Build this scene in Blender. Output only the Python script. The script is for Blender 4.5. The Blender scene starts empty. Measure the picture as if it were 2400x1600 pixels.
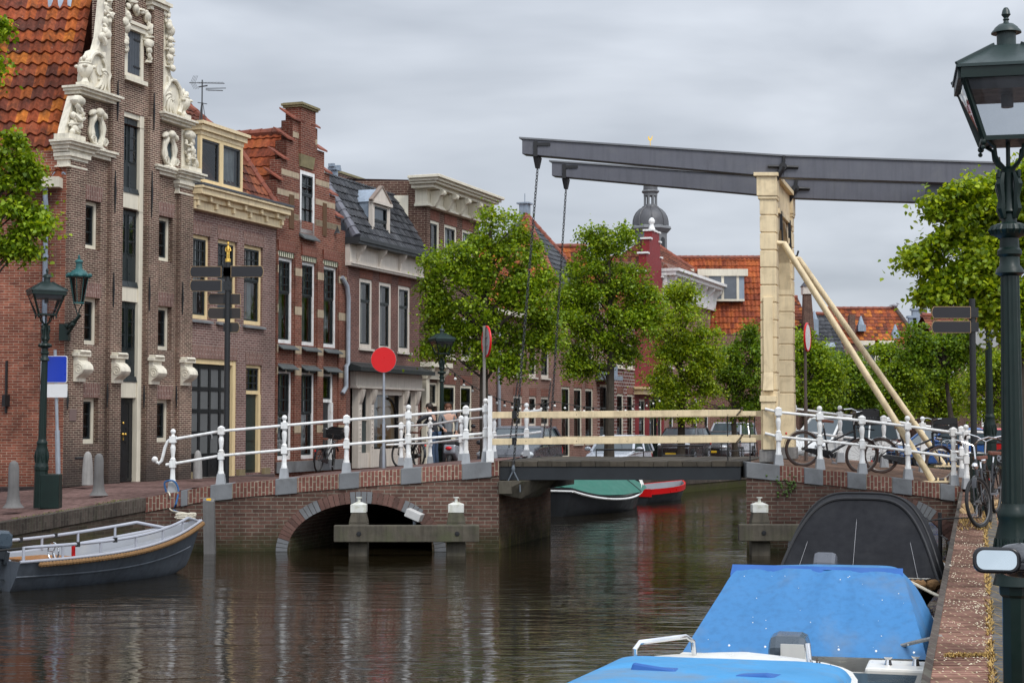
import bpy, bmesh, math, random
import numpy as np
from mathutils import Vector as V, Matrix, noise as mnoise
R = math.radians
sc = bpy.context.scene
COL = sc.collection

# ---------------------------------------------------------------- camera, world, sun, exposure
FPX, HZ, EYE = 3800.0, 985.0, 2.44          # focal length in 2400-px pixels, horizon row, eye above the water
PITCH = math.atan((HZ - 800) / FPX)
cd = bpy.data.cameras.new('camera')
cam = bpy.data.objects.new('camera', cd); COL.objects.link(cam)
cd.sensor_width = 36; cd.lens = FPX / 2400 * 36
cd.clip_start = 0.1; cd.clip_end = 3000
cam.location = (0, 0, EYE); cam.rotation_euler = (R(90) + PITCH, 0, 0)
sc.camera = cam

SUN_EL, SUN_AZ = R(52), R(150)               # azimuth clockwise from +Y: behind the camera, to the right
w = bpy.data.worlds.new('World'); sc.world = w; w.use_nodes = True
nt = w.node_tree; N = nt.nodes; L = nt.links; N.clear()
out = N.new('ShaderNodeOutputWorld'); bg = N.new('ShaderNodeBackground')
sky = N.new('ShaderNodeTexSky'); sky.sky_type = 'NISHITA'; sky.sun_disc = False
sky.sun_elevation = SUN_EL; sky.sun_rotation = SUN_AZ
tc = N.new('ShaderNodeTexCoord')
mp = N.new('ShaderNodeMapping'); mp.inputs['Scale'].default_value = (1.0, 1.0, 3.6)
n1 = N.new('ShaderNodeTexNoise'); n1.inputs['Scale'].default_value = 2.6; n1.inputs['Detail'].default_value = 5; n1.inputs['Roughness'].default_value = .5
n1.inputs['Distortion'].default_value = .5
n2 = N.new('ShaderNodeTexNoise'); n2.inputs['Scale'].default_value = 7.5; n2.inputs['Detail'].default_value = 3; n2.inputs['Roughness'].default_value = .45
ad = N.new('ShaderNodeMath'); ad.operation = 'MULTIPLY_ADD'; ad.inputs[1].default_value = .45
rp = N.new('ShaderNodeValToRGB')
rp.color_ramp.elements[0].position = .50; rp.color_ramp.elements[0].color = (4.6, 5.05, 5.75, 1)
rp.color_ramp.elements[1].position = .90; rp.color_ramp.elements[1].color = (8.2, 8.7, 9.5, 1)
mx = N.new('ShaderNodeMix'); mx.data_type = 'RGBA'; mx.inputs[0].default_value = .9
L.new(tc.outputs['Generated'], mp.inputs[0]); L.new(mp.outputs[0], n1.inputs[0]); L.new(mp.outputs[0], n2.inputs[0])
L.new(n2.outputs[0], ad.inputs[0]); L.new(n1.outputs[0], ad.inputs[2]); L.new(ad.outputs[0], rp.inputs[0])
L.new(sky.outputs[0], mx.inputs[6]); L.new(rp.outputs[0], mx.inputs[7])
# overcast brightness: rising from the horizon to the zenith and towards the veiled sun behind the camera
sx = N.new('ShaderNodeSeparateXYZ'); L.new(tc.outputs['Generated'], sx.inputs[0])
r1 = N.new('ShaderNodeMapRange'); L.new(sx.outputs[2], r1.inputs[0])
for i, v_ in enumerate((.2, 1.0, .93, 2.05)): r1.inputs[i + 1].default_value = v_
dt = N.new('ShaderNodeVectorMath'); dt.operation = 'DOT_PRODUCT'; dt.inputs[1].default_value = (math.sin(SUN_AZ), math.cos(SUN_AZ), 0); L.new(tc.outputs['Generated'], dt.inputs[0])
r2 = N.new('ShaderNodeMapRange'); L.new(dt.outputs['Value'], r2.inputs[0])
for i, v_ in enumerate((-.3, 1.0, 1.0, 1.9)): r2.inputs[i + 1].default_value = v_
mm = N.new('ShaderNodeMath'); mm.operation = 'MULTIPLY'; L.new(r1.outputs[0], mm.inputs[0]); L.new(r2.outputs[0], mm.inputs[1])
vs = N.new('ShaderNodeVectorMath'); vs.operation = 'SCALE'; L.new(mx.outputs[2], vs.inputs[0]); L.new(mm.outputs[0], vs.inputs['Scale'])
L.new(vs.outputs[0], bg.inputs[0]); bg.inputs[1].default_value = .09
L.new(bg.outputs[0], out.inputs[0])
sd = bpy.data.lights.new('sun', 'SUN'); sd.energy = 1.5; sd.angle = R(14); sd.color = (1, .96, .9)
sun = bpy.data.objects.new('sun', sd); COL.objects.link(sun)
sun.rotation_euler = V((-math.sin(SUN_AZ) * math.cos(SUN_EL), -math.cos(SUN_AZ) * math.cos(SUN_EL), -math.sin(SUN_EL))).to_track_quat('-Z', 'Y').to_euler()
sc.view_settings.view_transform = 'Standard'; sc.view_settings.look = 'None'
sc.view_settings.exposure = 0.17; sc.view_settings.gamma = 1
try: sc.view_settings.use_curve_mapping = False
except Exception: pass
sc.cycles.use_denoising = True
sc.cycles.max_bounces = 7; sc.cycles.transparent_max_bounces = 10
sc.cycles.caustics_reflective = False; sc.cycles.caustics_refractive = False

# ---------------------------------------------------------------- survey: picture rays to real planes
def ray(px, py):
    x = (px - 1200) / FPX; y = (800 - py) / FPX
    return V((x, math.cos(PITCH) - y * math.sin(PITCH), math.sin(PITCH) + y * math.cos(PITCH)))
def at(px, py, Y):
    d = ray(px, py); p = d * (Y / d.y); return V((p.x, Y, p.z + EYE))
def gz(px, py, z):
    d = ray(px, py); t = (z - EYE) / d.z; return V((d.x * t, d.y * t, z))

# ---------------------------------------------------------------- mesh builder
class MB:
    def __init__(s, T=None):
        s.v = []; s.f = []; s.m = []; s.s = []; s.T = T
    def add(s, vs, fs, m=0, sm=False):
        o = len(s.v)
        for p in vs:
            p = V(p)
            s.v.append(tuple(s.T @ p) if s.T else tuple(p))
        for f in fs:
            s.f.append([i + o for i in f]); s.m.append(m); s.s.append(sm)
    def hexa(s, p, m=0):
        s.add(p, [(0, 3, 2, 1), (4, 5, 6, 7), (0, 1, 5, 4), (1, 2, 6, 5), (2, 3, 7, 6), (3, 0, 4, 7)], m)
    def box(s, x0, x1, y0, y1, z0, z1, m=0, t=0, ty=None):
        ty = t if ty is None else ty
        s.hexa([(x0, y0, z0), (x1, y0, z0), (x1, y1, z0), (x0, y1, z0),
                (x0 + t, y0 + ty, z1), (x1 - t, y0 + ty, z1), (x1 - t, y1 - ty, z1), (x0 + t, y1 - ty, z1)], m)
    def beam(s, a, b, w, h, m=0, up=(0, 0, 1)):
        a = V(a); b = V(b); d = (b - a).normalized(); sd_ = d.cross(V(up))
        if sd_.length < 1e-5: sd_ = V((1, 0, 0))
        sd_.normalize(); u = sd_.cross(d).normalized()
        sd_ *= w / 2; u *= h / 2
        s.hexa([a - sd_ - u, a + sd_ - u, b + sd_ - u, b - sd_ - u, a - sd_ + u, a + sd_ + u, b + sd_ + u, b - sd_ + u], m)
    def poly(s, pts, m=0): s.add(pts, [tuple(range(len(pts)))], m)
    def prism(s, pts, y0, y1, m=0, ax='y'):
        # pts (a, b) counter-clockwise seen from -y: extruded along y (or x / z)
        n = len(pts)
        if ax == 'y': A = [(a, y0, b) for a, b in pts]; B = [(a, y1, b) for a, b in pts]
        elif ax == 'x': A = [(y1, a, b) for a, b in pts]; B = [(y0, a, b) for a, b in pts]
        else: A = [(a, b, y1) for a, b in pts]; B = [(a, b, y0) for a, b in pts]
        s.add(A + B, [tuple(range(n)), tuple(range(2 * n - 1, n - 1, -1))] + [(i, i + n, (i + 1) % n + n, (i + 1) % n) for i in range(n)], m)
    def tube(s, pts, r, n=8, m=0, closed=False, caps=True, sq=1.0):
        pts = [V(p) for p in pts]; k = len(pts); vs = []; up = None
        for i, p in enumerate(pts):
            a = pts[(i - 1) % k] if (closed or i > 0) else p; b = pts[(i + 1) % k] if (closed or i < k - 1) else p
            d = (b - a)
            d = d.normalized() if d.length > 1e-9 else V((0, 0, 1))
            if up is None: up = V((0, 0, 1)) if abs(d.z) < .9 else V((1, 0, 0))
            x = d.cross(up)
            if x.length < 1e-4: x = d.cross(V((0, 1, 0)))
            x.normalize(); up = x.cross(d).normalized()
            rr = r[i] if isinstance(r, (list, tuple)) else r
            for j in range(n):
                t = 2 * math.pi * j / n
                vs.append(p + x * (math.cos(t) * rr) + up * (math.sin(t) * rr * sq))
        fs = []
        for i in range(k if closed else k - 1):
            for j in range(n):
                a = i * n + j; b = i * n + (j + 1) % n; c = ((i + 1) % k) * n + (j + 1) % n; d = ((i + 1) % k) * n + j
                fs.append((a, b, c, d))
        if caps and not closed:
            fs.append(tuple(range(n - 1, -1, -1))); fs.append(tuple(range((k - 1) * n, k * n)))
        s.add(vs, fs, m, True)
    def lathe(s, prof, c=(0, 0, 0), n=12, m=0, rot=None, ph=0.0, smooth=True):
        c = V(c); vs = []
        for r, z in prof:
            for j in range(n):
                t = 2 * math.pi * j / n + ph
                p = V((r * math.cos(t), r * math.sin(t), z))
                vs.append(c + (rot @ p if rot else p))
        k = len(prof); fs = []
        for i in range(k - 1):
            for j in range(n):
                fs.append((i * n + j, i * n + (j + 1) % n, (i + 1) * n + (j + 1) % n, (i + 1) * n + j))
        fs.append(tuple(range(n - 1, -1, -1))); fs.append(tuple(range((k - 1) * n, k * n)))
        s.add(vs, fs, m, smooth)
    def ball(s, c, r, n=8, k=6, m=0, rot=None):
        if not isinstance(r, (tuple, list)): r = (r, r, r)
        c = V(c); vs = []; fs = []
        for i in range(k + 1):
            a = math.pi * i / k
            for j in range(n):
                t = 2 * math.pi * j / n
                p = V((r[0] * math.sin(a) * math.cos(t), r[1] * math.sin(a) * math.sin(t), -r[2] * math.cos(a)))
                vs.append(c + (rot @ p if rot else p))
        for i in range(k):
            for j in range(n):
                fs.append((i * n + j, i * n + (j + 1) % n, (i + 1) * n + (j + 1) % n, (i + 1) * n + j))
        s.add(vs, fs, m, True)
    def torus(s, c, R_, r, n=24, k=8, m=0, ax='y', sx=1.0):
        pts = []
        for i in range(n):
            t = 2 * math.pi * i / n; a = R_ * math.cos(t) * sx; b = R_ * math.sin(t)
            pts.append(V(c) + (V((a, 0, b)) if ax == 'y' else V((0, a, b)) if ax == 'x' else V((a, b, 0))))
        s.tube(pts, r, k, m, closed=True)
    def grid(s, rows, m=0, sm=True, flip=False):
        n = len(rows[0]); vs = [p for r in rows for p in r]; fs = []
        for i in range(len(rows) - 1):
            for j in range(n - 1):
                q = (i * n + j, i * n + j + 1, (i + 1) * n + j + 1, (i + 1) * n + j)
                fs.append(q[::-1] if flip else q)
        s.add(vs, fs, m, sm)
    def build(s, name, mats, parent=None, bevel=0, sharp=38):
        me = bpy.data.meshes.new(name)
        me.from_pydata(s.v, [], s.f)
        if not isinstance(mats, (list, tuple)): mats = [mats]
        for m in mats: me.materials.append(m)
        me.polygons.foreach_set('material_index', s.m)
        me.polygons.foreach_set('use_smooth', s.s)
        me.update()
        if any(s.s):
            try: me.set_sharp_from_angle(angle=R(sharp))
            except Exception: pass
        o = bpy.data.objects.new(name, me); COL.objects.link(o)
        if parent: o.parent = parent
        if bevel:
            b = o.modifiers.new('bevel', 'BEVEL'); b.width = bevel; b.segments = 2; b.limit_method = 'ANGLE'; b.angle_limit = R(50)
        return o

def tag(o, label=None, cat=None, group=None, kind=None):
    if label: o['label'] = label
    if cat: o['category'] = cat
    if group: o['group'] = group
    if kind: o['kind'] = kind
    return o
def thing(name, label, cat, loc=(0, 0, 0), rz=0.0, group=None):
    o = bpy.data.objects.new(name, None); COL.objects.link(o)
    o.location = loc; o.rotation_euler = (0, 0, rz); o.empty_display_size = .2
    return tag(o, label, cat, group)
def copy_tree(o, label=None, loc=None, rz=None, scale=None, parent=None):
    c = o.copy(); COL.objects.link(c)
    if parent: c.parent = parent
    for ch in list(o.children): copy_tree(ch, parent=c)
    if label: c['label'] = label
    if loc is not None: c.location = loc
    if rz is not None: c.rotation_euler = (0, 0, rz)
    if scale is not None: c.scale = (scale, scale, scale) if not isinstance(scale, (tuple, list)) else scale
    return c

# ---------------------------------------------------------------- materials
MATS = {}
def _new(name):
    m = bpy.data.materials.new(name); m.use_nodes = True
    nt = m.node_tree; p = nt.nodes['Principled BSDF']
    return m, nt, nt.nodes, nt.links, p
def _mixc(N, L, blend, fac, a, b):
    x = N.new('ShaderNodeMix'); x.data_type = 'RGBA'; x.blend_type = blend
    for i, val in ((0, fac), (6, a), (7, b)):
        if isinstance(val, (int, float)): x.inputs[i].default_value = val
        elif isinstance(val, (tuple, list)): x.inputs[i].default_value = (*val[:3], 1)
        else: L.new(val, x.inputs[i])
    return x.outputs[2]
def _noise(N, L, vec, scale, det=4, rough=.55, dist=0.0):
    n = N.new('ShaderNodeTexNoise'); n.inputs['Scale'].default_value = scale; n.inputs['Detail'].default_value = det
    n.inputs['Roughness'].default_value = rough; n.inputs['Distortion'].default_value = dist
    if vec is not None: L.new(vec, n.inputs[0])
    return n.outputs[0]
def _range(N, L, v, a, b, c, d):
    r = N.new('ShaderNodeMapRange')
    for i, x in enumerate((a, b, c, d)): r.inputs[i + 1].default_value = x
    L.new(v, r.inputs[0]); return r.outputs[0]
def _math(N, L, op, a, b=None, c=None):
    m = N.new('ShaderNodeMath'); m.operation = op
    for i, x in enumerate((a, b, c)):
        if x is None: continue
        if isinstance(x, (int, float)): m.inputs[i].default_value = x
        else: L.new(x, m.inputs[i])
    return m.outputs[0]
def _bump(N, L, p, h, strength=.3, dist=.02):
    b = N.new('ShaderNodeBump'); b.inputs['Strength'].default_value = strength; b.inputs['Distance'].default_value = dist
    L.new(h, b.inputs['Height']); L.new(b.outputs[0], p.inputs['Normal'])
def M(name, col=(.5, .5, .5), rough=.6, var=.14, vs=2.5, bump=0.0, bs=30, metal=0.0, spec=.4, streak=0.0, dirt=None, dfac=.5, coat=0.0, island=0.0, ds=1.6, bd=.01, bdet=5):
    """paint, stone, wood, metal: base colour with mottling, rain streaks and patches of a dirt colour"""
    if name in MATS: return MATS[name]
    m, nt, N, L, p = _new(name)
    tc = N.new('ShaderNodeTexCoord'); o = tc.outputs['Object']
    f = _range(N, L, _noise(N, L, o, vs, 6, .6), .25, .75, 1 - var, 1 + var)
    c = _mixc(N, L, 'MULTIPLY', 1.0, col, f)
    if streak:
        mp = N.new('ShaderNodeMapping'); mp.inputs['Scale'].default_value = (9, 9, .7); L.new(o, mp.inputs[0])
        g = _range(N, L, _noise(N, L, mp.outputs[0], 1.6, 5, .6), .45, .75, 1, 1 - streak)
        c = _mixc(N, L, 'MULTIPLY', 1.0, c, g)
    if dirt:
        g = _range(N, L, _noise(N, L, o, ds, 8, .65, .4), .5, .68, 0, dfac)
        c = _mixc(N, L, 'MIX', g, c, dirt)
    if island:
        g = N.new('ShaderNodeNewGeometry')
        c = _mixc(N, L, 'MULTIPLY', 1.0, c, _range(N, L, g.outputs['Random Per Island'], 0, 1, 1 - island, 1 + island))
    L.new(c, p.inputs['Base Color'])
    r = _range(N, L, _noise(N, L, o, vs * 3, 4), .3, .7, max(rough - .1, .02), min(rough + .1, 1)); L.new(r, p.inputs['Roughness'])
    p.inputs['Metallic'].default_value = metal; p.inputs['Specular IOR Level'].default_value = spec
    p.inputs['Coat Weight'].default_value = coat; p.inputs['Coat Roughness'].default_value = .08
    if bump: _bump(N, L, p, _noise(N, L, o, bs, bdet, .6), bump, bd)
    MATS[name] = m; return m
def brick(name, c1, c2, mortar, row=.062, bw=.215, mode='wall', mort=.006, dark=.35, stain=None, smear=None, vs=.8, bmp=.5):
    """brickwork laid in metres: u along the wall, v up; soldier = bricks on end; floor = paving"""
    if name in MATS: return MATS[name]
    m, nt, N, L, p = _new(name)
    tc = N.new('ShaderNodeTexCoord'); o = tc.outputs['Object']
    so = N.new('ShaderNodeSeparateXYZ'); L.new(o, so.inputs[0])
    sn = N.new('ShaderNodeSeparateXYZ'); L.new(tc.outputs['Normal'], sn.inputs[0])
    g = _math(N, L, 'GREATER_THAN', _math(N, L, 'ABSOLUTE', sn.outputs[0]), .6)
    mu = N.new('ShaderNodeMix'); L.new(g, mu.inputs[0]); L.new(so.outputs[0], mu.inputs[2]); L.new(so.outputs[1], mu.inputs[3])
    cb = N.new('ShaderNodeCombineXYZ')
    if mode == 'wall': L.new(mu.outputs[0], cb.inputs[0]); L.new(so.outputs[2], cb.inputs[1])
    elif mode == 'soldier': L.new(so.outputs[2], cb.inputs[0]); L.new(mu.outputs[0], cb.inputs[1])
    elif mode == 'floorx': L.new(so.outputs[0], cb.inputs[0]); L.new(so.outputs[1], cb.inputs[1])
    else: L.new(so.outputs[1], cb.inputs[0]); L.new(so.outputs[0], cb.inputs[1])
    b = N.new('ShaderNodeTexBrick'); L.new(cb.outputs[0], b.inputs['Vector'])
    b.inputs['Scale'].default_value = 1; b.inputs['Brick Width'].default_value = bw; b.inputs['Row Height'].default_value = row
    b.inputs['Mortar Size'].default_value = mort; b.inputs['Mortar Smooth'].default_value = .25; b.inputs['Bias'].default_value = 0
    b.inputs['Color1'].default_value = (*c1, 1); b.inputs['Color2'].default_value = (*c2, 1); b.inputs['Mortar'].default_value = (*mortar, 1)
    f = _range(N, L, _noise(N, L, o, vs, 8, .62, .3), .3, .72, 1 - dark, 1 + dark * .7)
    c = _mixc(N, L, 'MULTIPLY', 1.0, b.outputs[0], f)
    f2 = _range(N, L, _noise(N, L, o, 14, 3, .6), .3, .7, .8, 1.2)
    c = _mixc(N, L, 'MULTIPLY', 1.0, c, _range(N, L, _noise(N, L, o, .33, 4, .6, .6), .35, .65, .74, 1.18))
    c = _mixc(N, L, 'MULTIPLY', 1.0, c, f2)
    if stain:      # (colour, z0, z1): algae or damp with its own ragged edge above the water
        sc_, z0, z1 = stain
        zz = _math(N, L, 'ADD', so.outputs[2], _range(N, L, _noise(N, L, o, 2.2, 6, .7), .3, .7, -.25, .25))
        c = _mixc(N, L, 'MIX', _range(N, L, zz, z0, z1, .85, 0), c, sc_)
    if smear:
        mp = N.new('ShaderNodeMapping'); mp.inputs['Scale'].default_value = (5, 5, .6); L.new(o, mp.inputs[0])
        c = _mixc(N, L, 'MIX', _range(N, L, _noise(N, L, mp.outputs[0], 1.1, 6, .65), .55, .75, 0, .55), c, smear)
    L.new(c, p.inputs['Base Color']); p.inputs['Roughness'].default_value = .9; p.inputs['Specular IOR Level'].default_value = .06 if mode[:5] == 'floor' else .2
    inv = _math(N, L, 'SUBTRACT', 1, b.outputs[1])
    h = _math(N, L, 'ADD', inv, _math(N, L, 'MULTIPLY', _noise(N, L, o, 60, 3), .4))
    _bump(N, L, p, h, bmp, .012)
    MATS[name] = m; return m
def tile_mat(name, cols, dirt=(.03, .022, .018), dfac=.6, rough=.75):
    if name in MATS: return MATS[name]
    m, nt, N, L, p = _new(name)
    uv = N.new('ShaderNodeUVMap'); uv.uv_map = 'tile'
    fl = N.new('ShaderNodeVectorMath'); fl.operation = 'FLOOR'; L.new(uv.outputs[0], fl.inputs[0])
    wn = N.new('ShaderNodeTexWhiteNoise'); wn.noise_dimensions = '2D'; L.new(fl.outputs[0], wn.inputs['Vector'])
    rp = N.new('ShaderNodeValToRGB'); rp.color_ramp.interpolation = 'CONSTANT'
    e = rp.color_ramp.elements
    while len(e) < len(cols): e.new(.5)
    for i, c in enumerate(cols): e[i].position = i / len(cols); e[i].color = (*c, 1)
    L.new(wn.outputs[0], rp.inputs[0])
    tc = N.new('ShaderNodeTexCoord'); o = tc.outputs['Object']
    c = _mixc(N, L, 'MIX', _range(N, L, _noise(N, L, o, 3.2, 8, .7, .5), .48, .72, 0, dfac), rp.outputs[0], dirt)
    c = _mixc(N, L, 'MULTIPLY', 1.0, c, _range(N, L, _noise(N, L, o, 12, 5, .6), .3, .7, .6, 1.3))
    c = _mixc(N, L, 'MULTIPLY', 1.0, c, _range(N, L, _noise(N, L, o, .7, 4, .6, .5), .35, .65, .6, 1.15))
    c = _mixc(N, L, 'MIX', _range(N, L, _noise(N, L, o, 9, 3, .8), .68, .74, 0, .35), c, (.45, .42, .38))
    L.new(c, p.inputs['Base Color']); p.inputs['Roughness'].default_value = rough; p.inputs['Specular IOR Level'].default_value = .15
    MATS[name] = m; return m
def glass_mat(name='window_glass', tint=(.75, .8, .82), refl=1.0, wob=.05):
    if name in MATS: return MATS[name]
    m = bpy.data.materials.new(name); m.use_nodes = True; nt = m.node_tree; N = nt.nodes; L = nt.links; N.clear()
    o = N.new('ShaderNodeOutputMaterial'); mx = N.new('ShaderNodeMixShader'); t = N.new('ShaderNodeBsdfTransparent'); g = N.new('ShaderNodeBsdfGlossy')
    t.inputs[0].default_value = (*tint, 1); g.inputs['Roughness'].default_value = .02; g.inputs[0].default_value = (refl, refl, refl, 1)
    fr = N.new('ShaderNodeFresnel'); fr.inputs[0].default_value = 1.5
    tc = N.new('ShaderNodeTexCoord'); b = N.new('ShaderNodeBump'); b.inputs['Strength'].default_value = wob; b.inputs['Distance'].default_value = .05
    L.new(_noise(N, L, tc.outputs['Object'], 2.2, 2), b.inputs['Height']); L.new(b.outputs[0], g.inputs['Normal'])
    L.new(_math(N, L, 'ADD', fr.outputs[0], .03), mx.inputs[0]); L.new(t.outputs[0], mx.inputs[1]); L.new(g.outputs[0], mx.inputs[2]); L.new(mx.outputs[0], o.inputs[0])
    MATS[name] = m; return m
def leaf_mat(name, c1, c2, c3):
    if name in MATS: return MATS[name]
    m, nt, N, L, p = _new(name)
    g = N.new('ShaderNodeNewGeometry')
    rp = N.new('ShaderNodeValToRGB'); e = rp.color_ramp.elements; e.new(.5)
    for i, c in enumerate((c1, c2, c3)): e[i].position = (0, .55, 1)[i]; e[i].color = (*c, 1)
    L.new(g.outputs['Random Per Island'], rp.inputs[0])
    tc = N.new('ShaderNodeTexCoord')
    c = _mixc(N, L, 'MULTIPLY', 1.0, rp.outputs[0], _range(N, L, _noise(N, L, tc.outputs['Object'], 1.1, 3), .3, .7, .7, 1.35))
    L.new(c, p.inputs['Base Color']); p.inputs['Roughness'].default_value = .45; p.inputs['Specular IOR Level'].default_value = .35
    tr = N.new('ShaderNodeBsdfTranslucent'); mx = N.new('ShaderNodeMixShader'); mx.inputs[0].default_value = .45
    L.new(_mixc(N, L, 'MULTIPLY', 1.0, c, (1.5, 1.35, .5)), tr.inputs[0])
    o = N['Material Output']; L.new(p.outputs[0], mx.inputs[1]); L.new(tr.outputs[0], mx.inputs[2]); L.new(mx.outputs[0], o.inputs[0])
    MATS[name] = m; return m

CREAM = M('cream_paint', (.72, .58, .36), .5, .08, 2, streak=.22, dirt=(.34, .25, .14), dfac=.45, ds=3.4)
CREAM2 = M('pale_cream_paint', (.66, .61, .49), .55, .08, 2, streak=.15)
PINKY = M('off_white_paint', (.58, .52, .45), .55, .08, 2, streak=.2)
YELLOWY = M('yellow_cream_paint', (.72, .56, .31), .5, .07, 2, streak=.15)
WHITE = M('white_paint', (.76, .76, .74), .42, .06, 6, streak=.16, dirt=(.34, .27, .2), dfac=.4, ds=5)
STONEW = M('white_stone', (.70, .65, .53), .75, .14, 5, bump=.4, bs=22, streak=.25, dirt=(.33, .31, .25), dfac=.5, ds=3)
SASH = M('dark_sash_paint', (.018, .024, .026), .35, .2, 3)
BLACKP = M('black_paint', (.012, .013, .014), .35, .25, 3)
GREENP = M('dark_green_paint', (.005, .015, .012), .4, .25, 5, spec=.3)
TEALP = M('teal_paint', (.015, .085, .085), .4, .3, 5, dirt=(.35, .3, .25), dfac=.3)
IRON = M('wrought_iron', (.012, .012, .013), .5, .3, 5)
STEEL = M('galvanised_steel', (.33, .36, .40), .45, .15, 4, metal=.35, streak=.2)
LEADGREY = M('zinc_sheet', (.26, .31, .37), .5, .2, 2, metal=.2, streak=.3)
GREYPAINT = M('beam_grey_paint', (.098, .10, .118), .5, .1, 1.2, streak=.22, dirt=(.15, .15, .15), dfac=.3, ds=2)
BLUESTONE = M('blue_stone', (.16, .165, .17), .75, .22, 2.5, bump=.3, dirt=(.07, .065, .06), dfac=.5)
CONCRETE = M('concrete', (.13, .125, .12), .85, .15, 4, bump=.3, streak=.2)
PALESTONE = M('pale_granite', (.28, .27, .255), .8, .15, 6, bump=.3, streak=.25)
OLDWOOD = M('weathered_wood', (.088, .076, .056), .85, .35, 3, bump=.4, bs=18, streak=.45, dirt=(.07, .08, .035), dfac=.6)
DECKWOOD = M('deck_wood', (.055, .045, .032), .85, .3, 3, bump=.4, streak=.3, island=.35)
DARKSTEEL = M('dark_steel', (.013, .016, .019), .6, .3, 2)
GOLD = M('gold_leaf', (.85, .55, .12), .3, .15, 8, metal=.8)
RUBBER = M('rubber', (.013, .013, .013), .7, .2, 8)
CHROME = M('chrome', (.7, .7, .7), .15, .05, 8, metal=1.0)
ROPE = M('rope', (.42, .28, .14), .9, .3, 30, bump=.5, bs=90)
BARK = M('bark', (.045, .036, .026), .9, .4, 6, bump=.6, bs=25)
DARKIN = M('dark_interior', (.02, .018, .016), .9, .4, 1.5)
CURTAIN = M('curtain_cloth', (.55, .55, .52), .9, .2, 3, streak=.4)
GLASS = glass_mat()
# ---------------------------------------------------------------- the street of houses on the left bank
SU = V((.3457, .9384)); SN = V((-.9384, .3457)); SA = V((-9.81, 35.5)); SANG = math.atan2(SU.y, SU.x)
SIDE = V((-.3457, .9384, 0))                 # direction of cross walls in house coordinates (world -X)
def street(px, py=985):
    d = ray(px, py); p2 = V((d.x, d.y)); t = SA.dot(SN) / p2.dot(SN); return p2 * t
class House:
    def __init__(s, name, label, cat, A, ang, zb=1.0, group='houses along the canal street'):
        s.A = V(A); s.ang = ang; s.zb = zb
        s.u = V((math.cos(ang), math.sin(ang))); s.n = V((-math.sin(ang), math.cos(ang)))
        s.root = thing(name, label, cat, (A[0], A[1], zb), ang, group)
    def f(s, px, py, y=0.0):
        d = ray(px, py); p2 = V((d.x, d.y)); t = (s.A.dot(s.n) + y) / p2.dot(s.n)
        return (p2 * t - s.A).dot(s.u), d.z * t + EYE - s.zb
    def X(s, px, py=800, y=0.0): return s.f(px, py, y)[0]
    def Z(s, px, py, y=0.0): return s.f(px, py, y)[1]
    def part(s, name, mb, mats, parent=None, bevel=0, sharp=38): return mb.build(name, mats, parent or s.root, bevel, sharp)

def wall_grid(mb, x0, x1, z0, z1, opens, depth=.3, y=0.0, m=0):
    xs = sorted({x0, x1} | {v for o in opens for v in (o[0], o[1]) if x0 < v < x1})
    zs = sorted({z0, z1} | {v for o in opens for v in (o[2], o[3]) if z0 < v < z1})
    for i in range(len(xs) - 1):
        for j in range(len(zs) - 1):
            cx = (xs[i] + xs[i + 1]) / 2; cz = (zs[j] + zs[j + 1]) / 2
            if any(o[0] < cx < o[1] and o[2] < cz < o[3] for o in opens): continue
            mb.poly([(xs[i], y, zs[j]), (xs[i + 1], y, zs[j]), (xs[i + 1], y, zs[j + 1]), (xs[i], y, zs[j + 1])], m)
    for a, b, c, d in opens:
        e = y + depth
        mb.poly([(a, y, c), (a, e, c), (a, e, d), (a, y, d)][::-1], m); mb.poly([(b, y, c), (b, e, c), (b, e, d), (b, y, d)], m)
        mb.poly([(a, y, c), (b, y, c), (b, e, c), (a, e, c)], m); mb.poly([(a, y, d), (b, y, d), (b, e, d), (a, e, d)][::-1], m)

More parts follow.
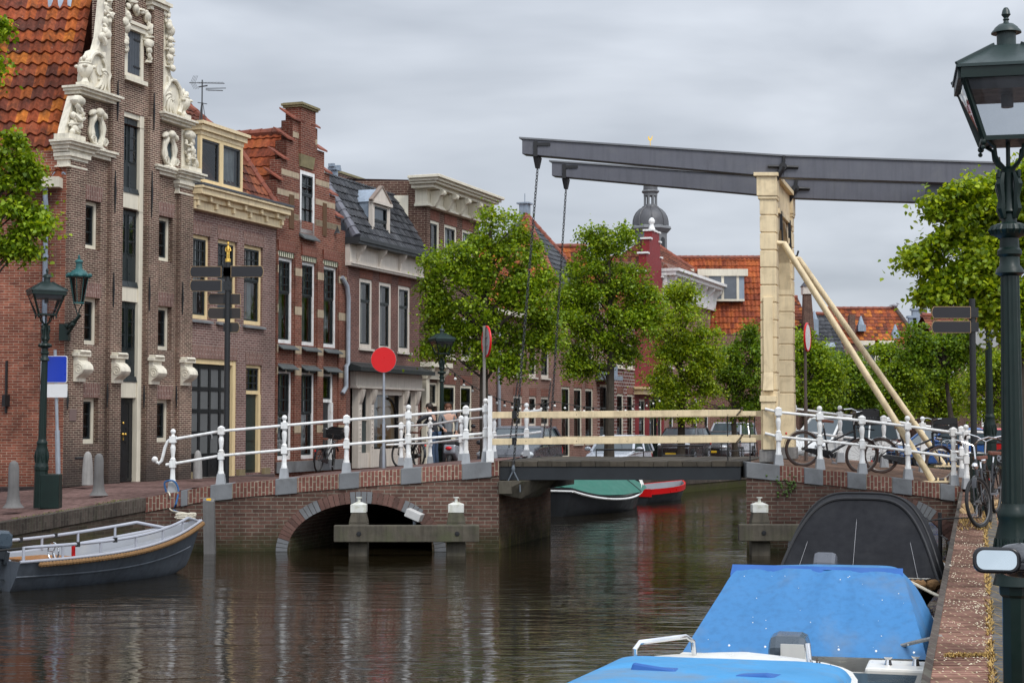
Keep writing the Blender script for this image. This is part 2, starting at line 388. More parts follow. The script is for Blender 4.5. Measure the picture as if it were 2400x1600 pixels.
def window(h, o, fm, sm=SASH, rec=.11, fw=.07, cols=2, rows=3, split=0, rows2=1, cols2=1, curtain=None, sill=None, name='window', deep=.09, parts=True, glass=None, barw=.024):
    """frame (the part) > sash, pane, curtain; split = share of the height taken by the upper light"""
    x0, x1, z0, z1 = o; y0 = rec; y1 = rec + deep
    F = MB()
    F.box(x0, x0 + fw, y0, y1, z0, z1); F.box(x1 - fw, x1, y0, y1, z0, z1)
    F.box(x0 + fw, x1 - fw, y0, y1, z1 - fw, z1); F.box(x0 + fw, x1 - fw, y0, y1, z0, z0 + fw * 1.2)
    if sill == 'frame': F.box(x0 - .05, x1 + .05, -.07, y0, z0 - .07, z0 - .004)
    fr = F.build(name, fm, h.root)
    a, b, c, d = x0 + fw, x1 - fw, z0 + fw * 1.2, z1 - fw
    S = MB(); t = min(.045, (b - a) * .1); ys, ye = y0 + .03, y0 + .075
    def light(c, d, cols, rows, ys, ye):
        S.box(a, a + t, ys, ye, c, d); S.box(b - t, b, ys, ye, c, d); S.box(a + t, b - t, ys, ye, d - t, d); S.box(a + t, b - t, ys, ye, c, c + t)
        for i in range(1, cols):
            x = a + (b - a) * i / cols; S.box(x - barw / 2, x + barw / 2, ys + .008, ye - .008, c + t, d - t)
        for j in range(1, rows):
            z = c + (d - c) * j / rows; S.box(a + t, b - t, ys + .012, ye - .012, z - barw / 2, z + barw / 2)
    if split:
        zm = d - (d - c) * split
        light(zm, d, cols, rows, ys - .02, ye - .02); light(c, zm, cols2, rows2, ys, ye)
    else: light(c, d, cols, rows, ys, ye)
    S.build('sash', sm, fr if parts else h.root)
    G = MB(); G.poly([(a, ye - .006, c), (b, ye - .006, c), (b, ye - .006, d), (a, ye - .006, d)])
    G.build('pane', glass or GLASS, fr)
    if curtain:
        Cb = MB(); k = 28; rows_ = []
        zt = d; zb_ = c + (d - c) * (curtain[1] if len(curtain) > 1 else 0)
        for z in (zb_, zt): rows_.append([(a + (b - a) * i / k, y1 + .12 + .025 * math.sin(i * 1.9), z) for i in range(k + 1)])
        if curtain[0] == 'sides':
            for q in ((0, 9), (19, 28)): Cb.grid([r[q[0]:q[1] + 1] for r in rows_])
        else: Cb.grid(rows_)
        Cb.build('curtain', CURTAIN if curtain[0] != 'blind' else CREAM2, fr)
    if sill and sill != 'frame':
        q = MB(); q.hexa([(x0 - .06, -.09, z0 - .1), (x1 + .06, -.09, z0 - .1), (x1 + .06, rec, z0 - .06), (x0 - .06, rec, z0 - .06),
                          (x0 - .06, -.09, z0 - .05), (x1 + .06, -.09, z0 - .05), (x1 + .06, rec, z0 - .004), (x0 - .06, rec, z0 - .004)])
        q.build('window_sill', sill, fr)
    return fr
def lintel(h, o, mat, hh=.3, sp=.06, y=-.012):
    q = MB(); x0, x1, _, z = o
    q.prism([(x0 - .01, z + .004), (x1 + .01, z + .004), (x1 + sp, z + hh), (x0 - sp, z + hh)], y, .03)
    return q.build('lintel', mat, h.root)
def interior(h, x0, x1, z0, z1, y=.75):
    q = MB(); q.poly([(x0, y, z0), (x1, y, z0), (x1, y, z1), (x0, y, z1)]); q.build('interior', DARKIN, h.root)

def tile_roof(parent, O, e, s, poly, mat, tw=.23, th=.3, name='roof', amp=.028, lift=.035, res=6, seed=0):
    """pantiles laid as real geometry: O eave corner, e along the eave, s up the slope (unit); poly = convex outline in (e, s) metres"""
    O = V(O); e = V(e).normalized(); s = V(s); s = (s - e * s.dot(e)).normalized(); n = e.cross(s)
    if n.z < 0: n = -n
    rnd = random.Random(seed)
    a0 = min(p[0] for p in poly); a1 = max(p[0] for p in poly); b0 = min(p[1] for p in poly); b1 = max(p[1] for p in poly)
    nc = int(math.ceil((a1 - a0) / tw)); nr = int(math.ceil((b1 - b0) / th))
    bm = bmesh.new(); uvl = bm.loops.layers.uv.new('tile')
    prof = [.0, .55, 1.0, .75, .15, -.12]
    for j in range(nr):
        bl = b0 + j * th; bu = bl + th * 1.04
        row = []
        for i in range(nc * res + 1):
            a = a0 + i * tw / res; pz = prof[i % res] * amp * (res == 6) if res == 6 else amp * (.5 + .5 * math.sin(2 * math.pi * i / res))
            jit = (math.sin((i // res) * 12.9 + j * 78.2 + seed) * 43758.5) % 1.0
            lo = pz + lift * (.75 + .5 * jit); up = pz
            bb = bl - .012 * jit
            row.append((bm.verts.new(O + e * a + s * bb + n * lo), bm.verts.new(O + e * a + s * bu + n * up), bm.verts.new(O + e * a + s * bb + n * (lo - lift * .9))))
        for i in range(nc * res):
            for q in ((row[i][0], row[i + 1][0], row[i + 1][1], row[i][1]), (row[i][2], row[i + 1][2], row[i + 1][0], row[i][0])):
                f = bm.faces.new(q); f.smooth = True
                for lp in f.loops: lp[uvl].uv = (i // res + .5, j + .5)
    m_ = len(poly); area = sum(poly[i][0] * poly[(i + 1) % m_][1] - poly[(i + 1) % m_][0] * poly[i][1] for i in range(m_))
    pl = poly if area > 0 else poly[::-1]
    for i in range(m_):
        p, q = pl[i], pl[(i + 1) % m_]; d = V((q[0] - p[0], q[1] - p[1]))
        no = e * d.y - s * d.x                                # outward for a counter-clockwise outline
        co = O + e * p[0] + s * p[1] + no.normalized() * .004
        g = bm.verts[:] + bm.edges[:] + bm.faces[:]
        bmesh.ops.bisect_plane(bm, geom=g, plane_co=co, plane_no=no, clear_outer=True)
    me = bpy.data.meshes.new(name); bm.normal_update(); bm.to_mesh(me); bm.free(); me.materials.append(mat)
    try: me.set_sharp_from_angle(angle=R(50))
    except Exception: pass
    o = bpy.data.objects.new(name, me); COL.objects.link(o)
    if parent: o.parent = parent
    return o
def ridge(parent, pts, mat, r=.11, name='ridge_tiles', step=.36):
    q = MB(); pts = [V(p) for p in pts]
    for a, b in zip(pts, pts[1:]):
        d = b - a; k = max(1, round(d.length / step))
        for i in range(k):
            p0 = a + d * (i / k); p1 = a + d * ((i + 1.12) / k if i < k - 1 else 1)
            q.tube([p0, p0 + (p1 - p0) * .5, p1], [r * 1.12, r * 1.0, r * .94], 8)
    return q.build(name, mat, parent)
def slab_roof(parent, pts, mat, name='roof'):
    q = MB(); q.poly(pts); return q.build(name, mat, parent)
def cornice(h, x0, x1, zt, prof, mat, ret=0.0, name='cornice', y=0.0, bev=0):
    """prof: list of (projection, drop) from the top down; stacked slabs, returned round the left end"""
    q = MB(); z = zt
    for pr, dz in prof:
        q.box(x0 - (pr * .8 if ret else 0), x1 + (pr * .5 if ret else 0), y - pr, y + .1, z - dz, z - .0015); z -= dz
    return q.build(name, mat, h.root, bev), z

BR_DARK = brick('dark_brown_brick', (.075, .040, .033), (.155, .084, .068), (.56, .47, .35), row=.05, bw=.19, mort=.0055, dark=.32, smear=(.07, .05, .045), stain=((.04, .034, .031), .1, 1.5))
BR_RED = brick('old_red_brick', (.15, .045, .03), (.27, .09, .055), (.34, .27, .2), row=.058, bw=.21, mort=.0055, dark=.45, smear=(.1, .06, .05))
BR_PURP = brick('purple_brick', (.135, .073, .066), (.20, .112, .10), (.43, .37, .31), dark=.16)
BR_H3 = brick('deep_red_brick', (.13, .036, .024), (.205, .064, .042), (.32, .25, .19), dark=.3, smear=(.07, .035, .03))
BR_H4 = brick('maroon_brick', (.115, .05, .042), (.165, .075, .06), (.27, .21, .18), dark=.2)
BR_H5 = brick('umber_brick', (.075, .036, .028), (.12, .062, .048), (.36, .29, .22), row=.075, dark=.25)
BR_H6 = brick('street_brick', (.18, .085, .065), (.245, .12, .092), (.36, .3, .25), row=.075, dark=.22)
SOLD = brick('soldier_brick', (.155, .082, .068), (.215, .118, .098), (.40, .34, .29), row=.07, bw=.24, mode='soldier', dark=.15)
SOLD_R = brick('red_soldier_brick', (.155, .05, .033), (.21, .073, .05), (.28, .21, .17), row=.07, bw=.24, mode='soldier', dark=.2)
BAND = M('sandstone_band', (.40, .32, .22), .8, .2, 4, bump=.2, streak=.35)
ORANGE = tile_mat('orange_pantiles', [(.31, .078, .026), (.26, .063, .026), (.38, .105, .028), (.17, .048, .028), (.44, .14, .026), (.12, .04, .026), (.28, .078, .035), (.22, .056, .025)], dfac=.85)
BROWN = tile_mat('brown_pantiles', [(.20, .065, .035), (.15, .05, .03), (.24, .08, .04), (.11, .042, .03)], dfac=.6)
ORANGE2 = tile_mat('fresh_orange_pantiles', [(.33, .08, .028), (.37, .098, .03), (.28, .066, .026), (.33, .088, .035), (.21, .052, .026)], dfac=.5)
SLATE = tile_mat('slate_pantiles', [(.035, .037, .042), (.05, .052, .058), (.028, .03, .034), (.065, .067, .072)], dfac=.3, rough=.4)
RIDGE_R = M('ridge_tile_red', (.21, .06, .034), .75, .35, 4, dirt=(.05, .035, .03), dfac=.6)
RIDGE_G = M('ridge_tile_grey', (.12, .12, .14), .35, .3, 4)

# ================================================================ house 1: the corner warehouse with the white stone neck gable
h = House('warehouse_house', 'dark brick corner warehouse with white carved neck gable and stacked black hatch doors', 'house', SA, SANG)
H1 = h
W1 = h.X(440, 800)
zc1 = h.Z(250, 378); zc2 = h.Z(225, 238)           # undersides of the two cornices
xl, xr = h.X(186, 330), h.X(424, 360)              # shoulder
nl, nr = h.X(256, 180), h.X(372, 180)              # neck
ztop = h.Z(300, -70)
bx0, bx1 = h.X(277, 650), h.X(335, 650)            # middle bay
zloft = h.Z(284, 252)
opL = (h.X(193, 530), h.X(236, 530)); opR = (h.X(363, 555), h.X(405, 555))
zl = [(h.Z(193, 580), h.Z(193, 466)), (h.Z(189, 806), h.Z(189, 694)), (h.Z(184, 1040), h.Z(184, 931))]
zr_ = zl
opens = [(opL[0], opL[1], a, b) for a, b in zl] + [(opR[0], opR[1], a, b) for a, b in zr_]
q = MB()
wall_grid(q, 0, W1, 0, zc1, opens + [(bx0, bx1, -.2, zc1 + 1)])
wall_grid(q, xl, xr, zc1, zc2, [(bx0, bx1, zc1 - 1, zloft), (xl + .32, xl + .60, zc1 + .42, zc1 + 1.02), (xr - .66, xr - .36, zc1 + .42, zc1 + 1.02)])
sh = (h.X(296, 110), h.X(329, 110), h.Z(296, 168), h.Z(296, 68))
wall_grid(q, nl, nr, zc2, ztop, [sh])
for a, b, z1 in ((0, h.X(188, 600), zc1), (h.X(249, 600), h.X(276, 600), zc1), (h.X(337, 600), h.X(361, 600), zc1), (h.X(412, 600), W1, zc1),
                 (h.X(249, 600), h.X(276, 600), zc2), (h.X(337, 600), h.X(361, 600), zc2), (nl, nl + .42, ztop), (nr - .42, nr, ztop)):
    z0 = 0 if z1 == zc1 else (zc1 if z1 == zc2 else zc2)
    q.box(a, b, -.13, .01, z0, z1)
k = 7.0
q.poly([(0, 0, 0), (0, 0, zc1), tuple(SIDE * k + V((0, 0, zc1))), tuple(SIDE * k)][::-1], 1)       # cross wall in red brick
q.box(.02, W1 - .02, .32, .5, 0, zc1 - .2); q.box(nl + .02, nr - .02, .32, .5, zc2, ztop - .1)
h.part('wall', q, [BR_DARK, BR_RED])
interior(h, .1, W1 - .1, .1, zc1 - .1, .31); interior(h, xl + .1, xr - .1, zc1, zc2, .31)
for o in opens:
    window(h, o, CREAM2, rec=.13, fw=.085, cols=2, rows=3, deep=.12)
    lintel(h, o, SOLD, .34, .07)
# middle bay: jambs, panels, hatches, front door
zd = [h.Z(284, 447), h.Z(278, 482), h.Z(276, 668), h.Z(274, 703), h.Z(270, 893), h.Z(262, 931)]
q = MB(); y0, y1 = .03, .2; fw = .16
q.box(bx0, bx0 + .06, y0, y1, 0, zloft); q.box(bx1 - fw, bx1, y0 - .02, y1, 0, zloft)
for a, b in ((zloft - .17, zloft), (zd[1], zd[0]), (zd[3], zd[2]), (zd[5], zd[4])): q.box(bx0 + .06, bx1 - fw, y0 + .01, y1, min(a, b), max(a, b))
h.part('hatch_frame', q, CREAM2, bevel=.008)
def hatch(z0, z1, name):
    q = MB(); a, b = bx0 + .06, bx1 - fw; mid = (a + b) / 2
    for p, r_ in ((a, mid - .006), (mid + .006, b)):
        q.box(p, r_, .10, .15, z0, z1)
        q.box(p + .04, r_ - .04, .085, .10, z0 + .1, z0 + (z1 - z0) * .36)
        q.hexa([(p, .02, z0), (r_, .02, z0), (r_, .1, z0), (p, .1, z0), (p, .06, z0 + .13), (r_, .06, z0 + .13), (r_, .1, z0 + .13), (p, .1, z0 + .13)])
        za, zb = z0 + (z1 - z0) * .42, z0 + (z1 - z0) * .92
        for i in range(4): q.box(p + .07, r_ - .07, .078, .1, za + (zb - za) * i / 3 - .012, za + (zb - za) * i / 3 + .012)
        q.box(p + .05, p + .075, .078, .1, za, zb); q.box(r_ - .075, r_ - .05, .078, .1, za, zb)
    o = h.part(name, q, SASH)
    g = MB()
    for p, r_ in ((a, mid - .006), (mid + .006, b)): g.poly([(p + .07, .097, za), (r_ - .07, .097, za), (r_ - .07, .097, zb), (p + .07, .097, zb)])
    h.part('pane', g, GLASS, o)
hatch(zd[0], zloft - .17, 'hatch_door'); hatch(zd[2], zd[1], 'hatch_door'); hatch(zd[4], zd[3], 'hatch_door')
q = MB(); a, b = bx0 + .06, bx1 - fw
q.box(a, b, .14, .19, .02, zd[5]); q.box(b - .16, b - .14, .128, .14, .1, zd[5] - .1)
for z0, z1 in ((.15, .8), (.95, 1.75)): q.box(a + .1, b - .24, .128, .14, z0, z1)
dr = h.part('front_door', q, BLACKP)
q = MB(); q.ball(((a + b) / 2 - .05, .10, 1.12), .035); q.ball(((a + b) / 2 + .06, .10, 1.12), .03); q.ball(((a + b) / 2, .12, 1.38), (.025, .02, .03)); q.box((a + b) / 2 - .012, (a + b) / 2 + .012, .11, .13, .98, 1.05)
h.part('door_knob', q, GOLD, dr)
# loft shutter
q = MB(); window_fr = sh
q.box(sh[0] - .1, sh[0] + .02, -.03, .1, sh[2] - .02, sh[3]); q.box(sh[1] - .02, sh[1] + .1, -.03, .1, sh[2] - .02, sh[3])
q.box(sh[0] - .14, sh[1] + .14, -.1, .08, sh[3], sh[3] + .12); q.box(sh[0] - .17, sh[1] + .17, -.14, .08, sh[3] + .12, sh[3] + .2)
q.box(sh[0] - .1, sh[1] + .1, -.03, .1, sh[2] - .12, sh[2] - .02); q.box(sh[0] - .16, sh[1] + .16, -.12, .08, sh[2] - .22, sh[2] - .12)
fr = h.part('loft_window', q, CREAM2)
q = MB(); nb = 5
for i in range(nb):
    a = sh[0] + .02 + (sh[1] - sh[0] - .04) * i / nb; q.box(a + .004, a + (sh[1] - sh[0] - .04) / nb - .004, .0, .04, sh[2], sh[3])
st = h.part('shutter', q, M('blue_grey_paint', (.055, .065, .078), .5, .1, 3), fr)
q = MB()
for t in (.18, .82): z = sh[2] + (sh[3] - sh[2]) * t; q.box(sh[1] - .28, sh[1] + .06, -.015, 0, z - .02, z + .02)
h.part('hinge', q, IRON, st)
# cornices, capitals, consoles
def stonebox(q, x0, x1, zt, prof):
    z = zt
    for pr, dz in prof: q.box(x0 - pr * .75, x1 + pr * .75, -pr, .25, z - dz, z - .001); z -= dz
def stonepart(*a): q = MB(); stonebox(q, *a); h.part('stone_cornice', q, STONEW)
cp = [(.34, .05), (.28, .06), (.2, .08), (.14, .06)]
stonepart(-.06, h.X(196, 380), zc1 + .22, cp); stonepart(h.X(196, 380) + .05, h.X(250, 380), zc1 + .2, [(.22, .05), (.17, .07), (.1, .08)])
stonepart(h.X(360, 420), h.X(410, 420) - .05, zc1 + .2, [(.22, .05), (.17, .07), (.1, .08)]); stonepart(h.X(412, 420), W1 + .06, zc1 + .22, cp)
stonepart(0, h.X(186, 420), zc1 - .05, [(.2, .08), (.15, .07), (.1, .12), (.14, .04)]); stonepart(h.X(414, 420), W1, zc1 - .05, [(.2, .08), (.15, .07), (.1, .12), (.14, .04)])
stonepart(xl - .1, nl - .05, zc2 + .2, [(.3, .05), (.24, .06), (.16, .07)]); stonepart(nr + .05, xr + .1, zc2 + .2, [(.3, .05), (.24, .06), (.16, .07)])
stonepart(nl - .05, nl + .45, ztop - .1, [(.24, .08), (.18, .1), (.12, .1)]); stonepart(nr - .45, nr + .05, h.Z(358, 25) + .25, [(.24, .08), (.18, .1), (.12, .1)])
stonepart(nl - .2, nr + .2, ztop + .3, [(.3, .1), (.22, .12), (.12, .14)])
scroll = [(-.12, .70), (-.3, .70), (-.34, .66), (-.3, .6), (-.25, .56), (-.24, .47), (-.3, .44), (-.38, .36), (-.40, .27), (-.36, .19), (-.28, .14), (-.2, .08), (-.19, 0), (-.12, 0)]
zk = h.Z(262, 898)
for pxc in (172, 261, 348, 422):
    xc = h.X(pxc, 860); q = MB()
    wq = .19
    q.prism([(y, zk + z) for y, z in scroll][::-1], xc - wq, xc + wq, ax='x')
    q.box(xc - wq - .05, xc + wq + .05, -.3, -.1, zk + .56, zk + .64)
    sp = []
    for i in range(26):
        t = i / 25; a = t * 4.2 * math.pi; r_ = .13 * (1 - t * .9); sp.append((xc - wq - .004, -.27 + math.cos(a) * r_, zk + .28 + math.sin(a) * r_))
    q.tube(sp, .013, 5)
    h.part('console', q, STONEW, bevel=.012)
rnd = random.Random(3)
def garland(q, pts, r, dens=1.0, fr=rnd, oy=-.12):
    """carved fruit and leaves strung along a line"""
    for (xa, za), (xb, zb) in zip(pts, pts[1:]):
        n = max(2, int(math.hypot(xb - xa, zb - za) / (r * .75) * dens))
        for i in range(n):
            t = (i + fr.random() * .6) / n; s_ = r * fr.uniform(.45, 1.05)
            c = (xa + (xb - xa) * t + fr.uniform(-.5, .5) * r, oy + fr.uniform(-.4, .5) * r, za + (zb - za) * t)
            rot = Matrix.Rotation(fr.uniform(0, 3), 3, 'Y') @ Matrix.Rotation(fr.uniform(-.6, .6), 3, 'X')
            if fr.random() < .6: q.ball(c, (s_, s_ * .8, s_ * fr.uniform(.9, 1.25)), 8, 6, 0, rot)
            else:
                for d in (-.5, 0, .5): q.ball((c[0] + d * s_ * .7, c[1] - .02, c[2]), (s_ * .3, s_ * .5, s_ * 1.1), 6, 5, 0, rot)
def urn(q, x, y, z, s=1.0):
    q.box(x - .17 * s, x + .17 * s, y - .17 * s, y + .17 * s, z, z + .14 * s)
    q.lathe([(r * s, z + t * s) for r, t in ((.14, .14), (.09, .2), (.07, .27), (.13, .33), (.2, .43), (.215, .55), (.18, .62), (.2, .66), (.14, .7))], (x, y, 0), 14)
    for i in range(9):
        a = i * .7; q.ball((x + math.cos(a) * .1 * s, y + math.sin(a) * .1 * s, z + .72 * s + .03 * (i % 3)), .07 * s, 6, 5)
    q.ball((x, y, z + .82 * s), (.06 * s, .06 * s, .12 * s), 6, 5)
    for i in range(4):
        a = .6 + i * math.pi / 2; q.ball((x + math.cos(a) * .21 * s, y + math.sin(a) * .21 * s, z + .57 * s), (.075 * s, .075 * s, .05 * s), 6, 5)
def claw(side):
    """side -1: left of the gable, 1: right. Lower plate with garland, urn, volute and upper garland"""
    q = MB(); g = -side
    e1 = xl if side < 0 else xr; e2 = nl if side < 0 else nr; z0 = zc1 + .21; z1 = zc2 - .03
    q.prism([(e1, z0), (e1 + side * .62, z0), (e1 + side * .55, z0 + .3), (e1 + side * .35, z0 + .8), (e1 + side * .25, z1), (e1, z1)][::(1 if side > 0 else -1)], -.02, .16)
    q.box(min(e1 + side * .05, e1 + side * .66), max(e1 + side * .05, e1 + side * .66), -.2, .2, z0, z0 + .15)
    garland(q, [(e1 + side * .40, z0 + .2), (e1 + side * .25, z0 + .8), (e1 + side * .2, z1 - .2)], .11, 1.8); garland(q, [(e1 + side * .2, z0 + .2), (e1 + side * .12, z1 - .25)], .09, 1.5)
    q.ball((e1 + side * .22, -.1, z1 - .12), (.2, .16, .13), 8, 6)
    z2 = zc2 + .2
    pts = [(e2, z2), (e2 + side * .95, z2), (e2 + side * .98, z2 + .25), (e2 + side * .9, z2 + .62), (e2 + side * .68, z2 + .92), (e2 + side * .5, z2 + 1.0), (e2 + side * .38, z2 + 1.3), (e2 + side * .25, z2 + 2.2), (e2 + side * .2, ztop), (e2, ztop)]
    q.prism(pts[::(1 if side > 0 else -1)], -.04, .18)
    # rolled edge of the volute and acanthus ribs
    cx, cz = e2 + side * .5, z2 + .52
    arc = [(cx + side * math.cos(a) * (.46 - .02 * i), -.09 + .012 * (i % 2), cz + math.sin(a) * (.5 - .018 * i)) for i, a in enumerate([-.9 + .36 * j for j in range(17)])]
    q.tube(arc, [.06 - .0022 * i for i in range(17)], 7)
    for k2 in range(5):
        a0 = 2.2 + k2 * .5
        rb = [(cx + side * (math.cos(a0 + t) * (.12 + .28 * t)), -.075, cz - .1 + math.sin(a0 + t) * (.1 + .3 * t)) for t in (0, .25, .5, .75, 1.0)]
        q.tube(rb, [.05, .06, .055, .04, .02], 6)
    wv = [(e2 + side * (.32 - .05 * i + .08 * math.sin(i * 1.7)), -.07, z2 + .95 - i * .16) for i in range(6)]
    q.tube(wv, [.05, .06, .07, .06, .05, .03], 6)
    q.lathe([(.13, -.03), (.13, .02)], (cx, -.07, cz), 12, rot=Matrix.Rotation(R(90), 3, 'X'))
    urn(q, e2 + side * 1.02, -.06, z2, .84)
    garland(q, [(e2 + side * .42, z2 + 1.12), (e2 + side * .3, z2 + 1.7), (e2 + side * .18, z2 + 2.5)], .12, 1.9)
    h.part('carved_claw', q, STONEW)
claw(-1); claw(1)
# oval cartouches
for cxp, cyp in ((221, 318), (391, 366)):
    x, z = h.f(cxp, cyp); q = MB()
    z += .1; ring = [(x + .22 * math.cos(t), -.07, z + .36 * math.sin(t)) for t in [2 * math.pi * i / 28 for i in range(28)]]
    q.tube(ring, [.075 + .015 * math.sin(i * 1.35) for i in range(28)], 8, closed=True)
    for sx in (-1, 1):
        sp = [(x + sx * (.22 + math.cos(a) * .1 * (1 - a / 14)), -.15, z - .24 + math.sin(a) * .1 * (1 - a / 14)) for a in [i * .55 for i in range(20)]]
        q.tube(sp, .022, 5)
        q.ball((x + sx * .22, -.1, z + .38), (.12, .09, .07), 8, 6, rot=Matrix.Rotation(sx * .6, 3, 'Y'))
        q.ball((x + sx * .16, -.1, z - .42), (.13, .08, .08), 8, 6)
    q.ball((x, -.14, z + .42), (.13, .1, .1), 8, 6); q.ball((x, -.12, z - .43), (.12, .1, .08), 8, 6)
    o = h.part('oval_cartouche', q, STONEW)
    q = MB(); q.lathe([(.19, -.01), (.19, .01)], (x, -.005, z), 18, rot=Matrix.Rotation(R(90), 3, 'X') @ Matrix.Diagonal((1, 1, 1)))
    q.v = [(a, b, z + (c - z) * 1.8) for a, b, c in q.v]; h.part('pane', q, M('oval_glass', (.05, .07, .08), .1, .1, 2, spec=.8), o)
# swags round the loft window
q = MB(); m0 = (sh[0] + sh[1]) / 2
garland(q, [(sh[0] - .16, sh[2] + .45), (sh[0] - .18, sh[3] + .1), (sh[0] - .12, sh[3] + .75)], .12, 1.2, oy=-.08)
garland(q, [(sh[1] + .22, sh[2] + .35), (sh[1] + .2, sh[3] + .1), (sh[1] + .16, sh[3] + .6)], .12, 1.2, oy=-.08)
garland(q, [(sh[0] - .1, sh[3] + .75), (m0, sh[3] + .5), (sh[1] + .05, sh[3] + .55)], .13, 1.3, oy=-.08)
h.part('carved_swag', q, STONEW)
for px, ya, yb in ((269, 400, 500), (355, 400, 510), (265, 637, 720), (349, 649, 729), (427, 660, 737), (275, 189, 283), (360, 218, 306), (250, 898, 954), (336, 903, 956), (412, 903, 956), (157, 917, 958)):
    q = MB(); x = h.X(px, (ya + yb) / 2, -.14); q.tube([(x, -.155, h.Z(px, ya, -.14)), (x, -.16, h.Z(px, (ya + yb) / 2, -.14)), (x, -.155, h.Z(px, yb, -.14))], [.012, .03, .012], 6)
    h.part('wall_anchor', q, IRON)
q = MB(); x, z = h.f(158, 972); q.box(x - .12, x + .12, -.15, -.12, z - .13, z + .13); h.part('wall_plaque', q, M('plaque', (.16, .11, .10), .6))
q = MB(); xa, za = h.f(150, 1073); q.tube([(xa, -.3, za), (xa + .55, -.3, za)], .03, 6); h.part('guard_rail', q, IRON)
# roof, gutter, downpipe
zg = h.Z(140, 412) ; perp = V((.9384, .3457, 0)); rise = 4.75; run = 2.44
slope = (perp * run + V((0, 0, rise))); sl = slope.length
tile_roof(h.root, V((0, 0, zg + .04)) + SIDE * .0 - perp * .12 - V((0, 0, .22)), SIDE, slope, [(.1, 0), (7, 0), (7, sl), (.1, sl)], ORANGE, .25, .335, amp=.085, lift=.055, seed=2)
slab_roof(h.root, [tuple(perp * run * 2 + V((0, 0, zg))), tuple(perp * run + V((0, 0, zg + rise))), tuple(SIDE * 7 + perp * run + V((0, 0, zg + rise))), tuple(SIDE * 7 + perp * run * 2 + V((0, 0, zg)))], BROWN, 'rear_roof')
q = MB(); a = -perp * .3
pr = [(0, 0), (.0, .2), (-.06, .24), (.3, .24), (.3, 0)]
g0 = V((0, 0, zg - .25)) + SIDE * .08; g1 = g0 + SIDE * 7
q.hexa([g0 - perp * .3, g0, g1, g1 - perp * .3, g0 - perp * .34 + V((0, 0, .22)), g0 + V((0, 0, .22)), g1 + V((0, 0, .22)), g1 - perp * .34 + V((0, 0, .22))])
h.part('gutter', q, CREAM2)
q = MB(); p0 = SIDE * .42 - perp * .16
q.tube([p0 + V((0, 0, zg - .25)), p0 + V((0, 0, zg - .45)), p0 + SIDE * .0 + perp * .07 + V((0, 0, zg - .65)), p0 + perp * .07 + V((0, 0, 0))], .055, 8)
for z in (1.0, 3.2, 5.0): q.tube([p0 + perp * .07 + V((0, 0, z)), p0 + perp * .07 + V((0, 0, z + .06))], .07, 8)
h.part('downpipe', q, LEADGREY)
q = MB(); z = h.Z(30, 920); x = SIDE * 1.25 - perp * .03
q.box(x.x - .02, x.x + .02, x.y - .02, x.y + .02, 1.6, 2.75); q.box(x.x - .12, x.x + .05, x.y - .06, x.y + .02, 1.75, 2.0)
h.part('wall_anchor', q, IRON)
q = MB(); q.grid([[tuple(SIDE * (.02 + .06 * i) - perp * .02 + V((0, 0, zg + .05 + j * .22)) + perp * (j * .1) + V((0, 0, .05 * math.sin(i * 2 + j)))) for i in range(6)] for j in range(6)])
h.part('lead_flashing', q, LEADGREY)
q = MB(); b0 = V((0, 0, zg)) + perp * (run - .12) + SIDE * .55 + V((0, 0, rise - .15))
q.grid([[tuple(b0 + SIDE * (.09 * i) - perp * (.09 * j) + V((0, 0, -.17 * j + .09 + .04 * math.sin(i * 1.7)))) for i in range(8)] for j in range(3)])
h.part('ridge_flashing', q, LEADGREY)

# ================================================================ house 2: purple brick with cream cornice and dormer
A = street(440); h = House('cream_cornice_house', 'purple brick house with cream cornice, wide dormer and black garage doors', 'house', A, SANG)
Wd = h.X(645, 800); zc = h.Z(441, 484); zct = h.Z(455, 438)
wz = (h.Z(445, 745), h.Z(445, 546))
ops = [(h.X(445, 650), h.X(492, 650), *wz), (h.X(510, 650), h.X(556, 650), *wz), (h.X(572, 650), h.X(616, 650), *wz)]
gar = (h.X(445, 980), h.X(553, 980), 0, h.Z(445, 838)); dor = (h.X(576, 980), h.X(613, 980), .05, h.Z(576, 854))
q = MB(); wall_grid(q, 0, Wd, 0, zc + .3, ops + [gar, dor])
for a in (gar[1] + .02, dor[1] + .02): q.box(a, a + .32, -.1, .01, 0, .16, 1)
q.box(0, .3, -.1, .0, 0, .16, 1)
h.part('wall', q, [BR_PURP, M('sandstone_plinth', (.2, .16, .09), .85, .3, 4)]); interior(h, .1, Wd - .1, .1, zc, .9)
for i, o in enumerate(ops):
    window(h, o, YELLOWY, rec=.07, fw=.09, cols=4, rows=3, split=.44, sill=BLUESTONE, deep=.12, curtain=('sides',) if i != 1 else None); lintel(h, o, SOLD, .34, .07)
lintel(h, gar, SOLD, .34, .07); lintel(h, dor, SOLD, .34, .07)
q = MB(); x0, x1, z0, z1 = gar
q.box(x0, x0 + .1, .04, .18, 0, z1); q.box(x1 - .15, x1, .02, .18, 0, z1); q.box(x0 + .1, x1 - .15, .03, .18, z1 - .13, z1)
h.part('garage_frame', q, YELLOWY)
a, b = x0 + .1, x1 - .15; q = MB(); q.box(a, b, .13, .17, 0, z1 - .13)
g = MB()
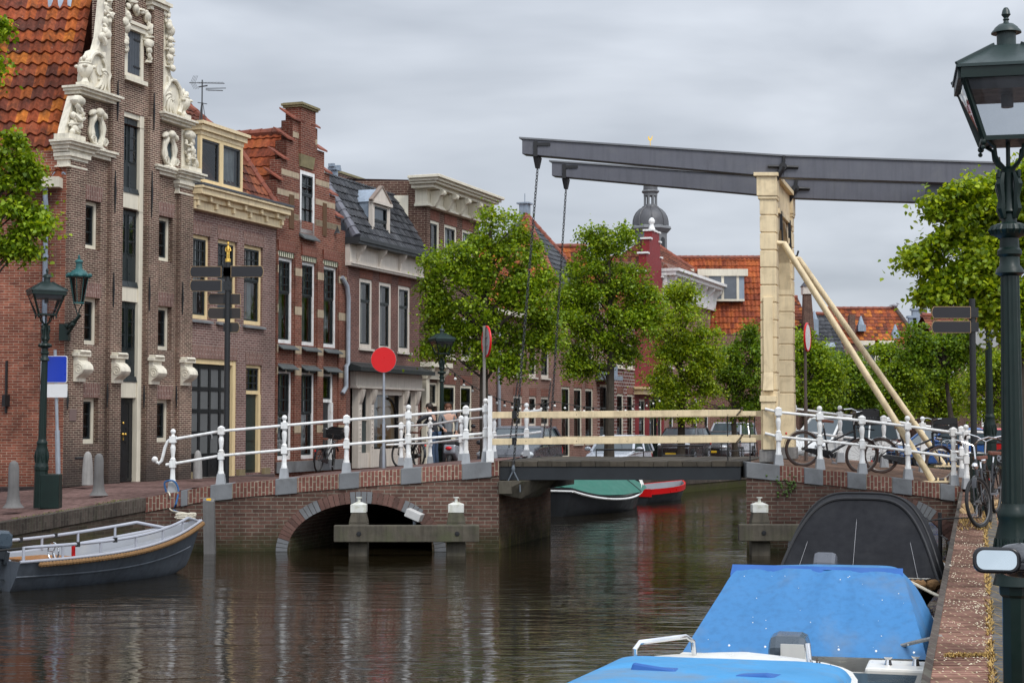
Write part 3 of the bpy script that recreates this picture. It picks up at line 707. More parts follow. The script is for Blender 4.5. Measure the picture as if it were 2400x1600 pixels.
for c in range(4):
    xa = a + (b - a) * c / 4; xb = a + (b - a) * (c + 1) / 4
    q.box(xa, xa + .05, .10, .13, 0, z1 - .13); q.box(xb - .05, xb, .10, .13, 0, z1 - .13)
    for r_ in range(5):
        za = (z1 - .2) * (r_ + .0) / 5 + .3 * (r_ == 0)
        q.box(xa + .05, xb - .05, .105, .13, (z1 - .2) * (r_ + 1) / 5 - .05, (z1 - .2) * (r_ + 1) / 5 + .05)
        if r_ > 0: g.box(xa + .06, xb - .06, .122, .129, (z1 - .2) * r_ / 5 + .05, (z1 - .2) * (r_ + 1) / 5 - .05)
o = h.part('garage_door', q, BLACKP); h.part('frosted_panel', g, M('frosted_glass', (.11, .115, .115), .5, .1, 3, spec=.5), o)
q = MB(); q.tube([((a + b) / 2 + .06, .07, .98), ((a + b) / 2 + .06, .07, 1.18)], .015, 6); q.box((a + b) / 2, (a + b) / 2 + .13, .08, .1, 1.08, 1.11); h.part('handle', q, CHROME, o)
window(h, (dor[0], dor[1], dor[3] - .78, dor[3]), YELLOWY, rec=.05, fw=.08, cols=3, rows=3, name='transom_window')
q = MB(); x0, x1, z0, z1 = dor; z1 -= .78
q.box(x0, x0 + .08, .05, .17, 0, z1); q.box(x1 - .12, x1, .03, .17, 0, z1); fr = h.part('door_frame', q, YELLOWY)
q = MB(); q.box(x0 + .08, x1 - .12, .12, .16, 0, z1); q.box(x0 + .14, x1 - .18, .10, .12, .12, .75); q.box(x0 + .14, x1 - .18, .10, .12, .9, z1 - .12)
h.part('front_door', q, M('green_black_door', (.02, .028, .022), .4))
q = MB(); n = 11
q.box(-.1, Wd + .16, -.46, .3, zct - .07, zct - .004, 0); q.box(-.08, Wd + .12, -.40, .3, zct - .22, zct - .0715, 0)
q.box(-.04, Wd + .06, -.26, .2, zct - .36, zct - .222, 0); q.box(-.02, Wd + .03, -.18, .2, zct - .58, zct - .362, 0)
for i in range(n):
    x = .05 + (Wd - .1) * i / (n - 1)
    if i % 2: q.box(x - .05, x + .05, -.34, -.25, zct - .35, zct - .223)
    else: q.box(x - .05, x + .05, -.25, -.18, zct - .5, zct - .363)
h.part('cornice', q, CREAM, bevel=.01)
q = MB(); q.box(-.1, Wd + .17, -.48, .3, zct - .003, zct + .05); h.part('gutter', q, M('lead_gutter', (.06, .065, .075), .5))
# mansard with dormer
zb = zct + .03; bh = h.Z(563, 360, .8) - zb
xb = h.X(563, 366, .8)
s1 = V((0, .8, bh)); tile_roof(h.root, (-.1, -.02, zb), (1, 0, 0), s1, [(0, 0), (Wd + .05, 0), (xb + .12, s1.length), (0, s1.length)], BROWN, .22, .3, seed=5)
ap = h.f(410, 226, 3.2); s2 = V((0, 2.4, ap[1] - zb - bh))
tile_roof(h.root, (-.1, .78, zb + bh), (1, 0, 0), s2, [(0, 0), (xb + .12, 0), (ap[0] + .1, s2.length), (0, s2.length)], BROWN, .22, .3, seed=6)
ridge(h.root, [(Wd - .05, .0, zb + .05), (xb, .8, zb + bh + .05), (ap[0], 3.2, ap[1] + .05)], RIDGE_R)
slab_roof(h.root, [(Wd, 0, zb), (Wd, 6, zb), (ap[0], 6, ap[1]), (ap[0], 3.2, ap[1]), (xb, .8, zb + bh)], BROWN, 'side_roof')
dx0, dx1 = h.X(466, 380), h.X(566, 400); dz0, dz1 = zb + .02, h.Z(466, 306)
q = MB(); q.box(dx0 + .01, dx0 + .05, .02, 2.6, dz0, dz1); q.box(dx1 - .05, dx1 - .01, .02, 2.6, dz0, dz1); q.box(dx0, dx1, .3, 2.6, dz1 - .02, dz1 + .1)
dm = h.part('dormer', q, LEADGREY)
q = MB(); q.box(dx0 - .13, dx1 + .14, -.2, 2.0, dz1 + .16, dz1 + .24); q.box(dx0 - .07, dx1 + .08, -.13, 1.9, dz1 + .02, dz1 + .1585); q.box(dx0 - .02, dx1 + .02, -.06, 1.8, dz1 - .09, dz1 + .0185)
h.part('dormer_cornice', q, CREAM, dm)
mid = dx0 + (dx1 - dx0) * .49
for a, b, cu in ((dx0, mid, None), (mid + .004, dx1, ('full',))): window(h, (a, b, dz0 + .1, dz1 - .09), YELLOWY, M('dark_grey_sash', (.05, .055, .06), .4), rec=-.04, fw=.09, cols=1, rows=1, curtain=cu, name='dormer_window')
q = MB(); q.box(dx0 - .08, dx1 + .1, -.15, .1, dz0 - .0, dz0 + .1); h.part('dormer_sill', q, YELLOWY, dm)
interior(h, dx0 + .06, dx1 - .06, dz0, dz1 - .1, .6)

# ================================================================ house 3: red brick stepped gable
A = street(645); h = House('stepped_gable_house', 'red brick house with stepped gable, cream stone bands and chimney on its peak', 'house', A, SANG)
Wd = h.X(808, 800)
ze = h.Z(640, 500)
wz = (h.Z(650, 803), h.Z(650, 600))
ops = [(h.X(650, 700), h.X(687, 700), *wz), (h.X(705, 700), h.X(740, 700), *wz), (h.X(756, 700), h.X(790, 700), *wz)]
gz_ = (h.Z(650, 1078), h.Z(650, 866)); gops = [(ops[0][0], ops[0][1], *gz_), (ops[1][0], ops[1][1], *gz_)]
dor = (ops[2][0] + .02, ops[2][0] + .72, .06, h.Z(756, 874))
gw = (h.X(703, 470), h.X(737, 470), h.Z(703, 544), h.Z(703, 398))
q = MB(); wall_grid(q, 0, Wd, -.6, ze, ops + gops + [dor])
steps = []
for (pl, yl), (pr, yr) in zip(((632, 458), (645, 410), (659, 363), (672, 317), (686, 271)), ((799, 524), (786, 472), (772, 422), (760, 367), (744, 311))):
    steps.append((max(h.X(pl, yl), 0), min(h.X(pr, yr), Wd), h.Z(pl, yl) - .12))
zprev = ze
for a, b, z in steps:
    if z > zprev:
        wall_grid(q, a, b, zprev, z, [gw] if zprev < gw[3] else []) if (zprev < gw[3]) else q.box(a, b, 0, .36, zprev, z)
        q.poly([(a, 0, zprev), (a, .36, zprev), (a, .36, z), (a, 0, z)][::-1]); q.poly([(a, 0, z), (b, 0, z), (b, .36, z), (a, .36, z)]); q.poly([(b, 0, zprev), (b, .36, zprev), (b, .36, z), (b, 0, z)])
        zprev = z
for a, b in ((0, ops[0][0] - .03), (ops[0][1] + .03, ops[1][0] - .03), (ops[1][1] + .03, ops[2][0] - .03), (ops[2][1] + .03, Wd)): q.box(a, b, -.05, .01, 0, wz[1] + .05)
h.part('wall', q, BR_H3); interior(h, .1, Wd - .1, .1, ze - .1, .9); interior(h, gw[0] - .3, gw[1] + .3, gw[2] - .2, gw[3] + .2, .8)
def bandbox(*a): q = MB(); q.box(*a); h.part('stone_band', q, BAND)
for pz in (gz_[1] - .02, gz_[0] + .85, wz[0] - .15, wz[0] + .95, wz[1] - .35, ):
    for a, b in ((0, ops[0][0] - .03), (ops[0][1] + .03, ops[1][0] - .03), (ops[1][1] + .03, ops[2][0] - .03), (ops[2][1] + .03, Wd)): bandbox(a - .0, b, -.056, .0, pz - .11, pz + .11)
for z in (ze + .05, gw[2] + .4, gw[2] + 1.0, gw[3] - .2, gw[3] + .95):
    lv = [s for s in steps if s[2] > z + .05]
    if not lv: continue
    a, b, _ = lv[0]
    if z > gw[3] or z < gw[2]: bandbox(a + .02, b - .02, -.007, .0, z - .08, z + .08)
    else: bandbox(a + .02, gw[0] - .06, -.007, 0, z - .08, z + .08); bandbox(gw[1] + .06, b - .02, -.007, 0, z - .08, z + .08)
q = MB()
for i, (a, b, z) in enumerate(steps):
    na, nb = (steps[i + 1][0], steps[i + 1][1]) if i + 1 < len(steps) else ((a + b) / 2 - .2, (a + b) / 2 + .2)
    for p, r_ in ((a - .05, na), (nb, b + .05)):
        if r_ - p < .05: continue
        n = max(2, int((r_ - p) / .12))
        q = MB()
        for j in range(2):
            q.hexa([(p, -.08 + .22 * j, z + .0 + .14 * j), (r_, -.08 + .22 * j, z + .14 * j), (r_, .2 + .2 * j, z + .19 + .14 * j), (p, .2 + .2 * j, z + .19 + .14 * j),
                    (p, -.08 + .22 * j, z + .05 + .14 * j), (r_, -.08 + .22 * j, z + .05 + .14 * j), (r_, .2 + .2 * j, z + .24 + .14 * j), (p, .2 + .2 * j, z + .24 + .14 * j)])
        h.part('step_coping', q, RIDGE_R)
cx0, cx1 = h.X(700, 290), h.X(734, 290); zt = h.Z(700, 238)
q = MB(); q.box(cx0, cx1, -.08, .42, steps[-1][2] - .9, zt - .16, 0); q.box(cx0 - .06, cx1 + .06, -.14, .48, zt - .16, zt - .02, 1); q.box(cx0 - .1, cx1 + .1, -.18, .52, zt - .1, zt - .04, 1)
q.hexa([(cx0 + .05, -.04, steps[-1][2] - 1.25), (cx1 - .05, -.04, steps[-1][2] - 1.25), (cx1 - .05, 0, steps[-1][2] - 1.25), (cx0 + .05, 0, steps[-1][2] - 1.25), (cx0, -.08, steps[-1][2] - .9), (cx1, -.08, steps[-1][2] - .9), (cx1, 0, steps[-1][2] - .9), (cx0, 0, steps[-1][2] - .9)], 1)
h.part('chimney', q, [BR_H3, M('mossy_stone', (.2, .17, .09), .85, .3, 5)])
LEADSASH = SASH
for o in ops:
    window(h, o, WHITE, rec=.06, fw=.09, cols=4, rows=4, split=.4, deep=.13, curtain=('sides',)); lintel(h, (o[0], o[1], 0, o[3] + .16), SOLD_R, .3, .05, -.058)
    q = MB(); q.box(o[0] + .02, o[1] - .02, -.02, .06, o[3] + .01, o[3] + .155)
    for i in range(8): x = o[0] + .06 + (o[1] - o[0] - .12) * i / 7; q.box(x - .02, x + .02, -.035, -.02, o[3] + .02, o[3] + .14, 1)
    h.part('tympanum', q, [CREAM2, M('olive_paint', (.10, .12, .07), .6)])
    for zt_, dz in ((o[2] - .02, .16), (o[2] - .55, .18)):
        q = MB(); q.hexa([(o[0] - .03, -.2, zt_ - dz), (o[1] + .03, -.2, zt_ - dz), (o[1] + .03, .02, zt_ - .04), (o[0] - .03, .02, zt_ - .04), (o[0] - .03, -.2, zt_ - dz + .03), (o[1] + .03, -.2, zt_ - dz + .03), (o[1] + .03, .02, zt_), (o[0] - .03, .02, zt_)])
        h.part('slate_apron', q, M('apron_slate', (.075, .085, .085), .5, .25, 6))
    q = MB(); q.box(o[0] + .03, o[1] - .03, -.03, .02, gz_[1] + .06, o[2] - .78, 0); x = (o[0] + o[1]) / 2
    for d in (-.05, .05): q.ball((x, -.04, (gz_[1] + o[2] - .7) / 2 + d), (.035, .02, .05), 6, 5, 1)
    h.part('black_fascia', q, [BLACKP, CREAM2])
for o in gops: window(h, o, WHITE, rec=.06, fw=.09, cols=4, rows=3, split=.48, deep=.13, curtain=('sides',))
window(h, gw, WHITE, rec=.0, fw=.1, cols=2, rows=2, split=.36, cols2=2, rows2=1, deep=.12, curtain=('full',)); lintel(h, (gw[0], gw[1], 0, gw[3] + .12), SOLD_R, .4, .03)
q = MB(); q.hexa([(gw[0] - .05, -.18, gw[2] - .2), (gw[1] + .05, -.18, gw[2] - .2), (gw[1] + .05, .02, gw[2] - .08), (gw[0] - .05, .02, gw[2] - .08), (gw[0] - .05, -.18, gw[2] - .16), (gw[1] + .05, -.18, gw[2] - .16), (gw[1] + .05, .02, gw[2]), (gw[0] - .05, .02, gw[2])]); h.part('slate_apron', q, MATS['apron_slate'])
for pa, pb, ya, yb in ((677, 688, 455, 535), (756, 765, 475, 552)):
    q = MB(); x0, x1 = h.X(pa, 500), h.X(pb, 500); q.box(x0, x1, -.02, .0, h.Z(pa, yb), h.Z(pa, ya)); h.part('louvre', q, M('brown_louvre', (.10, .05, .02), .7))
window(h, (dor[0], dor[1], dor[3] - .85, dor[3]), WHITE, rec=.03, fw=.08, cols=1, rows=1, name='transom_window')
q = MB(); q.box(dor[0], dor[0] + .06, .05, .17, 0, dor[3] - .85); q.box(dor[1] - .14, dor[1], .0, .17, 0, dor[3] - .85); fr = h.part('door_frame', q, WHITE)
q = MB(); q.box(dor[0] + .06, dor[1] - .14, .1, .15, 0, dor[3] - .86); h.part('front_door', q, BLACKP)
q = MB(); q.box(0, Wd, -.08, 0, 0, .3); h.part('plinth', q, BLUESTONE)
# steep roof behind the gable: the slope turned to the left is seen above the neighbour
rx = (steps[-1][0] + steps[-1][1]) / 2; rz_ = h.Z(668, 303, .4)
sl = V((rx, 0, rz_ - ze)); tile_roof(h.root, (0, .36, ze), (0, 1, 0), sl, [(0, 0), (8, 0), (8, sl.length), (0, sl.length)], ORANGE2, .24, .36, seed=8)
sl = V((-(Wd - rx), 0, rz_ - ze)); tile_roof(h.root, (Wd, .36, ze), (0, 1, 0), sl, [(0, 0), (8, 0), (8, sl.length), (0, sl.length)], ORANGE2, .24, .36, seed=9)
ridge(h.root, [(rx, .3, rz_ + .02), (rx, 8.3, rz_ + .02)], RIDGE_R, .13)

# ================================================================ house 4: maroon brick with shopfront and slate roof
A = street(808); h = House('shopfront_house', 'maroon brick house with off white shopfront, slate roof and pedimented dormer', 'house', A, SANG)
Wd = h.X(983, 800); zg = h.Z(815, 565); zc = h.Z(822, 620)
wz = (h.Z(842, 815), h.Z(842, 651))
ops = [(h.X(842, 730), h.X(872, 730), *wz), (h.X(888, 730), h.X(917, 730), *wz), (h.X(933, 730), h.X(961, 730), *wz)]
zs = h.Z(816, 868)
q = MB(); wall_grid(q, 0, Wd, zs, zg, ops); q.box(0, .3, -.03, .01, 0, zs); q.box(Wd - .15, Wd, -.03, .01, 0, zs); q.box(0, .12, -.06, .01, zs, zc)
h.part('wall', q, BR_H4); interior(h, .1, Wd - .1, .1, zg - .2, 1.2)
for o in ops: window(h, o, PINKY, rec=.02, fw=.11, cols=1, rows=1, split=.3, deep=.14, curtain=('blind',), sill='frame'); lintel(h, o, SOLD_R, .33, .0)
q = MB(); q.box(-.05, Wd + .1, -.5, .2, zg - .02, zg + .1); q.box(-.05, Wd + .08, -.46, .2, zg - .1, zg - .022)
h.part('gutter', q, M('black_gutter', (.03, .033, .035), .5))
q = MB(); q.box(0, Wd, -.14, .05, zc, zg - .1); q.box(-.03, Wd + .03, -.2, .04, zc - .06, zc - .001); q.box(-.03, Wd + .03, -.24, .04, zc, zc + .05)
for i in range(4):
    x = .55 + (Wd - 1.0) * i / 3
    q.prism([(-.14, zg - .1), (-.42, zg - .1), (-.38, zg - .2), (-.24, zg - .38), (-.2, zc + .06), (-.14, zc + .06)][::-1], x - .06, x + .06, ax='x')
h.part('cornice', q, PINKY)
# shopfront
q = MB(); q.hexa([(-.05, -.55, zs - .02), (Wd + .05, -.55, zs - .02), (Wd + .05, .02, zs + .0), (-.05, .02, zs), (-.05, -.55, zs + .1), (Wd + .05, -.55, zs + .1), (Wd + .05, .02, zs + .28), (-.05, .02, zs + .28)])
h.part('shop_canopy', q, M('canopy_black', (.02, .024, .024), .5))
q = MB(); q.box(.35, Wd - .2, -.2, .05, zs - .45, zs - .02); q.box(.3, Wd - .15, -.26, .05, zs - .52, zs - .452)
pil = [h.X(p, 950) for p in (833, 862, 938, 966)]
for x in pil:
    q.box(x - .12, x + .12, -.16, .05, 0, zs - .52); q.prism([(-.16, zs - .55), (-.3, zs - .55), (-.28, zs - .7), (-.2, zs - .95), (-.16, zs - 1.0)][::-1], x - .09, x + .09, ax='x')
    for j in range(10): q.ball((x, -.16, .5 + j * .14), .03, 6, 4)
q.box(pil[0], pil[1], -.1, .05, 0, .45); q.box(pil[1], pil[2], -.12, .1, 0, .55); q.box(pil[1], pil[2], -.12, .05, zs - .7, zs - .5)
sf = h.part('shopfront', q, PINKY)
def plain(x0, x1, z0, z1, y, mat, name, par): g = MB(); g.poly([(x0, y, z0), (x1, y, z0), (x1, y, z1), (x0, y, z1)]); return h.part(name, g, mat, par)
plain(pil[1] + .12, pil[2] - .12, .55, zs - .7, .06, GLASS, 'shop_window', sf)
q = MB(); a, b = pil[1] + .12, pil[2] - .12
q.box(a, a + .05, .0, .1, .55, zs - .7); q.box(b - .05, b, 0, .1, .55, zs - .7)
arc = [(b - .05 - (b - a) * .32 * (1 - math.cos(t)), .04, zs - .75 - .9 + .85 * math.sin(t)) for t in [i * math.pi / 20 for i in range(11)]]
q.tube(arc, .04, 6); h.part('window_arch', q, BLACKP, sf)
plain(a, a + (b - a) * .38, .6, zs - .75, .12, CURTAIN, 'shop_curtain', sf); plain(a + (b - a) * .4, b, .6, zs - .75, .16, M('ochre_screen', (.42, .22, .05), .8, .3, 1.0), 'shop_screen', sf)
for xa, xb in ((pil[0] + .12, pil[1] - .12), (pil[2] + .12, pil[3] - .12)):
    window(h, (xa, xb, zs - 1.5, zs - .55), PINKY, rec=-.04, fw=.05, cols=1, rows=1, name='transom_window'); q = MB(); q.box(xa, xb, .0, .05, 0, zs - 1.5); q.box(xa + .06, xb - .06, -.01, 0, .3, zs - 1.7); h.part('shop_door', q, M('shop_door_green', (.035, .05, .05), .4))
# slate roof
ht = 2.1; s1 = V((0, 1.3, ht)); x_h = .0
tile_roof(h.root, (0, -.3, zg + .08), (1, 0, 0), s1, [(0.1, 0), (Wd + .2, 0), (Wd + .2, s1.length), (.55, s1.length)], SLATE, .22, .3, seed=12)
hp = h.f(783, 425, 2.0); b0 = V((.12, -.3, zg + .12)); tp = V((.6, 1.2, zg + .08 + ht + .05))
ridge(h.root, [b0, tp], RIDGE_G, .14, step=.34)
sd2 = V((1.3, 0, ht)); tile_roof(h.root, (-.75, -.2, zg + .1), (0, 1, 0), tp - V((-.75, 1.2, zg + .1)), [(.0, 0), (6, 0), (6, 2.42), (1.4, 2.42)], SLATE, .22, .3, seed=13, name='side_roof')
dx0, dx1 = h.X(873, 500), h.X(912, 520); dz0 = zg + .1; dz1 = h.Z(873, 468)
q = MB(); q.box(dx0 + .02, dx1 - .02, .12, 2.4, dz0, dz1 - .05); q.prism([(dx0 - .02, dz1 - .05), (dx1 + .02, dz1 - .05), ((dx0 + dx1) / 2, dz1 + .42)], .1, 2.6)
dm = h.part('dormer', q, LEADGREY)
q = MB(); q.box(dx0 - .03, dx0 + .1, -.02, .12, dz0, dz1); q.box(dx1 - .1, dx1 + .03, -.02, .12, dz0, dz1); q.box(dx0 - .06, dx1 + .06, -.1, .1, dz1 - .1, dz1)
q.prism([(dx0 - .08, dz1), (dx1 + .08, dz1), ((dx0 + dx1) / 2, dz1 + .46)], -.04, .09)
for sx, x in ((-1, dx0), (1, dx1)): q.lathe([(.16, -.04), (.16, .04)], (x + sx * .08, .03, dz0 + .32), 12, rot=Matrix.Rotation(R(90), 3, 'X'))
h.part('dormer_front', q, PINKY, dm)
q = MB()
for a, b in (((dx0 - .13, dz1 - .02), ((dx0 + dx1) / 2, dz1 + .5)), ((dx1 + .13, dz1 - .02), ((dx0 + dx1) / 2, dz1 + .5))): q.beam((a[0], .0, a[1]), (b[0], .0, b[1]), .13, .06, up=(0, 0, 1))
h.part('pediment_moulding', q, M('brown_moulding', (.20, .15, .12), .6), dm)
window(h, (dx0 + .1, dx1 - .1, dz0 + .05, dz1 - .12), PINKY, rec=.0, fw=.05, cols=1, rows=1, split=.4, name='dormer_window')
q = MB(); x0, x1 = h.X(795, 420, 3.5), h.X(853, 430, 3.5); z1 = h.Z(800, 402, 3.5); q.box(x0, x1, 3.5, 4.2, zg + 1.5, z1 - .08, 0); q.box(x0 - .05, x1 + .05, 3.45, 4.25, z1 - .08, z1, 1)
h.part('chimney', q, [BR_H5, MATS['mossy_stone']])
q = MB(); x = h.X(784, 400, 2.2); z = h.Z(784, 400, 2.2); q.tube([(x, 2.2, zg + 2), (x, 2.2, z)], .12, 8); q.box(x - .2, x + .2, 2.05, 2.35, z, z + .1); q.box(x - .26, x - .16, 2.1, 2.3, z + .1, z + .2); q.box(x + .16, x + .26, 2.1, 2.3, z + .1, z + .2)
h.part('flue', q, LEADGREY)
q = MB(); x = -.1; q.tube([(x - .35, -.1, wz[1] - .1), (x - .1, -.15, wz[1] - .35), (x, -.15, wz[1] - .7), (x, -.15, zs + .2), (x - .12, -.15, zs + .1), (x - .12, -.15, zs - .5), (x - .3, -.12, zs - .7)], .07, 8)
h.part('downpipe', q, STEEL)

# ================================================================ house 5: tall umber brick with the big white cornice
A = street(994); h = House('white_cornice_house', 'tall umber brick house with heavy bracketed white cornice behind the broad tree', 'house', A, SANG)
Wd = h.X(1122, 800); zt = h.Z(1006, 421); zc = h.Z(998, 484)
w3 = (h.Z(998, 622), h.Z(998, 512)); w2 = (h.Z(998, 833), h.Z(998, 728)); w1 = (.9, h.Z(1040, 900))
def at3(a, b, zz): return (h.X(a, 700), h.X(b, 700), *zz)
o3 = [at3(a, b, w3) for a, b in ((999, 1029), (1041, 1070), (1083, 1108))]; o2 = [at3(a, b, w2) for a, b in ((997, 1030), (1041, 1068), (1082, 1106))]
o1 = [at3(a, b, w1) for a, b in ((1039, 1068), (1079, 1106))]
dor = (h.X(999, 950), h.X(1025, 950), .1, h.Z(1000, 895))
q = MB(); wall_grid(q, 0, Wd, -.7, zc + .2, o3 + o2 + o1 + [dor])
q.poly([(0, 0, 0), (0, 0, zt - .1), tuple(SIDE * 7 + V((0, 0, zt - .1))), tuple(SIDE * 7)][::-1]); q.box(.0, .3, -.08, .01, 0, zc)
h.part('wall', q, BR_H5); interior(h, .1, Wd - .1, .2, zc, .8)
for i, o in enumerate(o3 + o2 + o1): window(h, o, CREAM2, rec=.02, fw=.1, cols=2 if i < 3 else 1, rows=1, split=0 if i < 3 else .35, deep=.14, curtain=('full',) if i < 3 else None, sill='frame'); lintel(h, o, SOLD_R, .34, .0)
window(h, (dor[0], dor[1], dor[3] - .8, dor[3]), CREAM2, rec=.02, fw=.08, cols=1, rows=1, name='transom_window')
q = MB(); q.box(dor[0] - .28, dor[0], -.12, .05, 0, dor[3] + .1); q.box(dor[1], dor[1] + .28, -.12, .05, 0, dor[3] + .1); q.box(dor[0] - .3, dor[1] + .3, -.14, .05, dor[3] + .1, dor[3] + .5); q.box(dor[0] - .42, dor[1] + .42, -.4, .05, dor[3] + .5, dor[3] + .66)
for x in (dor[0] - .15, dor[1] + .15): q.prism([(-.12, dor[3] + .5), (-.36, dor[3] + .5), (-.3, dor[3] + .3), (-.12, dor[3] + .1)][::-1], x - .1, x + .1, ax='x')
h.part('door_surround', q, CREAM2)
q = MB(); q.box(dor[0], dor[1], .12, .17, .1, dor[3] - .8); h.part('front_door', q, M('shop_door_green2', (.03, .04, .04), .4))
q = MB(); z = zt
for pr, dz in ((.85, .1), (.75, .09), (.66, .08), (.5, .12)): q.box(-pr * .9, Wd + pr * .5, -pr, .3, z - dz, z - .0015); z -= dz
q.box(-.12, Wd + .05, -.14, .3, zc, z); q.box(-.22, Wd + .08, -.24, .3, zc - .02, zc + .06); q.box(-.16, Wd + .05, -.18, .3, zc + .06, zc + .12)
for i in range(5):
    x = .25 + (Wd - .4) * i / 4
    q.prism([(-.14, z - .02), (-.62, z - .02), (-.64, z - .12), (-.5, z - .2), (-.4, z - .4), (-.3, z - .55), (-.14, z - .6)][::-1], x - .1, x + .1, ax='x')
    q.lathe([(.11, -.11), (.11, .11)], (x, -.54, z - .1), 10, rot=Matrix.Rotation(R(90), 3, 'Y'))
h.part('cornice', q, CREAM2, bevel=.012)
slab_roof(h.root, [(0, .3, zt - .05), (Wd, .3, zt - .05), (Wd, 6, zt + .1), tuple(V((0, .3, 0)) + SIDE * 7 + V((0, 0, zt + .1)))], LEADGREY, 'flat_roof')
q = MB(); a = SIDE * .55; b = SIDE * 6; q.hexa([a - perp * .06 + V((0, 0, zc - .4)), b - perp * .06 + V((0, 0, zc - .4)), b + perp * .1 + V((0, 0, zc - .4)), a + perp * .1 + V((0, 0, zc - .4)), a - perp * .06 + V((0, 0, zc + .35)), b - perp * .06 + V((0, 0, zc + .35)), b + perp * .1 + V((0, 0, zc + .35)), a + perp * .1 + V((0, 0, zc + .35))]); h.part('side_fascia', q, CREAM2)
# ---------------------------------------------------------------- the rest of the left-bank row
def openings(h, rows):
    out = []
    for pxs, pt, pb in rows:
        zt, zb_ = h.Z(pxs[0][0], pt), h.Z(pxs[0][0], pb)
        for a, b in pxs: out.append((h.X(a, (pt + pb) / 2), h.X(b, (pt + pb) / 2), max(zb_, .12), zt))
    return out
def rowhouse(name, label, pl, pr, rows, zeave, wmat, fm, lint=SOLD_R, split=.35, zb=.55, dep=7):
    A = street(pl); h = House(name, label, 'house', A, SANG, zb); h.W = h.X(pr, 900)
    ops = openings(h, rows); h.ze = zeave - zb
    q = MB(); wall_grid(q, 0, h.W, 0, h.ze, ops)
    q.poly([(0, 0, 0), (0, 0, h.ze), tuple(SIDE * dep + V((0, 0, h.ze))), tuple(SIDE * dep)][::-1])
    q.poly([(h.W, 0, 0), (h.W, 0, h.ze), tuple(SIDE * dep + V((h.W, 0, h.ze))), tuple(SIDE * dep + V((h.W, 0, 0)))])
    h.part('wall', q, wmat); interior(h, .1, h.W - .1, .1, h.ze - .1, .8)
    for i, o in enumerate(ops):
        window(h, o, fm, rec=.03, fw=.1, cols=1, rows=1, split=split if o[3] - o[2] > 1 else 0, deep=.14, curtain=('full', .5) if i % 3 == 0 else None, sill='frame' if o[2] > .4 else None)
        lintel(h, o, lint, .3, .0)
    return h
def hiproof(h, ap, m_side, m_front, over=.12, tw=.24, th=.36, rm=RIDGE_R):
    ap = V(ap); z = h.ze; W = h.W
    e = V((1, 0, 0)); O = V((0, -over, z)); s = V((0, ap.y + over, ap.z - z)); sl = s.length
    tile_roof(h.root, O, e, s, [(0, 0), (W, 0), (ap.x, sl)], m_front, tw, th, 'front_roof', seed=3)
    # plane over the cross wall, turned towards the near end of the street
    O = V((0, -over, z)); e2 = SIDE; n = V((.9384, .3457, 0)); dd = (ap - O); along = dd.dot(e2); inw = dd - e2 * along
    tile_roof(h.root, O, e2, inw, [(0, 0), (along * 2, 0), (along, inw.length)], m_side, tw, th, 'side_roof', seed=4)
    O = V((W, -over, z)); dd = (ap - O); along = dd.dot(e2); inw = dd - e2 * along
    tile_roof(h.root, O, e2, inw, [(0, 0), (max(along * 2, 4), 0), (along, inw.length)], m_front, tw, th, 'rear_roof', seed=5)
    ridge(h.root, [(0, -over, z + .05), tuple(ap + V((0, 0, .05)))], rm, .12); ridge(h.root, [(W, -over, z + .05), tuple(ap + V((0, 0, .05)))], rm, .12)
def crossroof(h, x, zeave, zr, half, mat, length=7, over=.1, name='roof', k0=0.0):
    """ridge along the cross walls; the near plane faces the bridge"""
    perp = V((.9384, .3457, 0)); O = V((x, 0, zeave)) - perp * over - SIDE * .1; s = perp * (half + over) + V((0, 0, zr - zeave)); sl = s.length
    tile_roof(h.root, O, SIDE, s, [(k0, 0), (length, 0), (length, sl), (k0, sl)], mat, .24, .36, name, seed=7)
    t = O + s; ridge(h.root, [t + SIDE * k0 + V((0, 0, .04)), t + SIDE * length + V((0, 0, .04))], RIDGE_R, .12)
    s2 = perp * (half + over) - V((0, 0, zr - zeave)); slab_roof(h.root, [tuple(t), tuple(t + s2), tuple(t + s2 + SIDE * length), tuple(t + SIDE * length)][::-1], mat, 'far_roof')
    q = MB(); a = O + perp * over; q.poly([tuple(a), tuple(a + perp * half * 2), tuple(t)]); h.part('gable_wall', q, BR_H6)

h = rowhouse('low_tiled_house', 'low brick house with a grey downpipe and three white framed windows under the broad tree', 1122, 1303,
             [([(1203, 1224), (1240, 1257), (1268, 1287)], 926, 1000), ([(1203, 1224), (1240, 1257), (1268, 1287)], 800, 880)], 6.6, BR_H6, PINKY)
h.part('downpipe', (lambda q: (q.tube([(h.X(1170, 900, -.1), -.1, 0), (h.X(1170, 900, -.1), -.1, h.ze)], .07, 8), q)[1])(MB()), STEEL)
s = V((0, 3, 2.6)); tile_roof(h.root, (0, -.2, h.ze), (1, 0, 0), s, [(0, 0), (h.W, 0), (h.W, s.length), (0, s.length)], ORANGE, .24, .36)
q = MB(); q.box(0, h.W, -.25, .05, h.ze - .2, h.ze); h.part('gutter', q, CREAM2)
h = rowhouse('pyramid_roof_house', 'brick house with a steep pyramid roof, orange on one side and slate on the other', 1303, 1400,
             [([(1316, 1336)], 905, 1075), ([(1345, 1364), (1372, 1390)], 908, 1040), ([(1345, 1364), (1372, 1390)], 780, 855)], 7.9, BR_H6, CREAM2)
ax, az = h.f(1230, 502, 3.6); hiproof(h, (ax, 3.6, az), ORANGE, SLATE)
q = MB(); q.box(-.1, h.W, -.35, .05, h.ze - .1, h.ze); q.box(-.05, h.W, -.2, .05, h.ze - .5, h.ze - .101); h.part('cornice', q, PINKY)
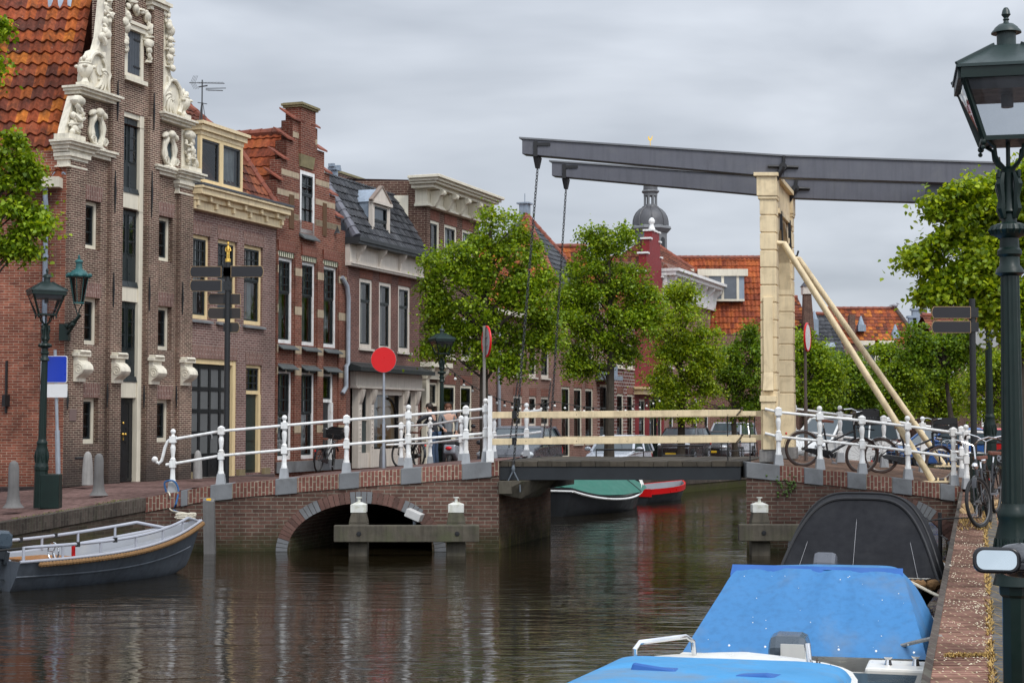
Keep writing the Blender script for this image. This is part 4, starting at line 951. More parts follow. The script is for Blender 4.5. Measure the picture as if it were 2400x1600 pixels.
q = MB(); q.box(ax - .22, ax + .22, 3.4, 3.8, az - .2, az + .45); q.box(ax - .3, ax + .3, 3.3, 3.9, az + .45, az + .52); q.tube([(ax, 3.6, az + .5), (ax, 3.6, az + .95)], .02, 5); h.part('roof_vent', q, LEADGREY)
STRIPE = brick('striped_brick', (.12, .04, .032), (.17, .06, .048), (.4, .36, .33), row=.16, bw=.4, dark=.2, mort=.02)
h = rowhouse('banded_house', 'dark red house of heavily banded brick with arched cream windows between trees', 1400, 1488,
             [([(1446, 1461), (1470, 1484)], 922, 1050), ([(1446, 1461), (1470, 1484)], 800, 860), ([(1406, 1424)], 900, 1060)], 7.4, STRIPE, CREAM2)
crossroof(h, -1.5, h.ze, h.Z(1400, 573), 2.6, ORANGE, 14)
q = MB(); q.box(h.X(1395, 860), h.X(1425, 860), -.7, .05, h.Z(1400, 890), h.Z(1400, 880)); q.box(h.X(1396, 860), h.X(1423, 860), -.5, .05, h.Z(1400, 880), h.Z(1400, 855)); h.part('porch_hood', q, LEADGREY)
RED = M('red_paint_wall', (.20, .014, .016), .6, .12, 3, streak=.15)
h = rowhouse('red_gable_house', 'narrow red painted house with a stepped neck gable edged in white', 1488, 1556,
             [([(1498, 1512), (1522, 1535), (1541, 1551)], 935, 1065), ([(1506, 1518), (1530, 1544)], 700, 740)], 7.0, RED, CREAM2, lint=RED)
q = MB(); t = MB(); zp = h.ze
for (pl, yl), pr in zip(((1500, 690), (1508, 637), (1515, 594), (1522, 560), (1528, 541)), (1556, 1553, 1550, 1547, 1545)):
    a, b, z = max(h.X(pl, yl), 0), min(h.X(pr, yl), h.W), h.Z(pl, yl)
    q.box(a, b, 0, .4, zp, z); zp = z
    for e0, e1 in ((a - .08, a + .32), (b - .32, b + .08)): t = MB(); t.box(e0, e1, -.08, .46, z, z + .09); h.part('gable_trim', t, WHITE)
c = (a + b) / 2; t = MB(); t.box(c - .22, c + .22, -.06, .46, zp, zp + .1); t.lathe([(.2, zp + .1), (.16, zp + .22), (.1, zp + .38), (.1, zp + .42), (.16, zp + .5), (.17, zp + .6), (.1, zp + .72), (.02, zp + .76)], (c, .2, 0), 12)
h.part('stepped_gable', q, RED); h.part('gable_finial', t, WHITE)
q = MB(); z = h.Z(1495, 912); q.box(-.1, h.W + .1, -.45, .05, z - .25, z); q.box(-.2, h.W + .2, -.6, .05, z, z + .12); h.part('shop_fascia', q, YELLOWY)
crossroof(h, .2, h.ze, h.ze + 3.0, 1.6, ORANGE, 9, k0=.6)
h = rowhouse('white_bracket_house', 'brick house with bracketed white cornice and hipped orange roof beside the red house', 1556, 1680,
             [([(1568, 1578), (1588, 1598), (1622, 1634)], 930, 1060), ([(1566, 1577), (1590, 1600), (1622, 1633)], 780, 860), ([(1651, 1660), (1667, 1675)], 960, 1060)], 10.6, BR_H6, WHITE)
z = h.Z(1550, 628) ; q = MB()
q.box(-.2, h.W, -.9, .05, z - .15, z); q.box(-.15, h.W, -.7, .05, z - .35, z - .151); q.box(-.05, h.W, -.2, .04, z - 1.5, z - .351)
for i in range(7): x = .3 + i * h.W / 7; q.prism([(-.2, z - .35), (-.65, z - .35), (-.6, z - .55), (-.35, z - .8), (-.25, z - 1.4), (-.2, z - 1.4)][::-1], x - .12, x + .12, ax='x')
h.part('cornice', q, WHITE); h.ze = z
ax, az = h.f(1549, 572, 4.0); hiproof(h, (min(max(ax, 1.2), h.W - 1), 4.0, az), ORANGE, BROWN)
h = rowhouse('mansard_house', 'brick house with a large orange roof and two cream framed roof dormers', 1680, 1712,
             [([(1688, 1702)], 960, 1060), ([(1690, 1702)], 870, 915)], 9.0, BR_H6, WHITE)
zr_ = h.Z(1690, 607); x0 = -1.0; zl_ = h.Z(1690, 790)
perp = V((.9384, .3457, 0)); O = V((x0, -2.2, zl_)); s = perp * 2.2 + V((0, 0, zr_ - zl_))
tile_roof(h.root, O, SIDE, s, [(-1.3, 0), (8, 0), (8, s.length), (-1.3, s.length)], ORANGE2, .24, .38, amp=.05, lift=.05, seed=15)
ridge(h.root, [O + s - SIDE * 1.3, O + s + SIDE * 8], RIDGE_R, .13)
q = MB(); a = O - SIDE * 1.3; b = O + SIDE * 8; q.poly([tuple(b), tuple(a), (a.x, a.y, 0), (b.x, b.y, 0)][::-1]); h.part('cross_wall', q, BR_H6)
for dk in (1.5, 4.6):
    c = O + s * .42 + SIDE * dk; f_ = -perp
    a = c - SIDE * 1.25 + f_ * .5; b = c + SIDE * 1.25 + f_ * .5; a2 = a + perp * 2.0; b2 = b + perp * 2.0; up = V((0, 0, 1))
    q = MB(); q.hexa([a, b, b2, a2, a + up * 1.45, b + up * 1.45, b2 + up * 1.45, a2 + up * 1.45]); d = h.part('dormer', q, LEADGREY)
    a3, b3 = a + f_ * .15 - SIDE * .2, b + f_ * .15 + SIDE * .2
    q = MB(); q.hexa([a3 + up * 1.45, b3 + up * 1.45, b2 + up * 1.45, a2 + up * 1.45, a3 + up * 1.85, b3 + up * 1.85, b2 + up * 1.85, a2 + up * 1.85])
    for t0, t1 in ((.12, .18), (.47, .53), (.82, .88)): p0 = a + (b - a) * t0; p1 = a + (b - a) * t1; q.hexa([p0 + f_ * .06, p1 + f_ * .06, p1, p0, p0 + f_ * .06 + up * 1.45, p1 + f_ * .06 + up * 1.45, p1 + up * 1.45, p0 + up * 1.45])
    q.hexa([a + f_ * .07, b + f_ * .07, b, a, a + f_ * .07 + up * .12, b + f_ * .07 + up * .12, b + up * .12, a + up * .12])
    h.part('dormer_frame', q, CREAM2, d)
    g = MB(); p0 = a + (b - a) * .18 + f_ * .03; p1 = a + (b - a) * .82 + f_ * .03; g.poly([tuple(p0 + up * .12), tuple(p1 + up * .12), tuple(p1 + up * 1.44), tuple(p0 + up * 1.44)][::-1]); h.part('pane', g, M('dormer_glass', (.06, .07, .085), .12, .2, 2, spec=.8), d)
h = rowhouse('white_window_house', 'tall narrow brick house with white framed windows just left of the bridge tower', 1712, 1800,
             [([(1728, 1738), (1747, 1757), (1766, 1776)], 930, 1060), ([(1728, 1738), (1747, 1757), (1766, 1776)], 790, 860)], 8.4, BR_H6, WHITE)
s = V((0, 3, 2.6)); tile_roof(h.root, (0, -.2, h.ze), (1, 0, 0), s, [(0, 0), (h.W, 0), (h.W, s.length), (0, s.length)], ORANGE, .3, .5)

# ---------------------------------------------------------------- houses closing the view beyond the bend, facing the bridge
def front_house(name, label, p0, p1, Y, py_eave, wmat, ridge_py=None, ridge_px=None, rmat=ORANGE, wins=(), fm=WHITE, zb=.6, tw=.3, th=.45, group='houses beyond the canal bend', cat='house', depth=7):
    a = at(p0, py_eave, Y); b = at(p1, py_eave, Y)
    h = House(name, label, cat, (a.x, Y), 0.0, zb, group); h.W = b.x - a.x; h.ze = a.z - zb
    ops = []
    for pa, pb, yt, yb in wins: ops.append((h.X(pa, yt), h.X(pb, yt), max(h.Z(pa, yb), .1), h.Z(pa, yt)))
    q = MB(); wall_grid(q, 0, h.W, 0, h.ze, ops)
    q.poly([(0, 0, 0), (0, 0, h.ze), (0, depth, h.ze), (0, depth, 0)]); q.poly([(h.W, 0, 0), (h.W, depth, 0), (h.W, depth, h.ze), (h.W, 0, h.ze)])
    h.part('wall', q, wmat)
    if ops: interior(h, .05, h.W - .05, .1, h.ze - .1, .7)
    for o in ops: window(h, o, fm, rec=.02, fw=.12, cols=2, rows=2, deep=.12, barw=.05)
    if ridge_py is not None:
        yr = depth / 2; zr_ = h.Z((p0 + p1) / 2, ridge_py, yr); s = V((0, yr + .2, zr_ - h.ze)); sl = s.length
        r0, r1 = (h.X(ridge_px[0], ridge_py, yr), h.X(ridge_px[1], ridge_py, yr)) if ridge_px else (0, h.W)
        tile_roof(h.root, (0, -.2, h.ze), (1, 0, 0), s, [(-.2, 0), (h.W + .2, 0), (r1, sl), (r0, sl)], rmat, tw, th, seed=21)
        slab_roof(h.root, [(r0, yr, zr_), (r1, yr, zr_), (h.W + .2, depth + .2, h.ze), (-.2, depth + .2, h.ze)][::-1], rmat, 'rear_roof')
        if r1 < h.W - .3: slab_roof(h.root, [(r1, yr, zr_), (h.W + .2, -.2, h.ze), (h.W + .2, depth, h.ze)], BROWN, 'hip_roof'); ridge(h.root, [(r1, yr, zr_ + .05), (h.W + .2, -.2, h.ze + .05)], M('dark_ridge', (.07, .045, .035), .8, .3), .16)
        else: q = MB(); q.poly([(h.W, 0, h.ze), (h.W, depth, h.ze), (h.W, yr, zr_)]); h.part('gable_wall', q, wmat)
        ridge(h.root, [(r0, yr, zr_ + .04), (r1, yr, zr_ + .04)], RIDGE_R, .15, step=.6)
        h.zr = zr_
    return h
h = front_house('broad_roof_house', 'long house with a broad weathered orange roof hipped at its far end', 1905, 2150, 125, 805, BR_H6, 724, (1940, 2098),
                wins=((1960, 1985, 850, 900), (2030, 2055, 850, 900), (2100, 2120, 850, 900)))
q = MB()
for px, py in ((2015, 742), (2170, 700)):
    pass
x, z = h.f(1996, 755); q.box(x - .1, x + .35, .3, .9, z - 3, z + .6, 0); h.part('chimney', q, BR_H5)
for px, py, nm in ((2016, 765, 'roof_hatch'), (2096, 785, 'roof_vent')):
    x, z = h.f(px, py, 1.0); q = MB(); q.box(x - .3, x + .3, .3, 1.0, z - .4, z + .1); q.lathe([(.3, z + .1), (.05, z + .8)], (x, .7, 0), 8); h.part(nm, q, LEADGREY)
for px in (2036, 2072):
    x, z = h.f(px, 850, -.2); q = MB(); q.box(x - .55, x + .55, -.3, 2.2, z, z + 1.35); q.box(x - .75, x + .75, -.5, 2.2, z + 1.35, z + 1.7); d = h.part('dormer', q, CREAM2)
    q = MB(); q.box(x - .42, x + .42, -.33, -.301, z + .15, z + 1.25); h.part('pane', q, MATS['dormer_glass'], d)
bird = MB(); p = at(2097, 719, 128.3); bird.ball((0, 0, .12), (.28, .16, .15), 8, 6); bird.ball((.22, 0, .26), (.1, .09, .1), 8, 6); bird.tube([(.3, 0, .26), (.42, 0, .24)], [.03, .01], 5); bird.tube([(0, 0, -.12), (0, 0, .05)], .02, 5)
bird.tube([(-.2, 0, .14), (-.45, 0, .1)], [.1, .03], 6)
o = bird.build('seagull', M('gull_grey', (.3, .3, .32), .7)); o.location = p; tag(o, 'small grey gull standing on the ridge of the broad orange roof', 'bird')
h = front_house('slate_roof_house', 'small house with a steep grey slate roof behind the two slanting bridge poles', 1898, 1975, 112, 835, BR_H5, 737, None, SLATE, wins=((1910, 1928, 860, 910), (1945, 1960, 860, 910)))
x, z = h.f(1909, 765, 1.0); q = MB(); q.box(x - .25, x + .25, .8, 1.3, z - .6, z + .5); q.lathe([(.25, z + .5), (.04, z + 1.1)], (x, 1.05, 0), 8); h.part('roof_vent', q, LEADGREY)
x, z = h.f(1946, 838, -.2); q = MB(); q.box(x - .3, x + .3, -.2, 1.6, z, z + .75); q.box(x - .38, x + .38, -.28, 1.6, z + .75, z + 1.05, 0, .1); d = h.part('dormer', q, LEADGREY); q = MB(); q.box(x - .2, x + .2, -.23, -.201, z + .1, z + .7); h.part('pane', q, MATS['dormer_glass'], d)
h = front_house('chimney_gable_house', 'brick house with a slim gable topped by a white banded chimney', 1850, 1892, 105, 765, BR_H5, 698, None, ORANGE)
x0, x1 = h.X(1879, 700), h.X(1899, 700); z0, z1 = h.Z(1880, 790), h.Z(1880, 655); zc = h.Z(1880, 690)
q = MB(); q.box(x0, x1 + .2, -.4, .3, 0, z0); q.hexa([(x0, -.4, z0), (x1 + .2, -.4, z0), (x1 + .2, .3, z0), (x0, .3, z0), (x0 + .1, -.4, zc), (x1, -.4, zc), (x1, .3, zc), (x0 + .1, .3, zc)])
q.box(x0 + .02, x1 + .08, -.48, .38, zc, zc + .5, 1); q.hexa([(x0 - .05, -.55, zc + .5), (x1 + .15, -.55, zc + .5), (x1 + .15, .45, zc + .5), (x0 - .05, .45, zc + .5), (x0 + .3, -.2, z1), (x1 - .2, -.2, z1), (x1 - .2, .1, z1), (x0 + .3, .1, z1)], 2)
h.part('chimney', q, [BR_H5, PINKY, M('dark_cap', (.05, .05, .06), .7)])
h = front_house('grey_roof_house', 'distant house with low grey roofs beneath the thin church spire', 2135, 2262, 140, 790, BR_H5, 742, (2150, 2250), SLATE, wins=((2160, 2180, 840, 890), (2215, 2232, 860, 900)))
for px, pt in ((2147, 722), (2138, 740)):
    x, z = h.f(px, 770, 1); zt = h.Z(px, pt, 1); q = MB(); q.box(x - .3, x + .3, .8, 1.4, h.ze - .5, zt - .2); q.box(x - .42, x + .42, .7, 1.5, zt - .2, zt); h.part('chimney_pipe', q, LEADGREY)
h = front_house('quay_corner_house', 'brown brick house at the right edge half hidden by leaves and lamp posts', 2195, 2500, 100, 800, BR_H5, 740, None, BROWN, wins=((2222, 2236, 845, 885), (2262, 2278, 845, 885), (2300, 2320, 845, 890), (2345, 2365, 845, 890), (2222, 2236, 930, 1000), (2300, 2320, 930, 1000)))
# distant spire and domed church tower
Y = 260; b = at(2163, 760, Y); t = at(2163, 682, Y); m = at(2163, 700, Y)
q = MB(); q.lathe([(1.6, 0), (1.5, b.z - 4), (1.0, b.z), (.14, m.z), (.1, m.z)], (0, 0, 0), 8, smooth=False); q.tube([(0, 0, m.z - .5), (0, 0, t.z)], .08, 5); q.box(-.5, .5, -.04, .04, m.z + .5, m.z + .7)
o = q.build('church_spire', M('spire_slate', (.06, .065, .075), .6)); o.location = (b.x, Y, 0); tag(o, 'thin dark church spire rising over the far roofs', 'church spire')
Y = 220; c = at(1525, 570, Y); S_ = Y / FPX
def zz(py): return at(1525, py, Y).z
root = thing('church_tower', 'dark domed church tower with open lantern behind the orange roofs', 'church tower', (c.x, Y, 0))
DOME = M('lead_dome', (.085, .085, .09), .5, .2, .6, metal=.2, streak=.3); DOMEW = M('lead_grey_wood', (.14, .145, .15), .6, .15, 1)
q = MB(); q.lathe([(40 * S_, 0), (40 * S_, zz(548)), (43 * S_, zz(546)), (51 * S_, zz(538)), (49 * S_, zz(533)), (42 * S_, zz(530))], n=8, ph=.39, smooth=False)
q.box(-46 * S_, 46 * S_, -46 * S_, 46 * S_, 0, zz(600))
h_ = q.build('drum', DOMEW, root)
for i in range(8):
    a = i * math.pi / 4 + math.pi / 2 + .0; q = MB(); rr = 37.4 * S_; cx, cy = math.cos(a) * rr, math.sin(a) * rr; tx, ty = -math.sin(a), math.cos(a); w_ = 7 * S_
    pts = [(-w_, zz(600)), (w_, zz(600)), (w_, zz(565))] + [(w_ * math.cos(t), zz(565) + w_ * math.sin(t)) for t in (.5, 1.0, 1.57, 2.1, 2.6)] + [(-w_, zz(565))]
    q.poly([(cx + tx * u, cy + ty * u, z) for u, z in pts]); q.build('louvre_arch', BLACKP, root)
q = MB(); dm = [(41 * S_, zz(530)), (40.5 * S_, zz(518)), (38 * S_, zz(508)), (33 * S_, zz(499)), (26 * S_, zz(492)), (18 * S_, zz(487)), (17 * S_, zz(484))]; q.lathe(dm, n=32)
for i in range(8):
    a = i * math.pi / 4; q.tube([(r_ * 1.01 * math.cos(a), r_ * 1.01 * math.sin(a), z) for r_, z in dm], .1, 5)
q.build('dome', DOME, root)
q = MB()
for i in range(8):
    a = (i + .5) * math.pi / 4; q.box(14 * S_ * math.cos(a) - .13, 14 * S_ * math.cos(a) + .13, 14 * S_ * math.sin(a) - .13, 14 * S_ * math.sin(a) + .13, zz(484), zz(456))
q.lathe([(17 * S_, zz(488)), (17 * S_, zz(480))], n=8, ph=.39); q.lathe([(17 * S_, zz(460)), (17 * S_, zz(454)), (22 * S_, zz(450)), (21 * S_, zz(447)), (17.5 * S_, zz(446))], n=8, ph=.39, smooth=False); q.build('lantern', DOMEW, root)
q = MB(); q.lathe([(17 * S_, zz(446)), (16.5 * S_, zz(436)), (13 * S_, zz(426)), (7 * S_, zz(420)), (3 * S_, zz(414)), (1.2 * S_, zz(405)), (.6 * S_, zz(345))], n=16); q.build('lantern_cap', DOME, root)
q = MB(); z = zz(326); q.prism([(-.36, .3), (-.3, -.1), (0, -.35), (.28, -.1), (.33, .28), (.42, .5), (.26, .42), (.1, .05), (-.1, .05), (-.2, .45)], -.05, .05); q.v = [(a * .9, b, z + d * .9) for a, b, d in q.v]
q.tube([(0, 0, zz(346)), (0, 0, zz(329))], .06, 5); q.build('weather_cock', GOLD, root)
# the facing row on the right bank (mirrored by the windows and the water)
for i, (x, y, lab) in enumerate(((21, 38, 'brick canal house on the right bank nearest the bridge'), (24.5, 50, 'brick canal house on the right bank in the middle'), (28.5, 62, 'brick canal house on the right bank farthest along'))):
    h = House('canal_house', lab, 'house', (x + 3.2, y + 11), SANG + math.pi, 1.0, 'houses on the right bank'); h.W = 11.5; h.ze = 8.5
    ops = [(1 + 2.4 * k, 2.2 + 2.4 * k, z0, z0 + 1.9) for k in range(4) for z0 in (1.0, 4.6)]
    q = MB(); wall_grid(q, 0, h.W, 0, h.ze, ops); q.box(0, h.W, .31, 6, 0, h.ze - .05); h.part('wall', q, (BR_H6, BR_H4, BR_PURP)[i])
    for o in ops:
        q = MB(); q.box(o[0], o[1], .1, .2, o[3] - .12, o[3]); q.box(o[0], o[0] + .12, .1, .2, o[2], o[3] - .12); q.box(o[1] - .12, o[1], .1, .2, o[2], o[3] - .12); q.box(o[0], o[1], .1, .2, o[2], o[2] + .12); fr = h.part('window', q, WHITE)
        q = MB(); q.poly([(o[0], .17, o[2]), (o[1], .17, o[2]), (o[1], .17, o[3]), (o[0], .17, o[3])]); h.part('pane', q, MATS['dormer_glass'], fr)
    s = V((0, 3.2, 3)); tile_roof(h.root, (0, -.2, h.ze), (1, 0, 0), s, [(0, 0), (h.W, 0), (h.W, s.length), (0, s.length)], ORANGE, .35, .5)
# ---------------------------------------------------------------- water, ground, quay walls, bridge
def lerp_tab(x, tab):
    if x <= tab[0][0]: return tab[0][1]
    for (a, b), (c, d) in zip(tab, tab[1:]):
        if x <= c: return b + (d - b) * (x - a) / (c - a)
    return tab[-1][1]
# water
m, nt, N, L, p = _new('canal_water')
p.inputs['Base Color'].default_value = (.013, .0095, .0045, 1); p.inputs['Roughness'].default_value = .025; p.inputs['IOR'].default_value = 1.52; p.inputs['Specular IOR Level'].default_value = .5
tc = N.new('ShaderNodeTexCoord')
def wav(sx, sy, scale, det, rot=0.0, dist=0.0):
    mp = N.new('ShaderNodeMapping'); mp.inputs['Scale'].default_value = (sx, sy, 1); mp.inputs['Rotation'].default_value = (0, 0, rot)
    L.new(tc.outputs['Object'], mp.inputs[0]); return _noise(N, L, mp.outputs[0], scale, det, .5, dist)
fine = wav(.38, 1.7, 6.5, 3, .06, .3); mid = wav(.4, 1.3, 1.7, 2, -.06, .4); patch = _range(N, L, wav(.6, 1, .28, 2), .38, .62, .45, 1.0)
hgt = _math(N, L, 'MULTIPLY', _math(N, L, 'ADD', _math(N, L, 'MULTIPLY', fine, .36), mid), patch)
b = N.new('ShaderNodeBump'); b.inputs['Strength'].default_value = .85; b.inputs['Distance'].default_value = .03
L.new(hgt, b.inputs['Height']); L.new(b.outputs[0], p.inputs['Normal'])
WATER = m
q = MB(); q.poly([(-60, -30, 0), (120, -30, 0), (120, 200, 0), (-60, 200, 0)]); o = q.build('water', WATER); tag(o, 'dark rippled canal water', kind='structure')

LQ = [(-22, -2.7), (-8.45, 26.8), (-6.85, 30.4)]                              # near left quay edge
LQ2 = [(.75, 35.0), (.5, 40), (.65, 44), (1.9, 48.5), (4.0, 52), (5.55, 54.5), (8.76, 60.6), (14, 70), (23, 84), (40, 108)]
RQ = [(-3.24, -10), (8.40, 30.4)]
RQ2 = [(9.6, 34.6), (15.5, 52), (21, 64), (29, 77), (46, 96)]
def plerp(poly, y):
    return lerp_tab(y, [(b, a) for a, b in poly])
def zL(x, y):
    v = min(max(.266 + .0664 * x + .039 * y, .55), 1.0)
    if y > 42: v = min(v, 1.0 - .5 * min(1, (y - 42) / 13))
    return v
def zR(y): return .83 + .014 * (y - 10) if y < 32 else max(1.14 - .03 * (y - 32), .6)
PAVE_L = brick('red_pavers', (.115, .066, .06), (.175, .105, .096), (.10, .088, .062), row=.09, bw=.2, mode='floor', mort=.006, dark=.4, vs=.6)
PAVE_R = brick('worn_pavers', (.10, .042, .034), (.205, .10, .082), (.34, .26, .16), row=.068, bw=.21, mode='floorx', mort=.006, dark=.6, vs=1.3)
PAVE_B = brick('bridge_pavers', (.12, .07, .052), (.185, .11, .078), (.10, .085, .06), row=.085, bw=.2, mode='floor', mort=.007, dark=.45, vs=.9)
q = MB()
offs = [0, .35, 1, 2, 3.5, 6, 10, 18, 40, 90]
rows = []
for y in (-20, -2.7, 8, 18, 22, 26.8, 28.6, 30.4): rows.append([(plerp(LQ, y) - d, y, zL(plerp(LQ, y) - d, y)) for d in offs])
q.grid(rows, 0, False, True)
rows = []
for y in (30.4, 32, 33.5, 35): rows.append([(-6.85 - d * 1.0 + (y - 30.4) * .0, y, zL(-6.85 - d, y)) for d in offs])
q.grid(rows, 0, False, True)
rows = []
for y in (35, 37, 40, 43, 46, 50, 54.5, 58, 60.6, 65, 70, 77, 84, 95, 108, 180): rows.append([(plerp(LQ2, y) - d, y, zL(plerp(LQ2, y) - d, y)) for d in [0, .4, 2, 4, 6, 8, 10, 14, 30, 90]])
q.grid(rows, 0, False, True)
q.grid([[(-6.85, 30.42, .98), (-.5, 30.42, .98)], [(-6.85, 35, .98), (.7, 35, .98)]], 0, False)
o = q.build('left_bank_ground', PAVE_L); tag(o, 'red brick paved street on the left bank', kind='structure')
q = MB(); rows = []
for y in (-20, -10, 0, 4, 7, 10, 13, 16, 19.6, 23, 26, 28, 30.4): rows.append([(plerp(RQ, y) + d, y, zR(y)) for d in (0, .42, 1, 2, 4, 8, 20, 90)])
q.grid(rows, 0, False)
rows = []
for y in (30.4, 34.6): rows.append([(plerp([RQ[1], RQ2[0]], y) + d, y, zR(y)) for d in (0, .42, 1, 2, 4, 8, 20, 90)])
q.grid(rows, 0, False)
rows = []
for y in (34.6, 40, 46, 52, 58, 64, 70, 77, 86, 96, 120, 180): rows.append([(plerp(RQ2, y) + d, y, zR(y)) for d in (0, .42, 1, 2, 4, 8, 20, 90)])
q.grid(rows, 0, False)
o = q.build('right_bank_ground', PAVE_R); tag(o, 'worn brick paving of the right quay', kind='structure')
q = MB(); q.grid([[(-90, 170, .5), (200, 170, .5)], [(-400, 900, .5), (600, 900, .5)]], 0, False)
o = q.build('far_ground', PAVE_L); tag(o, 'flat ground beyond the houses', kind='structure')
# kerb joint: slate strip and dry grass between coping and pavement
q = MB(); rows = []
for y in np.arange(2, 30, 1.0): rows.append([(plerp(RQ, y) + d, y, zR(y) + .004) for d in (.43, .58)])
q.grid(rows, 0, False); o = q.build('kerb_strip', brick('kerb_setts', (.07, .075, .08), (.12, .12, .125), (.22, .16, .08), row=.15, bw=.11, mode='floor', mort=.012, dark=.4)); tag(o, 'narrow strip of slate setts along the quay coping', kind='structure')
rnd = random.Random(11); q = MB()
def tuft(x, y, z, s, n=7):
    for i in range(n):
        a = rnd.uniform(0, 6.28); l = s * rnd.uniform(.5, 1.2); w_ = .004 + s * .05
        dx, dy = math.cos(a) * l * .6, math.sin(a) * l * .6; px, py = -math.sin(a) * w_, math.cos(a) * w_
        q.add([(x - px, y - py, z), (x + px, y + py, z), (x + dx, y + dy, z + l * .6)], [(0, 1, 2)])
y = 4.0
while y < 29:
    x = plerp(RQ, y)
    if mnoise.noise((y * 1.3, 0, 0)) > -.35:
        tuft(x + .415 + rnd.uniform(-.025, .025), y, zR(y), .055, 6)
    if rnd.random() < .45: tuft(x + .61 + rnd.uniform(-.03, .03), y, zR(y), .04, 4)
    y += .022 + y * .0012
for i in range(260): yy = 11.1 + rnd.gauss(0, .03); tuft(plerp(RQ, yy) + rnd.uniform(.1, .42), yy, zR(yy), .035, 4)
for i in range(160): yy = rnd.uniform(21.5, 23.5); tuft(plerp(RQ, yy) + rnd.uniform(.05, .5), yy, zR(yy), .07, 4)
o = q.build('dry_grass', M('dry_grass_blades', (.34, .22, .07), .9, .4, 9, island=.45)); tag(o, 'dry yellow grass in the joint of the quay coping', 'grass', kind='stuff')
q = MB(); rnd.seed(4)
for i in range(5200):
    yy = rnd.uniform(8, 27); xx = plerp(RQ, yy) + rnd.uniform(.01, 1.2) if rnd.random() < .8 else plerp(RQ, yy) + rnd.uniform(.3, .44); r_ = rnd.uniform(.003, .0085)
    if mnoise.noise((xx * 2.5, yy * 2.5, 3)) + .5 * mnoise.noise((xx * 9, yy * 14, 1)) < .0: continue
    q.lathe([(r_, 0), (r_ * .5, .003)], (xx, yy, zR(yy) + .001), 5)
o = q.build('fallen_petals', M('pale_petals', (.72, .64, .46), .9, .2, 9)); tag(o, 'pale specks of fallen blossom on the right quay', 'petals', kind='stuff')
q = MB(); rnd.seed(9)
for i in range(420):
    t = rnd.random(); x, y = LQ[1][0] + (LQ[2][0] - LQ[1][0]) * t, 26.8 + 3.6 * t; x -= abs(rnd.gauss(0, .25)) + .05
    if mnoise.noise((x * .9, y * .9, 2)) > .0: tuft(x, y, zL(x, y), .04, 4)
o = q.build('quay_moss', M('moss_grass', (.12, .13, .035), .95, .4, 9, island=.4)); tag(o, 'low moss and weeds along the left quay edge', 'weeds', kind='stuff')

QUAYBR = brick('quay_brick', (.045, .033, .026), (.085, .058, .045), (.09, .08, .06), row=.065, bw=.22, dark=.5, stain=((.05, .055, .012), .05, .55), smear=(.03, .027, .02))
QUAYTOP = brick('quay_coping_brick', (.06, .048, .04), (.10, .078, .065), (.11, .1, .08), row=.065, bw=.24, mode='soldier', dark=.5, smear=(.04, .045, .02))
def quay(name, label, pts, ztop, flip=1, cop=.24, inl=.15):
    root = thing(name, label, 'quay wall', (pts[0][0], pts[0][1], 0)); o0 = V((pts[0][0], pts[0][1], 0)); a = MB(); c = MB()
    for (xa, ya), (xb, yb) in zip(pts, pts[1:]):
        za, zb_ = ztop(xa, ya) + .002, ztop(xb, yb) + .002; n = V((yb - ya, xa - xb, 0)).normalized() * flip
        A_, B_ = V((xa, ya, 0)) - o0, V((xb, yb, 0)) - o0; u = V((0, 0, 1))
        a.hexa([A_ - u, B_ - u, B_ - n * .14 - u, A_ - n * .14 - u, A_ + u * (za - cop), B_ + u * (zb_ - cop), B_ - n * .14 + u * (zb_ - cop), A_ - n * .14 + u * (za - cop)])
        A2, B2 = A_ + n * .025, B_ + n * .025
        c.hexa([A2 + u * (za - cop), B2 + u * (zb_ - cop), B_ - n * inl + u * (zb_ - cop), A_ - n * inl + u * (za - cop), A2 + u * (za + .004), B2 + u * (zb_ + .004), B_ - n * inl + u * (zb_ + .004), A_ - n * inl + u * (za + .004)])
    a.build('wall', QUAYBR, root); c.build('coping', QUAYTOP, root)
quay('quay_wall', 'dark mossy quay wall behind the grey dinghy', LQ, zL)
quay('quay_wall', 'dark quay wall behind the green covered boat', LQ2, zL)
quay('quay_wall', 'brick quay wall beside the blue covered boats', RQ, lambda x, y: zR(y), -1, .24, .03)
quay('quay_wall', 'far quay wall of the right bank beyond the bridge', RQ2, lambda x, y: zR(y), -1)

# ---------------------------------------------------------------- bridge abutments
BY, BK = 30.4, .289                                                    # front face of the bridge, skew of the canal against it
LTOP = [(-6.85, 1.0), (-5.6, 1.23), (-3.0, 1.46), (-.8, 1.63), (-.2, 1.69)]
RTOP = [(4.38, 1.66), (5.78, 1.52), (6.57, 1.44), (7.42, 1.336), (8.42, 1.20)]
BRIDGEBR = brick('bridge_brick', (.082, .043, .033), (.14, .074, .056), (.185, .16, .125), row=.072, bw=.235, dark=.42, mort=.009, stain=((.03, .034, .012), .0, .5), smear=(.06, .04, .034), bmp=.7)
PIERBR = brick('pier_brick', (.21, .125, .09), (.31, .19, .135), (.26, .22, .17), row=.072, bw=.235, dark=.5, stain=((.035, .04, .01), .05, .7), smear=(.30, .28, .05), bmp=.7)
COPBR = brick('coping_brick', (.14, .055, .042), (.215, .09, .07), (.32, .27, .20), row=.068, bw=.2, mode='soldier', dark=.3, mort=.009, bmp=.7)
VOUS = M('voussoir_brick', (.115, .06, .047), .85, .2, 8, bump=.5, bs=50, island=.3, dirt=(.07, .05, .04), dfac=.5)
